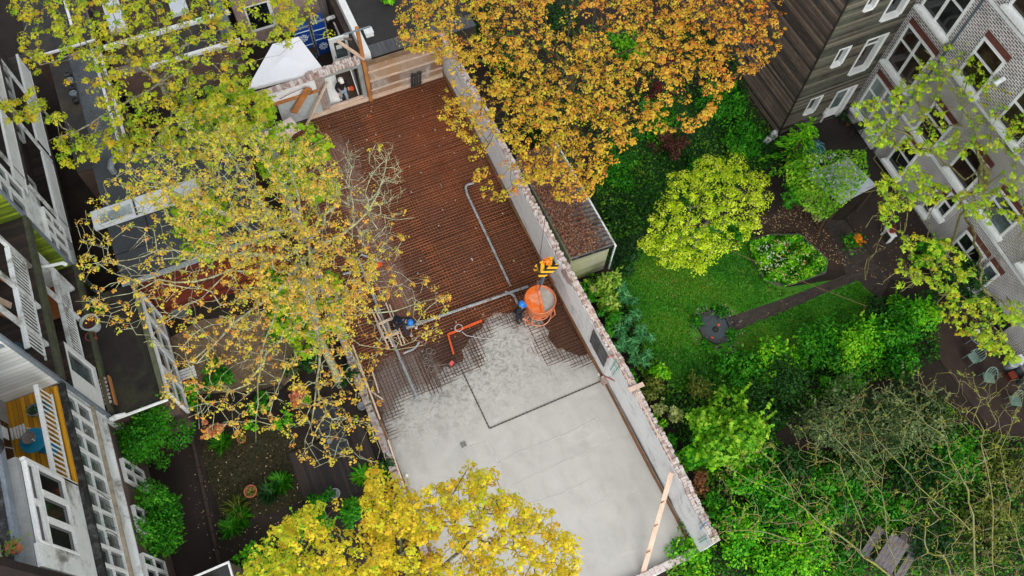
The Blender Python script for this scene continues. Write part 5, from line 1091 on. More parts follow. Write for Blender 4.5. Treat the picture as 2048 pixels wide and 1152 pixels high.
# brick house behind
t = thing('brick_house', 'brown brick house wall at the top behind the blue cabinets', 'house', (3, 34, 0)); mb = MB(); mb.box(.6, 33.2, 0, 5.25, 40, 6); mb.build('wall', m_brick_y, t); mb = MB(); mb.box(.4, 33.0, 6, 5.4, 40, 6.2); mb.build('roof', m_roofdark, t)
for x0 in (1.2,): window_y(t, x0, x0 + 1.1, .9, 2.4, 33.2, -.02, .08)
mb = MB(); mb.tube([(5.1, 33.1, 0), (5.1, 33.1, 6)], .05, 8); mb.tube([(4.9, 33.1, 0), (4.9, 33.1, 6)], .04, 8); mb.build('downpipe', m_zinc, t)
mb = MB(); q = P(660, 38, 2); mb.tube([P(655, 38, 2), P(668, 33, 2.2)], .1, 10); mb.tube([P(668, 45, 1.2), P(690, 95, 1.2)], .05, 8); tag(mb.build('pipe_run', m_white2, origin=q), 'white pipes on the ledge beside the brick house wall', 'pipe')
# planks between the white parapet and the door
# ================================================================ GARDENS
def sheet(px, z, name, m, label, cat, zz=0.0):
    mb = MB(); mb.poly([P(x, y, zz) + Vector((0, 0, z - zz)) for x, y in px]); return struct(mb, name, m, label, cat)
def lawnmat(name, a, b_, c):
    m, nt, b = newmat(name); p = geo(nt); n1 = noise(nt, p, .5, 6, .7, .5); n2 = noise(nt, p, 9, 5, .7)
    col = ramp(nt, n1, [(.3, a), (.5, b_), (.68, c)]); col = mix(nt, .4, col, ramp(nt, n2, [(.3, mul(a, .5)), (.7, mul(b_, 1.4))])); nt.links.new(col, b.inputs['Base Color']); b.inputs['Roughness'].default_value = .9; bump(nt, b, n2, .8, .04); return m
m_lawn = lawnmat('lawn_grass', S(32, 92, 8), S(58, 126, 14), S(108, 130, 28))
sheet([(1230, 560), (1300, 470), (1500, 440), (1545, 500), (1570, 575), (1712, 552), (1800, 640), (1700, 720), (1560, 760), (1480, 800), (1350, 780), (1290, 700)], -.012, 'lawn', m_lawn, 'short green lawn around the path and pond', 'lawn')
sheet([(1180, 330), (1210, 280), (1380, 180), (1540, 180), (1560, 320), (1420, 420), (1300, 500), (1220, 540), (1190, 470)], -.016, 'shady_grass', lawnmat('shady_grass', S(22, 52, 16), S(34, 76, 24), S(46, 92, 32)), 'dark green grass behind the shed', 'grass')  # grass in a darker green than the main lawn
m_pav = brickmat('dark_paving_bricks', 'z', S(74, 60, 52), S(52, 44, 40), S(36, 32, 29), .2, .1, .75, .008)
sheet([(1450, 636), (1560, 600), (1650, 566), (1700, 545), (1712, 562), (1640, 590), (1560, 628), (1468, 664)], .004, 'garden_path', m_pav, 'narrow brown brick path across the lawn to the pond', 'path')
sheet([(1650, 440), (1690, 440), (1780, 560), (1760, 600), (1712, 560), (1690, 545)], .006, 'side_path', m_pav, 'brown brick path along the flower bed', 'path')
sheet([(1510, 440), (1590, 405), (1660, 440), (1690, 540), (1650, 540), (1600, 460), (1560, 470), (1500, 480)], .002, 'bark_ground', mat('leafy_brown_ground', S(72, 54, 42), S(36, 29, 24), 2.5, .9, fine=24), 'brown leafy ground above the flower bed', 'ground')
sheet([(1690, 436), (1760, 372), (1850, 420), (1900, 500), (1830, 560), (1780, 560)], .009, 'patio', mat('wet_brown_paving', S(62, 50, 44), S(38, 32, 29), 1.2, .6, fine=16), 'wet dark brown patio in front of the brick house', 'patio')
sheet([(1560, 290), (1660, 225), (1740, 290), (1770, 350), (1700, 370), (1600, 340)], .003, 'courtyard', mat('dark_courtyard', S(50, 44, 38), S(30, 27, 25), 1.4, .7), 'dark courtyard between timber house and brick terrace', 'courtyard')
sheet([(1860, 640), (1960, 590), (2100, 760), (2120, 900), (1980, 860), (1880, 720)], .004, 'lower_patio', mat('brown_patio', S(70, 54, 46), S(40, 33, 30), 1.6, .8), 'brown patio with garden chairs at the right edge', 'patio')
sheet([(1680, 1040), (1800, 990), (1960, 1060), (1960, 1180), (1720, 1180)], .004, 'picnic_ground', mat('picnic_soil', S(84, 70, 60), S(46, 38, 33), 1.4, .9), 'bare brown ground around the picnic table', 'ground')
sheet([(315, 690), (400, 640), (560, 620), (640, 700), (560, 780), (350, 790)], -.01, 'gravel_yard', mat('beige_gravel', S(136, 116, 92), S(82, 68, 52), 5, .9, fine=34, bmp=.8), 'beige gravel yard under the bare maple branches', 'gravel')
sheet([(300, 940), (380, 850), (395, 850), (450, 1160), (330, 1200)], .003, 'back_path', mat('dark_wet_path', S(52, 40, 34), S(32, 26, 23), 1.0, .7, fine=14), 'dark wet path along the white house', 'path')
sheet([(390, 880), (560, 840), (620, 900), (610, 1000), (450, 1060), (420, 960)], -.008, 'left_lawn', lawnmat('thin_shaded_mossy_lawn', S(36, 30, 18), S(50, 44, 22), S(58, 58, 24)), 'thin mossy lawn darkened for shade between the clay pots', 'lawn')  # moss colour, darkened further to carry the shade over the left garden
m_deckb = boards('dark_brown_decking', S(50, 38, 32), S(28, 22, 20), 0, .12, .75)
mb = MB(); a = P(680, 930, .02); mb.obox(P(672, 935, .03), (3.2, 2.6, .08), Matrix.Rotation(0, 3, 'Z')); struct(mb, 'deck', m_deckb, 'dark brown timber deck beside the low broken wall', 'deck')
mb = MB()
for k in range(8): p, q = P(384 + (440 - 384) * k / 8, 872 + (1130 - 872) * k / 8, .05), P(384 + (440 - 384) * (k + .96) / 8, 872 + (1130 - 872) * (k + .96) / 8, .05); mb.bar(p, q, .12, .16)
tag(mb.build('kerb', mat('dark_kerb', S(70, 58, 50), S(44, 38, 34)), origin=P(412, 1000, 0)), 'dark kerb between the wet path and the mossy lawn', 'kerb')

# ---- grass blades
NOGRASS = [(1460 + 20 * k, 649 - 7.9 * k, 15, 1.0) for k in range(13)] + [(1431, 655, 52, 1.0), (1580, 520, 62, 1.0)]
def grass(name, px, n, m, label, size=.09):
    pos = scatter(px, n, lambda x, y: 0.0, NOGRASS); t = thing(name, label, 'grass', (0, 0, 0)); t['kind'] = 'stuff'
    leaves('grass_blades', pos + [0, 0, .02], RNG.normal(size=(len(pos), 3)) * .8 + [0, 0, .5], size, np.clip(.42 + .2 * np.sin(pos[:, 0] * .9 + 1.3 * np.sin(pos[:, 1] * .7)) + .16 * np.sin(pos[:, 1] * 2.1 + pos[:, 0] * 1.4) + RNG.normal(size=len(pos)) * .2, 0, 1), m, t, BLADE * np.array([3.0, 1, 1]))['kind'] = 'stuff'
m_gr = leafmat('grass_blade', [S(28, 92, 6), S(56, 138, 12), S(98, 156, 22), S(132, 140, 44)], .2)
grass('lawn_blades', [(1240, 560), (1300, 480), (1490, 450), (1545, 510), (1575, 585), (1712, 556), (1790, 640), (1690, 720), (1560, 760), (1480, 800), (1350, 780), (1290, 690)], 26000, m_gr, 'short grass blades of the green lawn')
grass('shady_blades', [(1180, 330), (1210, 280), (1380, 180), (1540, 180), (1560, 320), (1420, 420), (1300, 500), (1220, 540), (1190, 470)], 12000, leafmat('shady_blade', [S(14, 44, 10), S(28, 74, 18), S(40, 92, 26)], .2), 'dark grass blades behind the shed', .11)
grass('mossy_blades', [(390, 880), (560, 840), (620, 900), (610, 1000), (450, 1060), (420, 960)], 5000, leafmat('mossy_blade', [S(44, 38, 20), S(62, 56, 24), S(60, 72, 28)], .2), 'thin mossy grass toned dark for shade between the clay pots', .06)  # mossy blades share the shade put into the lawn colour

# ---- shrubs
m_stem = mat('brown_stem', S(84, 66, 50), S(54, 42, 34), 6, .9)
GREENS = {
 'bright': [S(32, 108, 6), S(66, 164, 10), S(122, 200, 22), S(170, 220, 48)],
 'mid': [S(22, 84, 8), S(48, 136, 14), S(96, 172, 28)],
 'dark': [S(16, 48, 14), S(30, 78, 22), S(58, 110, 36)],
 'blue': [S(36, 98, 48), S(72, 152, 84), S(122, 188, 116)],
 'gloss': [S(46, 96, 14), S(98, 152, 30), S(168, 196, 70), S(206, 220, 120)],
 'lime': [S(110, 152, 8), S(170, 200, 16), S(208, 224, 40), S(228, 234, 104)],
 'grey': [S(38, 58, 26), S(68, 92, 44), S(102, 124, 70), S(140, 152, 104)],
 'fresh': [S(48, 116, 10), S(94, 166, 18), S(142, 196, 34), S(182, 212, 70)],
 'ground': [S(22, 74, 8), S(46, 116, 12), S(86, 148, 24), S(126, 158, 44)],
 'cream': [S(70, 104, 30), S(150, 166, 84), S(214, 214, 150)],
 'red': [S(64, 12, 18), S(110, 20, 28), S(140, 48, 40)],
 'plum': [S(66, 34, 30), S(98, 54, 46), S(130, 86, 64)],
 'salmon': [S(186, 92, 58), S(216, 132, 90), S(226, 164, 118)],
 'dry': [S(86, 52, 32), S(132, 82, 50), S(160, 110, 70)],
 'olive': [S(56, 78, 20), S(100, 118, 36), S(150, 154, 70)],
}
LM = {}
def LMat(k, trans=.3):
    if k not in LM: LM[k] = leafmat('leaf_' + k, GREENS[k], trans)
    return LM[k]
def shrub(label, px, py, r, h, n, col='mid', size=.12, shape=OVAL, name='shrub', cat='shrub', blobs=7, ry=None, rot=0, up=.45, group=None, z0=0, flat=.6, lump=1.0):
    c = P(px, py, z0 + h * .55); base = Vector((c.x, c.y, z0)); t = thing(name, label, cat, base, group); ry = ry or r
    bl = []
    for k in range(blobs):
        a = random.uniform(0, 6.28); d = math.sqrt(random.random()) * .72
        ca, sa = math.cos(rot), math.sin(rot); x, y = r * d * math.cos(a), ry * d * math.sin(a)
        br = random.uniform(.18, .44) * min(r, ry) * (1.4 if blobs < 6 else 1.0 if blobs < 20 else .8) * lump
        z = z0 + h * random.uniform(.35, .95) * (1 - .45 * d * d) - br * .5
        bl.append((base.x + x * ca - y * sa, base.y + x * sa + y * ca, max(z, z0 + br * .3), br))
    bl = np.array(bl); w_ = bl[:, 3] ** 2; ids = RNG.choice(len(bl), n, p=w_ / w_.sum())
    d = RNG.normal(size=(n, 3)); d[:, 2] = np.abs(d[:, 2]) * 1.0 - .25; d /= np.linalg.norm(d, axis=1, keepdims=True)
    rad = bl[ids, 3] * RNG.uniform(.62, 1.12, n)
    pos = bl[ids, :3] + d * rad[:, None] * np.array([1, 1, .85]); pos[:, 2] = np.maximum(pos[:, 2], z0 + .04)
    nrm = d * flat + np.array([0, 0, up]) + RNG.normal(size=(n, 3)) * .35
    bt = RNG.uniform(-.28, .28, len(bl)); tint = .45 + bt[ids] + RNG.normal(size=n) * .2
    ns = n // 40                              # young shoots standing out of the mass
    for k in range(ns):
        i0 = RNG.integers(0, n); m_ = int(RNG.integers(5, 10)); sel = RNG.integers(0, n, m_); f = np.linspace(.1, 1, m_)[:, None] * RNG.uniform(.25, .6) * max(.35, min(r, ry) * .5)
        dd = d[i0] + np.array([0, 0, .5]) + RNG.normal(size=3) * .3; pos[sel] = pos[i0] + dd * f; tint[sel] = .62 + RNG.normal() * .2
    pos[:, 2] = np.maximum(pos[:, 2], z0 + .03)
    down = d + np.array([0, 0, -.5])
    mb = MB()
    for x, y, z, br in bl: mb.tube([base + Vector((random.uniform(-.1, .1), random.uniform(-.1, .1), 0)), Vector((base.x * .4 + x * .6, base.y * .4 + y * .6, z0 + (z - z0) * .5)), Vector((x, y, z))], [.03, .02, .01], 5, 0, caps=False)
    mb.build('stems', m_stem, t); leaves('foliage', pos, nrm, size, tint, LMat(col), t, shape, point=down); return t
STAR = MAPLE
# beside the white wall
shrub('glossy pale green laurel bush between the shed and the white wall', 1208, 575, .95, 1.7, 1500, 'gloss', .17)
shrub('dark broadleaf bush at the corner of the shed', 1268, 522, .75, 1.3, 1200, 'dark', .13)
shrub('bushy dark green shrub between the laurel and the lawn', 1215, 630, .6, 1.0, 700, 'mid', .13)
for (px, py, lab, s_) in ((1250, 600, 'uppermost blue green spurge clump along the white wall', .5), (1262, 650, 'blue green spurge clump with long leaves beside the lawn edge', .55), (1276, 668, 'right hand blue green spurge clump reaching over the lawn', .4), (1244, 690, 'blue green spurge clump near the walled up window', .45), (1272, 715, 'lowest blue green spurge clump above the short plank', .5)):
    c = P(px, py, .5); t = thing('spurge_clump', lab, 'plant', (c.x, c.y, 0), 'blue green plants along the white wall'); n = 260
    hubs = np.array([[c.x + random.gauss(0, s_ * .5), c.y + random.gauss(0, s_ * .5), random.uniform(.35, .8)] for _ in range(7)]); ids = RNG.integers(0, 7, n)
    d = RNG.normal(size=(n, 3)); d[:, 2] = np.abs(d[:, 2]) * .5; d /= np.linalg.norm(d, axis=1, keepdims=True); pos = hubs[ids] + d * .14; nrm = np.array([0, 0, 1.0]) + RNG.normal(size=(n, 3)) * .35 - d * .2
    leaves('foliage', pos, nrm, .26, RNG.uniform(0, 1, n), LMat('blue'), t, BLADE * np.array([1.9, 1, 1]), point=d)
    mb = MB()
    for hb in hubs: mb.tube([(c.x, c.y, 0), tuple(hb)], [.02, .012], 5, caps=False)
    mb.build('stems', m_stem, t)
shrub('cream variegated shrub below the short plank by the white wall', 1340, 815, .7, 1.5, 900, 'cream', .11)
shrub('small olive bush close to the white wall beside the cream shrub', 1300, 765, .6, 1.0, 600, 'olive', .12)
shrub('bright green maple leaved bush right of the cream shrub', 1450, 855, 1.7, 2.8, 2600, 'fresh', .17, STAR, blobs=16)
shrub('low bright green bush below the maple leaved bush', 1405, 905, .9, 1.5, 900, 'bright', .17, STAR)
shrub('reddish brown dry shrub leaning over the white wall near its end', 1400, 968, .55, 1.6, 420, 'dry', .11, blobs=8)
shrub('olive bush with pinkish tips between lawn and cream shrub', 1400, 770, .8, 1.3, 800, 'olive', .11)
shrub('very dark holly bush behind the bright maple leaved bush', 1560, 780, 1.4, 2.2, 2800, 'dark', .12, blobs=12)
shrub('big grey green evergreen bush under the bare tree', 1725, 852, 2.9, 3.4, 9500, 'grey', .12, blobs=44, ry=2.1, rot=-.4)
shrub('dark olive bush between the holly and the grey evergreen', 1640, 860, 1.2, 2.4, 1700, 'grey', .11, blobs=10)
for (px, py, r_, h_, n, col, lab) in ((1480, 730, .8, 1.0, 800, 'mid', 'leafy green shrub at the lower edge of the lawn left of the mass'), (1560, 720, 1.0, 1.3, 1200, 'bright', 'fresh green shrub below the middle of the lawn'), (1640, 690, 1.0, 1.4, 1200, 'mid', 'green shrub below the end of the washing line'),
    (1720, 690, 1.1, 1.6, 1300, 'bright', 'wide green shrub between the lawn and the table patio'), (1790, 660, 1.0, 1.7, 1300, 'mid', 'green shrub left of the round garden table'), (1840, 620, .9, 1.8, 1200, 'bright', 'bright green shrub under the yellow leaved branches'), (1690, 760, .9, 1.3, 900, 'mid', 'shrub just above the grey evergreen bush'),
    (1500, 690, .0, 0, 0, '', ''), (1800, 720, .8, 1.2, 900, 'mid', 'low shrub left of the slatted garden chairs'), (1930, 560, 1.0, 2.0, 1300, 'dark', 'dark green shrub below the white steps of the brick house'), (2010, 520, 1.2, 2.2, 1500, 'dark', 'dark ivy like shrub against the brick house at the right edge'), (1865, 500, .6, 1.4, 800, 'bright', 'small bright green shrub beside the patio and the brick house'),
    (2000, 590, .8, 1.5, 900, 'mid', 'green shrub beside the basement opening'), (1760, 620, .55, 1.0, 500, 'dark', 'dark grassy shrub at the end of the side path')):
    if n: shrub(lab, px, py, r_ * 1.3, h_ * 1.1, int(n * 1.9), col, .135, blobs=16)
for (px, py, r_, h_, n, col, lab) in ((1470, 1060, 1.0, 1.2, 1200, 'bright', 'green bush at the outer corner of the white wall'), (1540, 1000, 1.1, 1.5, 1300, 'mid', 'green bush under the left tips of the bare tree'), (1600, 1080, 1.2, 1.2, 1400, 'bright', 'bright leafy bush left of the picnic table'), (1540, 1130, 1.0, .9, 1000, 'bright', 'low bright bush at the bottom edge below the bare branches'),
    (1380, 1120, .8, .6, 700, 'bright', 'low bright green bush below the end wall of the slab'), (1660, 990, 1.0, 1.2, 1000, 'mid', 'green bush behind the picnic table'), (1690, 1130, .7, .8, 500, 'mid', 'small green bush beside the picnic bench'), (1490, 940, .9, 1.6, 900, 'bright', 'bright green bush below the maple leaved bush'), (1860, 1090, 1.0, 1.0, 900, 'dark', 'dark green bush right of the picnic table'), (1990, 1050, 1.2, 1.5, 900, 'olive', 'olive bush in the bottom right corner'), (1850, 950, 1.1, .9, 1000, 'dark', 'dark green ground bush under the right side of the bare tree'), (1840, 820, 1.2, 1.8, 1600, 'grey', 'grey green bush left of the lowest garden chair'), (1920, 900, 1.1, 1.1, 1000, 'mid', 'green bush below the lowest garden chair'), (2010, 930, 1.1, 1.3, 900, 'olive', 'olive bush at the right edge under the bare tree'), (1780, 1000, .9, .8, 700, 'mid', 'low green bush above the picnic table')):
    shrub(lab, px, py, r_ * 1.25, h_, int(n * 1.8), col, .135, blobs=16)
for k, (px, py, col, lab) in enumerate(((1172, 590, 'mid', 'small green bush wedged between the laurel and the white wall'), (1206, 672, 'mid', 'small green bush at the wall foot left of the spurge'), (1228, 722, 'bright', 'small bright bush at the wall foot beside the lowest spurge'), (1262, 752, 'mid', 'small green bush at the wall foot just above the short plank'), (1310, 845, 'bright', 'small bright bush at the wall foot below the cream shrub'), (1335, 885, 'mid', 'small green bush at the wall foot left of the maple leaved bush'), (1372, 925, 'bright', 'small bright bush at the wall foot above the dry shrub'), (1290, 790, 'olive', 'small olive bush at the wall foot below the short plank'), (1420, 1010, 'mid', 'small green bush at the outer wall foot near the blue scribble'), (1520, 890, 'mid', 'green bush between the maple leaved bush and the grey evergreen'), (1590, 930, 'dark', 'dark bush below the grey evergreen bush'), (1700, 960, 'mid', 'green bush under the bare branches above the picnic table'), (1320, 745, 'bright', 'low bright bush at the lower left corner of the lawn'))):
    shrub(lab, px, py, .55 if k < 9 or k == 12 else 1.0, 1.0, 700 if k < 9 or k == 12 else 1500, col, .13, blobs=9 if k < 9 else 16)
# upper garden
for (px, py, r_, h_, n, col, sz, lab) in ((1250, 330, 1.1, 1.2, 1300, 'mid', .14, 'green bush between the shed and the lime tree'), (1300, 240, 1.2, 1.4, 1300, 'mid', .14, 'green bush under the orange maple right of centre'), (1450, 200, 1.3, 1.8, 1900, 'mid', .13, 'ivy green bush left of the timber house'), (1500, 130, 1.3, 2.0, 1900, 'dark', .13, 'dark green bush at the foot of the timber house side'),
    (1490, 270, 1.0, 1.4, 1500, 'mid', .13, 'green ivy bush before the corner of the timber house'), (1345, 285, .9, 1.5, 900, 'plum', .11, 'plum brown leaved shrub under the maple edge'), (1348, 130, .5, 1.5, 350, 'red', .12, 'dark red leaved shrub seen through the orange maple'), (1310, 180, .35, 1.2, 160, 'red', .12, 'small red leaved shrub below the other red one'),
    (1250, 90, 1.2, 1.6, 1000, 'bright', .15, 'bright green bush glimpsed through the maple crown'), (1010, 120, 1.2, 1.3, 1000, 'dark', .14, 'dark bush behind the far end of the white wall'), (1060, 250, 1.0, 1.2, 900, 'dark', .14, 'dark bush beside the white wall under the maple'), (1180, 210, 1.2, 1.2, 1000, 'dark', .14, 'dark bush around the maple trunk'), (1400, 330, .8, 1.0, 800, 'mid', .14, 'low green bush above the lime tree'), (1240, 430, .7, .7, 600, 'dark', .14, 'low dark bush right of the shed roof'),
    (1390, 80, 1.2, 1.6, 1000, 'dark', .14, 'dark bush behind the red shrub'), (960, 40, 1.3, 1.3, 800, 'dark', .14, 'dark bush at the top behind the site corner'), (1120, 20, 1.3, 1.4, 800, 'dark', .14, 'dark bush at the top behind the maple')):
    shrub(lab, px, py, r_ * 1.15, h_, int(n * 1.5), col, sz, blobs=14)
shrub('bright green maple branch top at the very top beside the dark roof', 770, 8, .9, 3.5, 500, 'bright', .2, STAR)
shrub('bright green small maple at the top beside the timber house', 1600, 12, .9, 6.0, 500, 'bright', .22, STAR, name='small_maple', cat='tree')
# flower bed
def flowerbed():
    c = P(1580, 520, .2); t = thing('flower_bed', 'flower bed with white and red flowers beside the brown path', 'flower bed', (c.x, c.y, 0))
    pl = [(1500, 480), (1540, 470), (1600, 470), (1655, 520), (1650, 545), (1570, 572), (1530, 560), (1505, 520)]
    pos = scatter(pl, 4200, lambda x, y: random.uniform(.05, .3) + .3 * (math.sin(x * .11) * math.sin(y * .13) + .5)); n = len(pos); leaves('foliage', pos, RNG.normal(size=(n, 3)) * .6 + [0, 0, .7], .13, np.clip((pos[:, 2]) * 1.2 + RNG.normal(size=n) * .25, 0, 1), LMat('bright'), t)
    for nm, col, pl2, k in (('white_flowers', S(216, 220, 212), [(1500, 480), (1575, 478), (1600, 520), (1530, 540)], 80), ('red_flowers', S(206, 50, 30), [(1540, 478), (1620, 485), (1615, 525), (1550, 515)], 26), ('cream_tufts', S(206, 206, 140), [(1510, 490), (1600, 475), (1660, 520), (1640, 548), (1560, 568), (1520, 540)], 170)):
        pos = scatter(pl2, k, lambda x, y: random.uniform(.42, .62)); n = len(pos); leaves(nm, pos, RNG.normal(size=(n, 3)) * .5 + [0, 0, 1], .075, RNG.uniform(0, 1, n), leafmat(nm + '_petal', [mul(col, .8), col], .2), t, OVAL * np.array([2, 1, 1]))['kind'] = 'stuff'
    mb = MB(); pts = [P(x, y, .06) for x, y in pl]
    for a, b_ in zip(pts, pts[1:] + pts[:1]): mb.bar(a, b_, .08, .14)
    mb.build('edging', mat('grey_stone_edge', S(110, 106, 100), S(74, 70, 66), 6), t)
flowerbed()
shrub('green shrubs left of the flower bed under the lime tree', 1480, 480, .6, .8, 500, 'mid', .13)
# conifer, wisteria
def conifer():
    c = P(1575, 330, .0); t = thing('young_conifer', 'feathery green conifer before the timber house corner', 'conifer', c); pos = []; dr = []
    for k in range(70):
        z = random.uniform(.3, 3.6); L = (1 - z / 4.0) * 1.9 * random.uniform(.6, 1.1); a = random.uniform(0, 6.28); m_ = int(12 + L * 18)
        for i in range(m_):
            f = random.random() ** .7; s_ = .22 * L * (1 - f * .6) * random.uniform(-1, 1)
            pos.append((c.x + math.cos(a) * L * f - math.sin(a) * s_, c.y + math.sin(a) * L * f + math.cos(a) * s_, z - .25 * L * f * f)); dr.append((math.cos(a) - math.sin(a) * s_ * 2, math.sin(a) + math.cos(a) * s_ * 2, -.3))
    pos = np.array(pos); dr = np.array(dr); n = len(pos); nrm = np.array([0, 0, 1.]) + RNG.normal(size=(n, 3)) * .25
    leaves('foliage', pos, nrm, .17, RNG.uniform(0, 1, n), LMat('bright'), t, BLADE * np.array([3, 1, 1]), point=dr)
    mb = MB(); mb.tube([c, c + Vector((.03, 0, 2)), c + Vector((0, 0, 3.7))], [.09, .06, .02], 7); mb.build('trunk', m_stem, t)
conifer()
t = thing('pergola', 'white pergola roof under the mauve wisteria beside the patio', 'pergola', P(1690, 385, 0)); cs = [P(1610, 350, 2.2), P(1695, 315, 2.2), P(1752, 372, 2.2), P(1682, 408, 2.2)]
mb = MB(); mb.prism([(c.x, c.y) for c in cs], 2.2, 2.26); mb.build('roof_panel', mat('milky_sheet', S(196, 204, 210), S(160, 170, 178), 1.2, .4), t)
for c in cs: mb = MB(); mb.bar((c.x, c.y, 0), (c.x, c.y, 2.19), .06, .06); mb.build('post', m_stem, t)
def wisteria():
    c = P(1660, 375, 2.6); t = thing('wisteria', 'wisteria with mauve flowers spreading over the white pergola', 'climber', (c.x, c.y, 0)); n = 2600
    pl = [(1570, 330), (1640, 300), (1730, 300), (1740, 350), (1700, 400), (1650, 440), (1610, 420), (1575, 370)]
    pos = scatter(pl, n, lambda x, y: random.uniform(2.4, 3.1)); leaves('foliage', pos, RNG.normal(size=(n, 3)) * .45 + [0, 0, .8], .13, np.clip(.5 + .3 * np.sin(pos[:, 0] * 3) * np.sin(pos[:, 1] * 2.6) + RNG.normal(size=n) * .22, 0, 1), LMat('fresh'), t)
    pl = [(1615, 315), (1690, 305), (1720, 350), (1670, 375), (1625, 350)]; n = 190; pos = scatter(pl, n, lambda x, y: random.uniform(2.9, 3.2), [(1650, 335, 16, .9), (1690, 350, 18, .8), (1630, 325, 12, .7), (1680, 318, 10, .7)]); leaves('blossom', pos, RNG.normal(size=(n, 3)) * .5 + [0, 0, .7], .11, RNG.uniform(0, 1, n), leafmat('mauve_petal', [S(140, 136, 154), S(178, 176, 190), S(204, 204, 208)], .3), t)
    mb = MB(); mb.tube([(c.x, c.y - .8, 0), (c.x + .1, c.y - .6, 1.4), (c.x, c.y, 2.5)], [.07, .06, .03], 7); mb.build('stem', m_stem, t)
wisteria()
shrub('pale green shrub hanging below the wisteria', 1630, 405, .8, 2.2, 900, 'cream', .12)
shrub('green shrub between the lime tree and the wisteria', 1590, 390, .8, 1.8, 1000, 'mid', .13)
q = P(1618, 316, .0); t = thing('garden_dome', 'teal domed cover standing beside the conifer in the courtyard', 'cover', q); mb = MB(); mb.lathe([(.62, 0), (.62, .6), (.5, .9), (.28, 1.1), (0, 1.16)], q, 16); mb.build('dome', mat('teal_cloth', S(36, 108, 108), S(22, 76, 78), 2, .6), t)
mb = MB()
for k in range(8): a = k * math.pi / 4; mb.tube([q + Vector((r_ * math.cos(a), r_ * math.sin(a), z)) for r_, z in ((.63, 0), (.63, .6), (.51, .91), (.29, 1.11), (0, 1.17))], .015, 4)
mb.build('rib', plain('pale_teal', S(140, 180, 176)), t)
q = P(1612, 268, .9); mb = MB(); mb.prism([tuple(P(x, y, 1.0)[:2]) for x, y in ((1580, 262), (1625, 250), (1640, 280), (1600, 290))], .95, 1.02); mb.prism([tuple(P(x, y, 1.0)[:2]) for x, y in ((1586, 264), (1622, 254), (1634, 276), (1602, 284))], 0, .949); tag(mb.build('storage_chest', mat('dark_felt_lid', S(62, 58, 56), S(44, 41, 40), 2), origin=(q.x, q.y, 0)), 'dark lidded storage chest against the timber house', 'chest')
# pots and bottles in the corner
for k, (px, py, col, r_, lab) in enumerate(((1690, 218, S(36, 40, 44), .2, 'dark pot in the corner of the timber house nearest the brick front'), (1702, 228, S(40, 70, 110), .13, 'small blue pot by the white bay in the corner'), (1688, 232, S(190, 190, 186), .09, 'tiny white pot among the dark pots in the corner'), (1682, 244, S(38, 34, 32), .2, 'dark pot nearest the door in the corner'), (1694, 250, S(120, 60, 44), .11, 'small brown pot with red flowers in the corner'))):
    q = P(px, py, 0); t = thing('plant_pot', lab, 'pot', q, 'pots in the courtyard corner'); mb = MB(); mb.lathe([(r_ * .7, 0), (r_, r_ * 1.8), (r_ * 1.05, r_ * 1.9), (r_ * .85, r_ * 1.9), (r_ * .8, r_ * 1.5), (0, r_ * 1.4)], q, 16); mb.build('pot', plain('corner_pot_%d' % k, col), t)
    n = 40; pts = np.array(q) + RNG.normal(size=(n, 3)) * [r_ * .5, r_ * .5, .06] + [0, 0, r_ * 2.1]; leaves('foliage', pts, RNG.normal(size=(n, 3)) * .4 + [0, 0, 1], .09, RNG.uniform(0, 1, n), LMat('dark'), t)
t = thing('barbecue_grill', 'black square grill on legs standing by the white bay panel', 'grill', P(1716, 258, 0)); q = P(1719, 252, .8); mb = MB(); mb.obox(q, (.55, .42, .08), Matrix.Rotation(-BA, 3, 'Z')); mb.build('grill_top', plain('black_iron', S(20, 19, 19), .5), t)
for sx in (-.24, .24):
    for sy in (-.18, .18): mb = MB(); mb.bar((q.x + sx, q.y + sy, 0), (q.x + sx * .9, q.y + sy * .9, .76), .03, .03); mb.build('leg', plain('black_leg', S(24, 23, 23)), t)
# flower pot with orange flowers
q = P(1702, 498, 0); t = thing('flower_pot', 'grey tub with orange flowers at the edge of the patio', 'pot', q); mb = MB(); mb.lathe([(.22, 0), (.3, .36), (.32, .38), (.27, .38), (.25, .3), (0, .28)], q, 18); mb.build('tub', plain('brown_grey_tub', S(104, 88, 76)), t)
n = 220; pts = np.array(q) + RNG.normal(size=(n, 3)) * [.22, .22, .12] + [-.1, .15, .55]; leaves('foliage', pts, RNG.normal(size=(n, 3)) * .5 + [0, 0, .8], .14, RNG.uniform(0, 1, n), LMat('mid'), t)
n = 26; pts = np.array(q) + RNG.normal(size=(n, 3)) * [.1, .12, .05] + [.18, .1, .7]; leaves('flowers', pts, RNG.normal(size=(n, 3)) * .3 + [0, 0, 1], .16, RNG.uniform(0, 1, n), leafmat('orange_petal', [S(226, 120, 16), S(244, 160, 30)], .2), t, OVAL * np.array([2.4, 1, 1]))
t = thing('plant_table', 'small white stand with a red flower pot against the brick house', 'stand', P(1780, 470, 0)); q = P(1782, 464, .6); mb = MB(); mb.obox(q, (.6, .3, .04), BM); mb.build('table_top', m_white, t)
for k in (-.25, .25): mb = MB(); mb.bar(Vector((q.x, q.y, 0)) + BU * k, Vector((q.x, q.y, .58)) + BU * k, .04, .25); mb.build('leg', m_white, t)
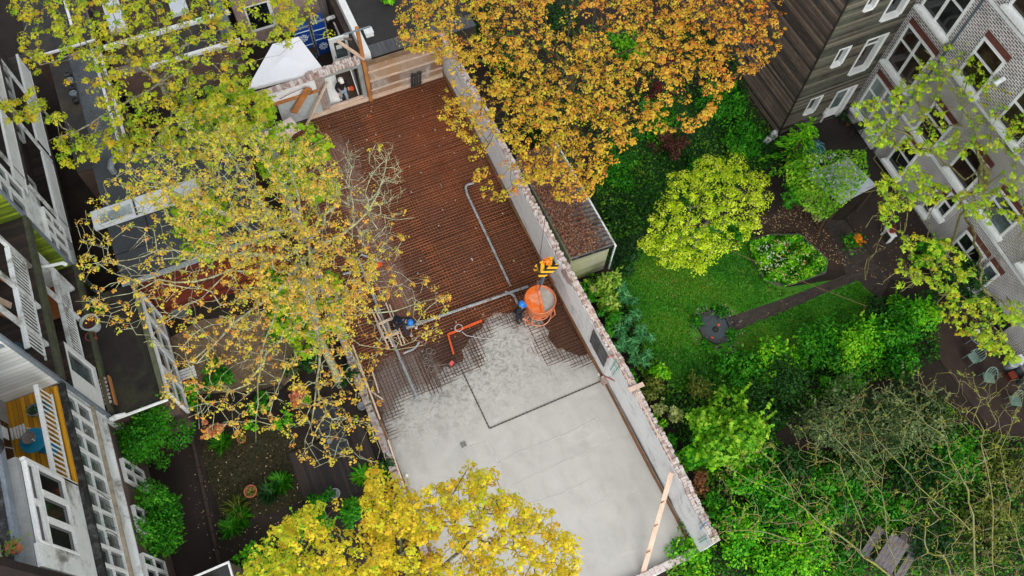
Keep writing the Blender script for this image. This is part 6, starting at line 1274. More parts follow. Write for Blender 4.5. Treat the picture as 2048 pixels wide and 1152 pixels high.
t = thing('flower_pot', 'terracotta pot of red flowers on the small white stand', 'pot', q + Vector((0, 0, .02))); q = q + Vector((0, 0, .02)); mb = MB(); mb.lathe([(.09, 0), (.13, .18), (.1, .18), (0, .15)], q, 14); mb.build('pot', plain('terracotta_b', S(150, 70, 50)), t); n = 60; pts = np.array(q) + RNG.normal(size=(n, 3)) * [.1, .1, .05] + [0, 0, .25]; leaves('flowers', pts, RNG.normal(size=(n, 3)) * .3 + [0, 0, 1], .08, RNG.uniform(0, 1, n), leafmat('red_petal', [S(40, 80, 30), S(150, 40, 36), S(190, 60, 50)], .2), t)
# pond
t = thing('garden_pond', 'small octagonal pond with a dark stone rim and orange fish', 'pond', P(1430, 655, 0)); c = P(1431, 655, 0)
oct_ = [Vector((c.x + r_ * math.cos(a), c.y + r_ * math.sin(a), 0)) for r_, a in ((.72, .3), (.74, 1.1), (.76, 1.85), (.76, 2.7), (.74, 3.45), (.78, 4.2), (.78, 5.0), (.72, 5.7))]
m, nt, b = newmat('pond_water'); b.inputs['Base Color'].default_value = S(60, 68, 70); b.inputs['Roughness'].default_value = .06; bump(nt, b, noise(nt, geo(nt), 5, 3), .06, .02)
mb = MB(); mb.poly([v + Vector((0, 0, .05)) for v in oct_]); mb.build('water', m, t)
mb = MB()
for a, b_ in zip(oct_, oct_[1:] + oct_[:1]):
    for k in range(3): p, q = a + (b_ - a) * (k / 3 + .01), a + (b_ - a) * ((k + 1) / 3 - .01); mb.bar(p + Vector((0, 0, .07)), q + Vector((0, 0, .07)), .15, random.uniform(.1, .16))
mb.build('stone_rim', mat('dark_stone', S(78, 76, 74), S(48, 47, 46), 6), t)
for px, py, lab in ((1437, 650, ''), (1424, 676, '')):
    mb = MB(); q = P(px, py, .07); mb.lathe([(0, -.02), (.05, 0), (.07, .02), (.04, .04), (0, .05)], q, 8); mb.build('goldfish', m_orange, t)
mb = MB(); q = P(1431, 659, .06); mb.lathe([(.14, 0), (.1, .06), (0, .08)], q, 12, close=True); mb.build('dark_leaf_clump', plain('dark_moss', S(28, 36, 28)), t)
for k, (px, py, r_, lab) in enumerate(((1396, 640, .35, 'leafy clump at the left edge of the pond'), (1412, 690, .4, 'leafy clump at the lower left edge of the pond'), (1470, 668, .35, 'leafy clump right of the pond by the path end'), (1440, 615, .4, 'leafy clump above the pond rim'))):
    shrub(lab, px, py, r_, .45, 260, 'mid', .12, blobs=4)
mb = MB()
for k in range(160):
    a = random.uniform(0, 6.28); d = random.uniform(.85, 1.25); s_ = random.uniform(.03, .08); mb.obox((c.x + d * math.cos(a), c.y + d * math.sin(a) - .1, .02), (s_, s_ * .8, s_ * .6), Matrix.Rotation(a * 3, 3, 'Z'), random.choice((0, 1)))
o = mb.build('pebbles', [mat('pale_pebble', S(160, 146, 138), S(110, 98, 92), 8), m_soil]); tag(o, 'pebbles and soil crumbs scattered round the pond', 'pebbles', None, 'stuff')
# washing line
mb = MB(); a, b_ = P(1432, 488, 1.9), P(1732, 612, 1.7); pts = [a + (b_ - a) * (i / 10) - Vector((0, 0, .12 * math.sin(math.pi * i / 10))) for i in range(11)]; mb.tube(pts, .011, 5); tag(mb.build('washing_line', plain('brown_cord', S(120, 84, 50)), origin=a), 'thin brown washing line stretched over the lawn', 'line')
for q, lab in ((a, 'thin post holding the washing line under the lime tree'), (b_, 'thin post holding the washing line by the shrubs')): mb = MB(); mb.tube([(q.x, q.y, 0), (q.x, q.y, q.z + .05)], .025, 6); tag(mb.build('line_post', m_stem, origin=(q.x, q.y, 0)), lab, 'post')
# ---- shed
t = thing('garden_shed', 'shed with leaf littered corrugated roof behind the white wall', 'shed', (11, 15, 0)); m_shedw = boards('pale_shed_boards', S(176, 174, 152), S(142, 142, 118), 2, .16, .8, worn=S(140, 150, 52))
X0, X1, Yf, Yb = 9.98, 12.0, 13.75, 19.6
mb = MB(); mb.box(X0 + .05, Yf + .05, 0, X1 - .06, Yb, 2.22); mb.build('walls', m_shedw, t)
mb = MB(); nx, ny = 8, 260
zr = lambda x: 2.55 - .22 * (x - X0) / (X1 - X0)
vs = [(X0 + (X1 + .08 - X0) * i / nx, Yf - .05 + (Yb - Yf) * j / ny, zr(X0 + (X1 + .08 - X0) * i / nx) + .028 * math.sin(j * 2 * math.pi / 10)) for j in range(ny + 1) for i in range(nx + 1)]
mb.add(vs, [(j * (nx + 1) + i, j * (nx + 1) + i + 1, (j + 1) * (nx + 1) + i + 1, (j + 1) * (nx + 1) + i) for j in range(ny) for i in range(nx)]); mb.build('corrugated_roof', mat('grey_corrugated', S(104, 102, 98), S(64, 62, 60), 1.4, .7, fine=16, dirt=S(66, 54, 44)), t, smooth=True)
mb = MB(); mb.bar((X0, Yf - .07, 2.5), (X1 + .06, Yf - .07, 2.28), .06, .1); mb.build('front_trim', m_black, t); mb = MB(); mb.box(X1 + .08, Yf - .12, 2.2, X1 + .17, Yb, 2.3); mb.bar((X1 + .12, Yf - .08, .1), (X1 + .12, Yf - .08, 2.2), .06, .06); mb.build('gutter', m_white2, t)
n = 7000; xx = RNG.uniform(X0 + .02, X1 - .02, n); yy = RNG.uniform(Yf + .02, Yb, n); keep = RNG.uniform(0, 1, n) < np.clip((X1 - .25 - xx) * 1.5 + RNG.normal(size=n) * .25 + .1, .05, 1); xx, yy = xx[keep], yy[keep]
pos = np.stack([xx, yy, 2.6 - .22 * (xx - X0) / (X1 - X0)], 1); leaves('leaf_litter', pos, RNG.normal(size=(len(xx), 3)) * .3 + [0, 0, 1], .085, RNG.uniform(0, 1, len(xx)), leafmat('fallen_leaf', [S(64, 34, 26), S(98, 54, 38), S(124, 78, 52), S(172, 134, 104)], .1), t)['kind'] = 'stuff'
# ---- right patio: table, chairs, bins
m_greenplastic = mat('grey_green_plastic', S(118, 142, 130), S(92, 116, 106), 3, .5, bmp=0)
q = P(1945, 682, 0); t = thing('garden_table', 'round green glass topped garden table under the yellow branches', 'table', q); mb = MB(); mb.lathe([(0, .72), (.5, .72), (.52, .73), (.52, .75), (0, .75)], q, 32); mb.build('table_top', mat('green_glass_top', S(70, 80, 62), S(52, 60, 46), 2, .25, bmp=0), t); mb = MB(); mb.torus(q + Vector((0, 0, .735)), .53, .02, 32, 6); mb.build('rim', m_zinc, t)
for k in range(3): a = k * 2.09 + 1; mb = MB(); mb.tube([q + Vector((.42 * math.cos(a), .42 * math.sin(a), 0)), q + Vector((.3 * math.cos(a), .3 * math.sin(a), .71))], .02, 6); mb.build('leg', m_zinc, t)
q2 = q + Vector((-.14, .18, .75)); t = thing('table_candle', 'small white pot standing on the green garden table', 'pot', q2); mb = MB(); mb.lathe([(.07, 0), (.09, .1), (.1, .11), (.07, .11), (.05, .06), (0, .05)], q2, 14); mb.build('pot', m_white, t)
def garden_chair(label, px, py, face):
    q = P(px, py, 0); t = thing('garden_chair', label, 'chair', q, 'grey green garden chairs on the lower patio'); rm = Matrix.Rotation(face, 3, 'Z'); W = lambda x, y, z: q + rm @ Vector((x, y, z))
    mb = MB(); mb.obox(W(0, 0, .42), (.46, .44, .03), rm); mb.build('seat', m_greenplastic, t)
    mb = MB(); rim = [W(.27 * math.cos(a), .3 * math.sin(a) + .02, .62 + .26 * max(0, math.sin(a))) for a in (R(-20) + R(220) * i / 18 for i in range(19))]; mb.tube(rim, .022, 6); mb.build('back_rim', m_greenplastic, t)
    for i in range(3, 16, 2): mb = MB(); a = rim[i]; b_ = W(((rm.inverted() @ (a - q)).x) * .8, min(.2, (rm.inverted() @ (a - q)).y * .75), .43); mb.bar(b_, a, .035, .012); mb.build('back_slat', m_greenplastic, t)
    for sx in (-.2, .2):
        for sy in (-.19, .19): mb = MB(); mb.bar(W(sx * 1.1, sy * 1.1, 0), W(sx, sy, .41), .035, .035); mb.build('leg', m_greenplastic, t)
garden_chair('grey green slatted chair closest to the round garden table', 1938, 722, R(-90)); garden_chair('grey green slatted chair in the middle between the table and the lower chair', 1967, 762, R(-30)); garden_chair('grey green slatted chair farthest from the garden table', 2020, 808, R(-30))
for k, (px, py, r_, h_, col, lab) in enumerate(((2014, 735, .2, .5, S(140, 148, 152), 'round grey bin standing left of the other bins'), (2036, 744, .24, .6, S(96, 100, 102), 'dark grey bin against the brick wall'), (2044, 768, .26, .55, S(88, 92, 96), 'lowest dark grey bin at the right edge'))):
    q = P(px, py, 0); t = thing('bin', lab, 'bin', q, 'round bins at the right edge'); mb = MB(); mb.lathe([(r_ * .8, 0), (r_, h_)], q, 20, close=True); mb.build('bin_body', plain('bin_grey_%d' % k, col, .5), t); mb = MB(); mb.lathe([(r_ * 1.06, h_ + .003), (r_ * 1.06, h_ + .04), (r_ * .8, h_ + .08), (0, h_ + .1)], q, 20); mb.build('lid', plain('bin_lid_%d' % k, mul(col, 1.25), .4), t)
q = P(2038, 722, .5); mb = MB(); mb.obox(q, (.4, .3, .3), BM); mb.obox(q + Vector((0, 0, .165)), (.44, .34, .03), BM); mb.obox((q.x, q.y, .17), (.3, .25, .34), BM); tag(mb.build('white_box', m_white, origin=(q.x, q.y, 0)), 'white box standing behind the grey bins', 'box')
q = P(2018, 755, 0); mb = MB(); mb.obox(q + Vector((0, 0, .15)), (.3, .3, .3), BM); mb.obox(q + Vector((0, 0, .31)), (.33, .33, .02), BM); tag(mb.build('wooden_crate', m_red, origin=q), 'small brown wooden crate between the bins', 'crate')
# ---- picnic table
t = thing('picnic_table', 'weathered grey picnic table under the bare branches at the bottom right', 'picnic table', P(1770, 1108, 0)); m_grw = mat('weathered_grey_wood', S(128, 120, 122), S(88, 82, 84), 3, .85, stretch=(1, 4, 1)); q = P(1784, 1106, .75); rm = Matrix.Rotation(R(25), 3, 'Z')
for k in range(5): mb = MB(); mb.obox(q + rm @ Vector((0, (k - 2) * .15, 0)), (1.4, .14, .04), rm); mb.build('top_board', m_grw, t)
for sy in (-.72, .72):
    for k in range(2): mb = MB(); mb.obox(q + rm @ Vector((0, sy + (k - .5) * .15, -.3)), (1.4, .14, .04), rm); mb.build('bench_board', m_grw, t)
for sx in (-.6, .6):
    for sy in (-1, 1): mb = MB(); mb.bar(q + rm @ Vector((sx, sy * .2, -.03)), q + rm @ Vector((sx, sy * .5, -.75)), .09, .05); mb.build('leg', m_grw, t)
    mb = MB(); mb.bar(q + rm @ Vector((sx, -.78, -.36)), q + rm @ Vector((sx, .78, -.36)), .05, .09); mb.build('cross_beam', m_grw, t)
q = P(1815, 1085, 0); mb = MB(); mb.torus(q + Vector((0, 0, .5)), .5, .03, 30, 6)
for k in range(4): a = k * 1.57; mb.bar(q + Vector((.5 * math.cos(a), .5 * math.sin(a), 0)), q + Vector((.5 * math.cos(a), .5 * math.sin(a), .5)), .04, .04)
mb.lathe([(0, .45), (.47, .47)], q, 24); tag(mb.build('fire_bowl', mat('rusty_grey_bowl', S(104, 94, 92), S(70, 62, 60)), origin=q), 'round grey bowl on legs right of the picnic table', 'bowl')

# ---- left garden
shrub('clipped round green climber against the white house, upper one', 292, 868, 1.3, 4.2, 9500, 'mid', .1, blobs=22, up=.3, lump=1.35)
shrub('narrow green climber against the white house, lower one', 300, 1040, 1.25, 4.2, 10000, 'mid', .1, blobs=24, ry=1.5, up=.3, lump=1.5)
shrub('bright lime green bush beside the clay pot under bare branches', 562, 835, .5, .9, 500, 'bright', .11)
shrub('small lime green plant left of the bright bush', 500, 852, .3, .5, 200, 'bright', .1, blobs=4)
shrub('dark leafy bush behind the orange leaved plants', 520, 808, .6, .9, 600, 'mid', .13)
shrub('salmon orange leaved shrub standing beside the dark path', 422, 857, .48, 1.2, 420, 'salmon', .14, STAR, blobs=6)
shrub('pinkish orange leaved shrub above the round planted tub', 590, 790, .5, 1.3, 380, 'salmon', .13, STAR, blobs=6)
for k, (px, py, col, lab) in enumerate(((442, 885, 'mid', 'grassy tuft below the salmon shrub'), (470, 1015, 'olive', 'spiky pale green tuft beside the kerb'), (462, 1055, 'mid', 'spiky dark tuft nearest the bottom of the kerb'), (560, 965, 'mid', 'ferny tuft at the edge of the deck'), (725, 950, 'bright', 'bright fern on the deck by the low wall'), (540, 985, 'dark', 'dark fern beside the deck'), (480, 1035, 'mid', 'spiky tuft between the two others at the kerb'))):
    c = P(px, py, .2); t = thing('grass_tuft', lab, 'plant', (c.x, c.y, 0)); n = 150; a = RNG.uniform(0, 6.28, n); d = np.stack([np.cos(a), np.sin(a), RNG.uniform(.15, 1.1, n)], 1); d /= np.linalg.norm(d, axis=1, keepdims=True); pos = np.array([c.x, c.y, .05]) + d * RNG.uniform(.12, .3, n)[:, None]
    nrm = np.array([0, 0, 1.]) - d * d[:, 2:3] + RNG.normal(size=(n, 3)) * .2; leaves('blades', pos, nrm, .55, RNG.uniform(0, 1, n), LMat(col), t, BLADE * np.array([.9, 1, 1]), point=d)
for k, (px, py, r_, pl, lab) in enumerate(((505, 986, .24, 1, 'clay pot on the mossy lawn, lower one'), (486, 881, .17, 1, 'small clay pot near the salmon shrub'), (613, 806, .27, 2, 'clay tub full of green leaves'), (672, 990, .2, 0, 'grey galvanised tub at the end of the deck'), (725, 815, .17, 0, 'grey ring shaped pot by the low wall'), (660, 884, .1, 0, 'tiny white pot on the dark garden sofa'))):
    z = .5 if k == 5 else 0; q = P(px, py, z); t = thing('clay_pot' if k < 3 else 'garden_pot', lab, 'pot', q); mb = MB(); mb.lathe([(r_ * .7, 0), (r_, r_ * 1.2), (r_ * 1.08, r_ * 1.25), (r_ * 1.08, r_ * 1.45), (r_ * .9, r_ * 1.45), (r_ * .85, r_ * 1.1), (0, r_)], q, 22); mb.build('pot', plain('pot_clay_%d' % k, S(168, 92, 66) if k < 3 else S(130, 136, 138)), t)
    if pl: n = 60 * pl * pl; pts = np.array(q) + RNG.normal(size=(n, 3)) * [r_ * .4, r_ * .4, .04] + [0, 0, r_ * 1.5]; leaves('foliage', pts, RNG.normal(size=(n, 3)) * .4 + [0, 0, 1], .1, RNG.uniform(0, 1, n), LMat('bright' if pl == 2 else 'olive'), t)
t = thing('garden_sofa', 'dark grey garden sofa on the deck under the branches', 'sofa', P(655, 870, 0)); q = P(660, 865, 0); rm = Matrix.Rotation(R(90), 3, 'Z'); m_rat = mat('charcoal_cushion', S(58, 60, 64), S(40, 42, 46), 3, .8)
mb = MB(); mb.obox(q + Vector((0, 0, .2)), (.9, 2.3, .4)); mb.build('base', mat('dark_wicker', S(44, 40, 38), S(28, 26, 25), 8), t)
for k in range(2): mb = MB(); mb.obox(q + Vector((0, -.56 + k * 1.1, .45)), (.86, 1.06, .14)); mb.build('cushion', m_rat, t)
mb = MB(); mb.obox(q + Vector((.5, 0, .45)), (.14, 2.3, .6)); mb.build('backrest', m_rat, t)
for k, (px, py, lab) in enumerate(((190, 655, 'large pale glazed pot of soil on the dark flat roof'), (188, 678, 'small terracotta pot next to the large pale pot'))):
    q = P(px, py, 3.58); r_ = (.34, .2)[k]; t = thing('roof_planter', lab, 'pot', q); mb = MB(); mb.lathe([(r_ * .68, 0), (r_, r_ * 1.5), (r_ * 1.06, r_ * 1.55), (r_ * .86, r_ * 1.55), (r_ * .84, r_ * 1.25), (0, r_ * 1.2)], q, 24); mb.build('pot', (mat('pale_glaze', S(186, 196, 192), S(160, 170, 166), 2, .35, bmp=0), plain('terracotta_c', S(132, 70, 50)))[k], t); mb = MB(); mb.lathe([(r_ * .84, r_ * 1.26), (0, r_ * 1.3)], q, 20); mb.build('soil', mat('red_brown_soil_%d' % k, S(86, 50, 40), S(56, 34, 28), 8), t)
t = thing('plant_crate', 'black crate of seedling pots with an orange brown side on the dark roof', 'crate', P(214, 790, 3.58)); q = P(213, 788, 3.58); mb = MB(); mb.obox(q + Vector((0, 0, .12)), (.5, 1.2, .24)); mb.build('crate_body', m_black, t); mb = MB(); mb.obox(q + Vector((.275, 0, .12)), (.04, 1.2, .24)); mb.build('wooden_side', m_raw2, t)
mb = MB()
for i in range(3):
    for j in range(7): mb.lathe([(.05, .25), (.06, .3), (.045, .3), (0, .27)], q + Vector((-.15 + i * .15, -.5 + j * .165, 0)), 8)
mb.build('seedling_pots', m_oldbrick2, t)
shrub('small bright seedling plant on the dark flat roof', 195, 618, .25, .3, 120, 'bright', .1, blobs=4, z0=3.58)
# under the left trees
for (px, py, r_, h_, n, col, lab) in ((440, 745, .9, 1.0, 900, 'mid', 'green bush at the lower edge of the gravel yard'), (380, 790, .7, .8, 600, 'bright', 'green bush beside the gravel at the extension corner'), (600, 720, 1.0, 1.6, 1100, 'dark', 'dark bush under the bare maple near the low wall'), (560, 650, .9, 1.5, 800, 'mid', 'green bush under the maple trunk'), (470, 540, .8, 4.0, 0, '', ''), (640, 660, .7, 1.3, 600, 'olive', 'olive bush leaning against the low wall'), (690, 750, .6, 1.1, 400, 'dark', 'dark bush between the sofa and the low wall'), (545, 560, .9, 1.6, 700, 'bright', 'bright green bush behind the maple trunk'), (770, 925, .5, .8, 400, 'dark', 'dark bush hiding the end of the low wall'),
    (700, 1030, .9, 1.3, 1000, 'mid', 'green bush under the yellow maple by the deck'), (640, 1000, .7, 1.1, 700, 'mid', 'green bush beside the galvanised tub'), (500, 1135, .8, 1.2, 800, 'bright', 'green bush left of the yellow maple at the bottom'), (610, 1060, 1.0, 1.6, 1000, 'bright', 'bright bush beneath the yellow maple crown'), (760, 1010, .6, 1.0, 500, 'mid', 'green bush between yellow maple and low wall'), (560, 1100, 1.2, 1.4, 1000, 'mid', 'wide green bush under the yellow maple')):
    if n: shrub(lab, px, py, r_, h_, n, col, .13, blobs=8)
t = thing('picket_fence', 'dark low picket fence behind the salmon shrubs', 'fence', P(480, 800, 0)); a, b_ = P(400, 828, 0), P(570, 778, 0); mb = MB()
for k in range(46): c = a + (b_ - a) * k / 45; mb.bar(c, c + Vector((0, 0, .7)), .06, .02); 
mb.build('picket_row', m_black, t); mb = MB(); mb.bar(a + Vector((0, .03, .5)), b_ + Vector((0, .03, .5)), .04, .06); mb.build('rail', m_black, t)
t = thing('white_frame_roof', 'white framed glass roof corner at the bottom left', 'glass roof', P(430, 1140, 0)); c = P(458, 1122, 2.6); mb = MB(); mb.box(c.x - 2.2, c.y - .06, 2.52, c.x, c.y, 2.64); mb.box(c.x - .06, c.y - 3, 2.52, c.x, c.y - .061, 2.64); mb.build('white_frame', m_white, t); mb = MB(); mb.box(c.x - 2.2, c.y - 3, 2.5, c.x - .07, c.y - .07, 2.56); mb.build('roof_glass', glass('dark_roof_glass', S(34, 34, 32)), t); mb = MB(); mb.box(c.x - 2.2, c.y - 3, 0, c.x - .02, c.y - .02, 2.49); mb.build('walls', m_brick_l, t)
t = thing('white_garden_bench', 'white slatted lounger half hidden under the leaves beside the gravel', 'bench', P(362, 748, 0)); q = P(365, 750, .35)
for k in range(4): mb = MB(); mb.obox(q + Vector((0, -.2 + k * .13, 0)), (1.1, .1, .03)); mb.build('seat_slat', m_white, t)
for sx in (-.45, .45): mb = MB(); mb.box(q.x + sx - .03, q.y - .22, 0, q.x + sx + .03, q.y + .22, .33); mb.build('leg', m_white, t)
q = P(366, 628, 0); t = thing('garden_pot', 'round grey pot before the red boarded wall', 'pot', q); mb = MB(); mb.lathe([(.25, 0), (.36, .4), (.38, .44), (.3, .44), (.28, .36), (0, .34)], q, 20); mb.build('pot', plain('stone_grey', S(120, 126, 124)), t)
mb = MB(); q = P(1545, 275, 0); mb.lathe([(.18, 0), (.2, .3), (.12, .5), (0, .55)], q, 12); mb.obox(q + Vector((-.4, -.1, .1)), (.3, .3, .2), Matrix.Rotation(.4, 3, 'Z')); tag(mb.build('white_sack', m_white2, origin=q), 'white sack lying at the foot of the timber house corner', 'sack')
# ================================================================ TREES
def bark(name, c, c2, lich, amount=.5):
    m, nt, b = newmat(name); p = geo(nt); n1 = noise(nt, p, 3.0, 6, .7); n2 = noise(nt, p, 7.0, 5, .7)
    col = ramp(nt, n1, [(.35, c2), (.65, c)]); col = mix(nt, ramp(nt, n2, [(.5 - .14 * amount, (0, 0, 0)), (.62 - .1 * amount, (1, 1, 1))]), col, lich)
    nt.links.new(col, b.inputs['Base Color']); b.inputs['Roughness'].default_value = .95; bump(nt, b, n2, .6, .02); return m
m_bark1 = bark('lichen_bark', S(142, 136, 96), S(96, 88, 62), S(174, 178, 142), .5)
m_bark2 = bark('dark_bark', S(74, 58, 40), S(42, 32, 24), S(96, 96, 44), .2)
m_bark3 = bark('yellow_lichen_bark', S(146, 150, 122), S(96, 92, 72), S(140, 138, 48), .45)
m_bark4 = bark('grey_bark', S(112, 100, 80), S(66, 56, 44), S(136, 140, 108), .4)
def skeleton(trunk, limbs, pts, wig, step, up=.35):
    nodes = [np.array(p, float) for p in trunk]; par = [-1] + list(range(len(trunk) - 1))
    for L in limbs:
        d = [np.linalg.norm(nd - L[0]) for nd in nodes]; j = int(np.argmin(d)); prev = j
        full = [nodes[j]] + [np.array(q, float) for q in L]
        for a, b_ in zip(full, full[1:]):
            k = max(1, int(np.linalg.norm(b_ - a) / .45))
            for s_ in range(1, k + 1):
                q = a + (b_ - a) * s_ / k + (RNG.normal(size=3) * .05 if s_ < k else 0); nodes.append(q); par.append(prev); prev = len(nodes) - 1
    K = len(nodes); base = np.array(trunk[-1], float); order = sorted(range(len(pts)), key=lambda i: np.linalg.norm(pts[i] - base))
    buf = np.zeros((K + len(pts) * 14, 3)); buf[:K] = nodes; cnt = K; dist = np.zeros(len(buf)); nt_ = max(1, len(trunk) - 2)
    for i in range(1, K): dist[i] = dist[par[i]] + np.linalg.norm(buf[i] - buf[par[i]])
    for i in order:
        p = pts[i]; d = buf[:cnt] - p; cost = np.sqrt((d ** 2).sum(1)) + up * np.maximum(0, d[:, 2]) + .06 * dist[:cnt]; cost[:nt_] += 30
        j = int(np.argmin(cost)); a = buf[j].copy(); L = np.linalg.norm(p - a); k = max(1, min(13, int(L / step))); side = RNG.normal(size=3) * wig * L * .18; prev = j
        for s_ in range(1, k + 1):
            q = a + (p - a) * s_ / k + side * math.sin(math.pi * s_ / k)
            if s_ < k: q = q + RNG.normal(size=3) * wig * step * .8
            buf[cnt] = q; par.append(prev); dist[cnt] = dist[prev] + np.linalg.norm(q - buf[prev]); prev = cnt; cnt += 1
    return buf[:cnt], np.array(par)
def limbpx(*a): return [np.array(tuple(P(x, y, z))) for x, y, z in a]
def tree(name, label, base, trunk, limbs, pts, lm, bm, per=12, rad=.2, leaf=.11, shape=MAPLE, wig=.15, step=.4, tint=None, r_tip=.008, r_max=.3, frac=1.0, droop=1.0, expo=.45, twigs=None):
    t = thing(name, label, 'tree', base); allp = pts if twigs is None else np.concatenate([pts, twigs])
    nd, pr = skeleton(trunk, limbs, allp, wig, step); wood('trunk', nd, pr, bm, t, r_tip, r_max, 6, expo)
    c = pts; rr = rad * RNG.uniform(.55, 1.35, len(c)); pos, nrm, pt = umbrellas(c, per, rr, droop)
    tn = np.repeat(tint(c) if tint else RNG.normal(size=len(c)) * .16 + .5, per) + RNG.normal(size=len(pos)) * .12
    leaves('crown', pos, nrm, leaf, tn, lm, t, shape, point=pt); return t
def V(p): return np.array(tuple(p))
# ---- big lichen covered maple over the left side of the pit
fork = P(600, 520, 11.0); b0 = Vector((fork.x - .55, fork.y + .1, 0))
trunk = [b0, b0 + Vector((.1, 0, 2.5)), b0 + Vector((.05, 0, 5)), b0 + Vector((.3, .05, 7.5)), b0 + Vector((.4, 0, 9.5)), fork]
limbs = [limbpx((560, 515, 11.2), (493, 507, 11.6), (420, 510, 11.6), (350, 500, 11.3), (313, 501, 11.2), (290, 512, 11), (222, 524, 10.8)), limbpx((440, 515, 11.5), (380, 520, 11.3), (300, 522, 11), (235, 545, 10.8)),
         limbpx((480, 524, 11.3), (440, 560, 11), (403, 597, 10.8), (353, 630, 10.5), (317, 652, 10.4)), limbpx((580, 560, 11), (512, 614, 11), (467, 647, 10.8), (433, 684, 10.6), (393, 727, 10.4)),
         limbpx((520, 540, 11), (427, 554, 10.6), (350, 565, 10.4), (290, 574, 10.2), (260, 587, 10), (150, 603, 9.8)), limbpx((640, 490, 11.5), (690, 465, 11.8), (735, 425, 12), (765, 360, 12), (775, 310, 12)), limbpx((735, 425, 12), (790, 440, 12), (830, 435, 12)),
         limbpx((660, 580, 11.2), (730, 625, 11.4), (790, 622, 11.6), (840, 605, 11.6), (895, 590, 11.5)), limbpx((596, 470, 11.4), (600, 420, 11.8), (585, 350, 12), (575, 270, 11.8)), limbpx((560, 460, 11.5), (500, 380, 11.8), (460, 310, 11.6), (420, 240, 11.4)),
         limbpx((620, 620, 10.8), (640, 700, 10.6), (630, 800, 10.4), (610, 880, 10.2), (640, 930, 10)), limbpx((560, 600, 10.8), (530, 680, 10.6), (515, 770, 10.4), (512, 885, 10.2)), limbpx((660, 640, 11), (720, 690, 11), (790, 700, 11), (850, 690, 11)), limbpx((680, 660, 11), (730, 760, 10.8), (740, 850, 10.6), (760, 900, 10.4)), limbpx((520, 470, 11.5), (430, 420, 11.6), (340, 380, 11.4), (250, 330, 11))]
zf = lambda x, y: 12.0 + random.uniform(-1.7, 1.4) - .8 * (((x - 600) / 420) ** 2 + ((y - 520) / 420) ** 2)
cg = [(745, 400, 85, .92), (735, 310, 60, .92), (640, 430, 26, .8), (520, 360, 26, .8), (680, 540, 30, .8), (430, 450, 30, .8), (560, 560, 24, .8), (350, 340, 24, .7), (740, 470, 30, .8), (480, 560, 26, .8)]
core = [(330, 300), (470, 250), (600, 290), (700, 320), (770, 430), (760, 560), (700, 660), (600, 640), (480, 600), (420, 520), (330, 430), (240, 380)]
outer = [(150, 450), (240, 300), (420, 200), (640, 260), (800, 290), (820, 420), (800, 530), (900, 590), (880, 680), (780, 700), (760, 800), (760, 930), (690, 920), (620, 950), (560, 860), (420, 880), (330, 800), (320, 700), (160, 640)]
bare = [(700, 260, 50, .7), (760, 500, 50, .6), (560, 780, 60, .5), (300, 700, 60, .7), (420, 800, 70, .5), (780, 800, 60, .7), (260, 470, 60, .6), (680, 880, 60, .4), (880, 640, 40, .4), (790, 650, 46, .9), (700, 560, 40, .4), (760, 390, 85, .85), (740, 310, 60, .8), (300, 440, 60, .5), (220, 560, 50, .5)]
pts = np.concatenate([scatter(core, 1150, zf, cg), scatter(outer, 1250, zf, bare)]); tw = np.concatenate([scatter(outer, 800, zf), scatter([(680, 290), (790, 280), (810, 350), (800, 440), (760, 520), (700, 460)], 280, zf)])
m_ml = leafmat('young_maple_leaf', [S(204, 140, 58), S(218, 172, 66), S(214, 192, 66), S(190, 190, 52), S(146, 176, 36)], .28)
tree('lichen_maple', 'large crooked maple with pale lichen bark and sparse orange yellow young leaves over the pit', b0, trunk, limbs, pts, m_ml, m_bark1, per=13, rad=.13, leaf=.057, wig=.3, step=.28, r_tip=.0066, r_max=.24, twigs=tw, tint=lambda c: RNG.normal(size=len(c)) * .2 + .36 + np.clip((c[:, 1] - 10.5) * .045 - np.abs(c[:, 0] + .5) * .03, 0, .3))
q = P(595, 503, 11.4); mb = MB(); c = Vector(q)
for k in range(150):
    a = random.uniform(0, 6.28); r_ = random.uniform(.12, .32); p = c + Vector((r_ * math.cos(a), r_ * math.sin(a), random.uniform(-.1, .15))); d = Vector((-math.sin(a), math.cos(a), random.uniform(-.3, .3))) * random.uniform(.12, .3) + Vector((random.uniform(-.1, .1), random.uniform(-.1, .1), 0)); mb.bar(p - d, p + d, .012, .012)
tag(mb.build('bird_nest', mat('nest_twigs', S(88, 68, 56), S(54, 42, 36)), origin=c), 'round bird nest of brown twigs in the fork of the lichen maple', 'nest')
# ---- yellow green maple at the top left
fork = P(320, 165, 9.5); b0 = Vector((fork.x + .2, fork.y - .3, 0)); trunk = [b0, b0 + Vector((0, 0, 3)), b0 + Vector((-.1, .1, 6)), fork]
limbs = [limbpx((260, 200, 9.8), (200, 235, 9.8), (150, 265, 9.6), (90, 285, 9.4)), limbpx((250, 120, 10), (160, 105, 10.2), (80, 130, 10)), limbpx((318, 90, 10), (315, 30, 10), (300, -20, 10)), limbpx((400, 120, 10), (480, 130, 10.2), (560, 110, 10.2), (620, 70, 10)), limbpx((380, 210, 9.8), (440, 280, 9.8), (540, 260, 9.6)), limbpx((200, 235, 9.8), (180, 290, 9.4), (150, 330, 9.2))]
zf = lambda x, y: 9.8 + random.uniform(-1.6, 1.3) - .8 * (((x - 320) / 330) ** 2 + ((y - 150) / 230) ** 2)
poly = [(10, -20), (40, 60), (35, 110), (60, 180), (0, 210), (0, 250), (60, 260), (120, 240), (110, 330), (200, 330), (300, 320), (400, 330), (470, 300), (530, 230), (560, 180), (620, 130), (660, 70), (600, -30)]
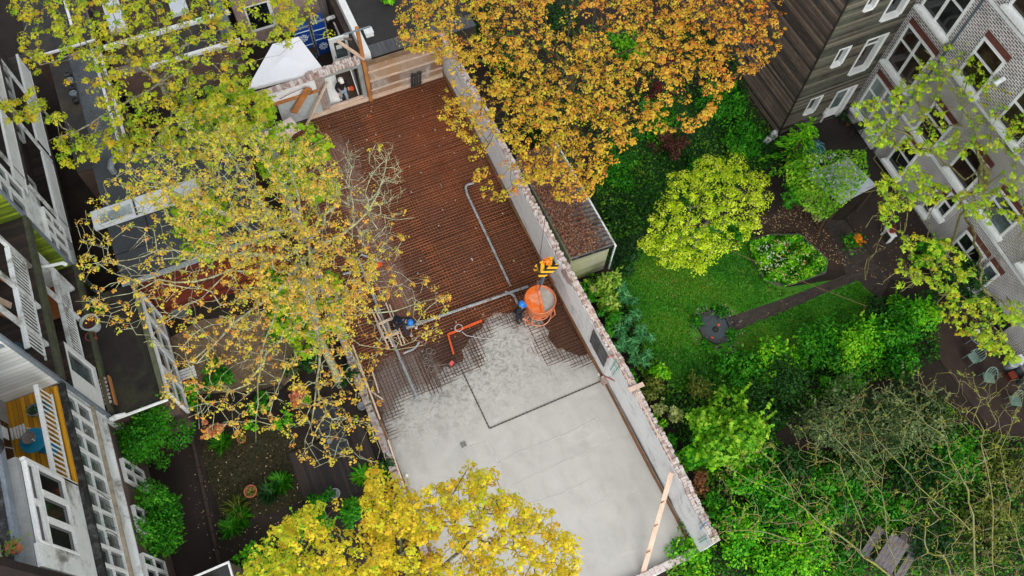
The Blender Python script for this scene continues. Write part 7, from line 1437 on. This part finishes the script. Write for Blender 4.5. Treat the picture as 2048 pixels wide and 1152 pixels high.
gaps = [(130, 170, 55, .9), (170, 230, 40, .85), (60, 160, 36, .7), (380, 80, 30, .7), (420, 120, 30, .5), (560, 140, 60, .85), (500, 30, 50, .6), (100, 90, 25, .6), (632, 95, 48, .97), (560, 140, 50, .9), (30, 120, 30, .7)]
pts = scatter(poly, 880, zf, gaps); m_mg = leafmat('yellow_green_maple_leaf', [S(192, 148, 36), S(200, 180, 40), S(184, 188, 38), S(148, 174, 28), S(104, 150, 20)], .32)
tree('yellow_maple', 'spreading maple with yellow green leaf tufts over the flat roofs at the top left', b0, trunk, limbs, pts, m_mg, m_bark4, per=26, rad=.215, leaf=.09, wig=.2, step=.35, r_tip=.008, tint=lambda c: RNG.normal(size=len(c)) * .17 + .48)
# ---- lime green young trees beside the site wall
for (poly, n, z0, z1, bx, lab, nm) in (([(540, 260), (620, 250), (660, 290), (650, 340), (700, 380), (640, 400), (560, 390), (520, 340)], 150, 5.2, 7.2, (610, 345), 'lime green young maple beside the far left corner of the pit', 'young_maple'), ([(360, 190), (470, 165), (540, 195), (565, 260), (540, 290), (440, 290), (360, 250)], 160, 5.0, 7.4, (500, 250), 'bright green maple under the yellow one by the white tent', 'young_maple'), ([(340, 400), (440, 380), (470, 440), (420, 520), (360, 500)], 90, 4.5, 6.5, (430, 470), 'green young tree growing under the lichen maple by the red boarded wall', 'young_maple'), ([(560, 560), (680, 540), (690, 680), (600, 720), (540, 650)], 110, 3.5, 6, (620, 640), 'green undergrowth sapling beneath the trunk of the lichen maple', 'young_maple')):
    c = P(*bx, z0); b0 = Vector((c.x, c.y, 0)); zf = lambda x, y: random.uniform(z0, z1); pts = scatter(poly, n, zf); trunk = [b0, b0 + Vector((.05, 0, z0 * .5)), b0 + Vector((0, .05, z0 * .85))]
    tree(nm, lab, b0, trunk, [], pts, leafmat('lime_maple_leaf_%d' % n, [S(96, 146, 12), S(132, 178, 18), S(172, 198, 26), S(196, 198, 40)], .3), m_bark4, per=15, rad=.24, leaf=.15, wig=.15, r_max=.1)
# ---- orange maple at the top
b0 = P(1128, 290, 0); trunk = [b0, b0 + Vector((.05, 0, 2)), b0 + Vector((.0, .1, 4)), b0 + Vector((.1, .1, 5.5))]; B = V(b0)
limbs = [[B + (-1, .5, 6.5), B + (-2.5, 1, 7.6), B + (-4.2, 1, 8.4)], [B + (1.2, .6, 6.5), B + (3, 1, 7.8), B + (5, .6, 8.6)], [B + (.2, 1.2, 6.8), B + (.4, 3, 8.2), B + (.6, 5, 9)], [B + (.4, -1, 6.4), B + (.6, -2.2, 7.2), B + (.4, -3.4, 7.4)], [B + (-.8, -1, 6.4), B + (-2.2, -2, 7.2), B + (-3.2, -2.6, 7.2)], [B + (1.2, -.8, 6.6), B + (2.8, -1.4, 7.4)], [B + (-.9, 1.6, 7), B + (-2.4, 3, 8.4)], [B + (1.5, 1.8, 7), B + (3.2, 3, 8.4)]]
cx, cy = V(P(1150, 130, 8))[:2]
zf = lambda x, y: 8.2 + random.uniform(-2.4, 1.9) - 1.6 * (((x - 1170) / 420) ** 2 + ((y - 100) / 300) ** 2)
poly = [(790, 30), (800, 95), (860, 108), (900, 150), (885, 200), (875, 235), (935, 285), (945, 345), (960, 385), (1000, 430), (1020, 410), (1060, 365), (1090, 365), (1120, 405), (1180, 395), (1205, 365), (1250, 300), (1290, 262), (1380, 268), (1430, 225), (1450, 180), (1500, 150), (1545, 118), (1572, 60), (1560, -30), (1500, -60), (850, -60)]
gaps = [(1130, 30, 40, .85), (1190, 40, 26, .8), (1100, 110, 30, .7), (1245, 85, 30, .8), (1300, 180, 26, .8), (960, 160, 30, .6), (1380, 200, 40, .85), (1340, 250, 40, .6), (1010, 230, 22, .7), (1080, 300, 25, .7), (1140, 170, 26, .7), (930, 330, 40, .4), (1010, 330, 40, .8), (930, 50, 30, .6), (1000, 60, 22, .6), (1260, 210, 24, .6), (1420, 60, 26, .6), (1180, 250, 24, .6), (1480, 110, 26, .6), (970, 300, 40, .7), (905, 160, 40, .8), (1000, 400, 40, .6)]
pts = scatter(poly, 3000, zf, gaps); m_mo = leafmat('orange_maple_leaf', [S(200, 108, 42), S(216, 148, 48), S(220, 176, 54), S(206, 184, 52), S(164, 170, 42)], .28)
def tint2(c):
    k = (c[:, 0] - 6) * .02; return RNG.normal(size=len(c)) * .17 + .62 - k
tree('orange_maple', 'large maple with a dense orange and gold crown at the top behind the white wall', b0, trunk, limbs, pts, m_mo, m_bark2, per=16, rad=.185, leaf=.078, wig=.16, step=.4, r_tip=.008, r_max=.3, tint=tint2)
# ---- yellow maple at the bottom
c = P(820, 1120, 11); b0 = Vector((c.x - .6, c.y - 1.2, 0)); trunk = [b0, b0 + Vector((.1, 0, 3)), b0 + Vector((.2, .2, 6)), b0 + Vector((.3, .4, 8.2))]; B = V(b0)
zf = lambda x, y: 11.6 + random.uniform(-2.2, 1.0) - 1.5 * (((x - 820) / 340) ** 2 + ((y - 1150) / 240) ** 2)
poly = [(480, 1140), (520, 1090), (560, 1040), (600, 1030), (630, 995), (670, 1000), (690, 1040), (720, 1030), (735, 970), (740, 935), (790, 940), (800, 965), (850, 985), (870, 960), (905, 965), (930, 925), (955, 940), (990, 945), (1010, 985), (1040, 1000), (1060, 1020), (1090, 1015), (1120, 1030), (1110, 1060), (1150, 1080), (1155, 1130), (1130, 1200), (1100, 1260), (480, 1260)]
gaps = [(700, 1040, 38, .9), (660, 1030, 30, .8), (1040, 960, 30, .7), (880, 1020, 16, .6), (985, 1060, 22, .8), (1020, 1120, 26, .7), (720, 1110, 22, .5), (900, 1120, 20, .6), (800, 1080, 18, .5), (840, 1010, 16, .6), (1070, 1080, 20, .6), (1040, 1140, 30, .6)]
pts = scatter(poly, 1450, zf, gaps); m_my = leafmat('golden_maple_leaf', [S(212, 160, 44), S(226, 192, 44), S(230, 210, 50), S(214, 212, 46), S(160, 190, 30)], .3)
limbs = [[B + (-1, .8, 9.2), B + (-2.6, 1.4, 10)], [B + (1, .8, 9.4), B + (2.4, 1.2, 10.4)], [B + (.4, 1.6, 9.6), B + (.8, 3, 10.6)], [B + (-.4, 1.8, 9.6), B + (-1.2, 3.2, 10.4)], [B + (1.4, 2, 9.8), B + (2.8, 2.8, 10.6)]]
tree('golden_maple', 'golden yellow maple crown seen from right above at the bottom of the picture', b0, trunk, limbs, pts, m_my, m_bark4, per=20, rad=.18, leaf=.082, wig=.14, step=.35, r_tip=.0085, tint=lambda c: RNG.normal(size=len(c)) * .16 + .46 + np.clip((-1.2 - c[:, 0]) * .12, 0, .3))
# ---- lime tree in the right garden
c = P(1415, 425, 3.0); b0 = Vector((c.x, c.y - .1, 0)); trunk = [b0, b0 + Vector((0, 0, .8)), b0 + Vector((.05, 0, 1.5))]
zf = lambda x, y: 4.2 * math.sqrt(max(.12, 1 - (((x - 1412) / 150) ** 2 + ((y - 428) / 135) ** 2) * .8)) + random.uniform(-.8, .25)
poly = [(1278, 480), (1300, 455), (1298, 420), (1330, 380), (1340, 350), (1380, 345), (1410, 315), (1450, 318), (1480, 310), (1500, 340), (1535, 355), (1540, 400), (1520, 430), (1530, 460), (1500, 470), (1470, 500), (1440, 505), (1400, 545), (1360, 535), (1320, 545), (1310, 510), (1285, 505)]
gaps = [(1460, 470, 26, .7), (1350, 440, 22, .5), (1440, 385, 20, .45), (1400, 420, 16, .5), (1490, 420, 18, .5), (1390, 490, 18, .6), (1320, 420, 20, .6)]
pts = scatter(poly, 480, zf, gaps)
tree('lime_tree', 'small round tree with bright yellow lime leaves in the middle of the right garden', b0, trunk, [], pts, LMat('lime'), m_bark4, per=26, rad=.24, leaf=.095, shape=OVAL, wig=.1, step=.3, r_max=.09, droop=-.6, tint=lambda c: RNG.normal(size=len(c)) * .16 + .5)
# ---- sparse yellow tree in front of the brick house
b0 = P(1868, 470, 0); trunk = [b0, b0 + Vector((.05, -.05, 1.2)), b0 + Vector((.1, -.15, 2.6)), b0 + Vector((.0, -.3, 4.2))]
limbs = [limbpx((1965, 330, 5.5), (1940, 240, 7), (1890, 150, 8.2), (1850, 100, 8.8)), limbpx((1960, 340, 5.5), (1990, 250, 7), (2000, 150, 8), (1990, 60, 9)), limbpx((1960, 380, 5), (2020, 330, 6), (2070, 250, 7)), limbpx((1930, 360, 5), (1860, 300, 6.4), (1790, 260, 7.4), (1735, 235, 8)), limbpx((1920, 400, 4.6), (1850, 380, 5.6), (1800, 400, 6.4), (1770, 450, 6.8), (1730, 560, 7)), limbpx((1930, 420, 4.5), (1950, 470, 5), (1960, 560, 6), (1990, 640, 6.5), (2030, 700, 6.8)), limbpx((1920, 430, 4.4), (1900, 500, 5.2), (1860, 540, 6), (1880, 590, 6.4))]
zf = lambda x, y: 6.8 + random.uniform(-1.6, 1.6)
A1 = scatter([(1700, 210), (1780, 190), (1840, 120), (1900, 90), (1960, 20), (2060, 10), (2060, 260), (2000, 300), (1900, 320), (1800, 300), (1740, 290)], 520, zf, [(1950, 250, 60, .8), (2020, 200, 40, .6), (1800, 240, 40, .5), (1880, 230, 50, .7)])
A2 = scatter([(1750, 350), (1830, 330), (1900, 380), (1860, 420), (1800, 420), (1790, 460), (1760, 440)], 120, zf); A6 = scatter([(1900, 90), (1960, 10), (2060, 0), (2060, 340), (1960, 320), (1920, 220)], 200, zf); A3 = scatter([(1800, 460), (1900, 480), (1960, 560), (1890, 600), (1850, 560), (1800, 580), (1790, 540)], 110, zf); A4 = scatter([(1880, 580), (1960, 600), (2040, 600), (2048, 660), (1990, 650), (2040, 720), (2010, 730), (1940, 680), (1880, 640)], 130, zf); A5 = scatter([(1900, 400), (2060, 300), (2060, 460), (1960, 450)], 100, zf)
tw = scatter([(1720, 200), (1960, 60), (2060, 100), (2060, 720), (1900, 620), (1720, 560)], 260, zf)
tree('yellow_green_tree', 'sparse tree with yellow green leaf tufts before the brick house', b0, trunk, limbs, np.concatenate([A1, A2, A3, A4, A5, A6]), leafmat('lemon_leaf', [S(196, 160, 34), S(190, 192, 38), S(172, 200, 40), S(134, 184, 32), S(90, 152, 22)], .3), bark('olive_bark', S(112, 104, 60), S(70, 60, 42), S(142, 142, 84), .4), per=15, rad=.16, leaf=.095, wig=.22, step=.35, r_tip=.009, r_max=.17, twigs=tw, tint=lambda c: RNG.normal(size=len(c)) * .14 + .5)
# ---- bare tree at the bottom right
T = P(1905, 1235, 4.5); b0 = Vector((T.x, T.y, 0)); trunk = [b0, b0 + Vector((.05, 0, 1.5)), b0 + Vector((0, .05, 3)), T]
limbs = [limbpx((1800, 1172, 5), (1750, 1128, 5.6), (1660, 1060, 6.2), (1590, 1003, 6.8), (1500, 962, 7.2), (1443, 928, 7.6)), limbpx((1660, 1080, 6), (1590, 1086, 6.6), (1500, 1060, 7), (1420, 1066, 7.4)), limbpx((1590, 1003, 6.8), (1560, 940, 7.2), (1520, 900, 7.5)), limbpx((1950, 1150, 4.8), (1947, 1055, 5.2), (1937, 981, 6), (1900, 915, 6.8), (1880, 865, 7.2), (1833, 825, 7.6), (1813, 818, 7.8), (1760, 775, 8)), limbpx((1833, 825, 7.6), (1830, 780, 7.8)),
         limbpx((1940, 1060, 5.2), (1880, 1010, 5.8), (1820, 948, 6.6), (1790, 918, 7), (1755, 880, 7.4), (1735, 845, 7.7)), limbpx((1790, 1150, 4.8), (1772, 1060, 5.4), (1763, 985, 6.2), (1730, 945, 6.8), (1700, 905, 7.2), (1672, 878, 7.5)), limbpx((1763, 985, 6.2), (1770, 930, 6.8), (1745, 860, 7.4)), limbpx((1990, 1160, 4.8), (1985, 1060, 5.5), (1985, 1000, 6.2), (1975, 940, 6.8), (1962, 890, 7.2), (1962, 800, 7.6), (1948, 765, 7.8)), limbpx((2060, 1160, 5), (2030, 1060, 5.8), (2012, 970, 6.6), (2000, 900, 7.2), (2030, 830, 7.6)), limbpx((1760, 1120, 5.4), (1705, 1000, 6.4), (1680, 930, 7), (1600, 900, 7.4))]
zf = lambda x, y: 7.4 + random.uniform(-1.2, 1.0)
poly = [(1430, 930), (1520, 870), (1640, 830), (1680, 790), (1760, 760), (1840, 740), (1960, 740), (2060, 760), (2060, 1152), (1800, 1160), (1700, 1150), (1600, 1110), (1500, 1080), (1420, 1090), (1440, 1010)]
pts = scatter(poly, 480, zf); tw = scatter(poly, 620, zf)
tree('bare_tree', 'almost bare tree with pale yellow lichen branches over the bottom right garden', b0, trunk, limbs, pts, leafmat('bud_leaf', [S(112, 86, 58), S(126, 112, 50), S(140, 146, 44), S(132, 166, 40)], .3), m_bark3, per=6, rad=.11, leaf=.07, shape=OVAL, wig=.28, step=.2, r_tip=.0052, r_max=.1, twigs=tw, expo=.4, tint=lambda c: RNG.normal(size=len(c)) * .3 + .35)
# ---- undergrowth on open soil, too fine to count
t = thing('undergrowth', 'low green undergrowth covering the soil between the bushes', 'ground cover', (0, 0, 0)); t['kind'] = 'stuff'
zf = lambda x, y: random.uniform(.02, .45)
A = [scatter(pl, n, zf) for pl, n in (([(1170, 540), (1240, 560), (1290, 690), (1340, 740), (1290, 760), (1200, 620)], 1500), ([(1310, 780), (1420, 720), (1560, 720), (1760, 640), (1880, 560), (1880, 720), (1760, 760), (1640, 800), (1560, 860), (1480, 960), (1400, 960)], 9000), ([(1380, 960), (1500, 900), (1760, 900), (1860, 780), (1960, 860), (2060, 880), (2060, 1152), (1330, 1152)], 14000), ([(950, 60), (1500, 30), (1540, 250), (1250, 330), (1100, 330), (1000, 200)], 5500), ([(1180, 340), (1320, 300), (1560, 250), (1560, 330), (1300, 460), (1220, 480)], 3500))]
pos = np.concatenate(A); n = len(pos); leaves('ground_leaves', pos, RNG.normal(size=(n, 3)) * .5 + [0, 0, .8], .13, np.clip(.4 + .35 * np.sin(pos[:, 0] * 1.3) * np.sin(pos[:, 1] * 1.1 + pos[:, 0] * .4) + RNG.normal(size=n) * .25, 0, 1), LMat('ground'), t)['kind'] = 'stuff'
t = thing('fallen_leaves', 'fallen pale petals and brown leaves scattered over paths, lawn and paving', 'fallen leaves', (0, 0, 0)); t['kind'] = 'stuff'
A = [scatter(pl, n, lambda x, y: .03) for pl, n in (([(1510, 430), (1600, 400), (1700, 520), (1760, 560), (1560, 480)], 500), ([(1300, 480), (1700, 540), (1780, 640), (1500, 780), (1300, 700)], 160), ([(1690, 430), (1850, 420), (1880, 520), (1760, 560)], 120), ([(320, 700), (560, 620), (600, 740), (380, 790)], 300), ([(330, 880), (440, 860), (620, 900), (600, 1100), (420, 1120)], 260))]
pos = np.concatenate(A); n = len(pos); leaves('leaf_scatter', pos, RNG.normal(size=(n, 3)) * .2 + [0, 0, 1], .07, RNG.uniform(0, 1, n), leafmat('fallen_petal', [S(110, 74, 52), S(160, 124, 84), S(206, 186, 150)], .1), t)['kind'] = 'stuff'
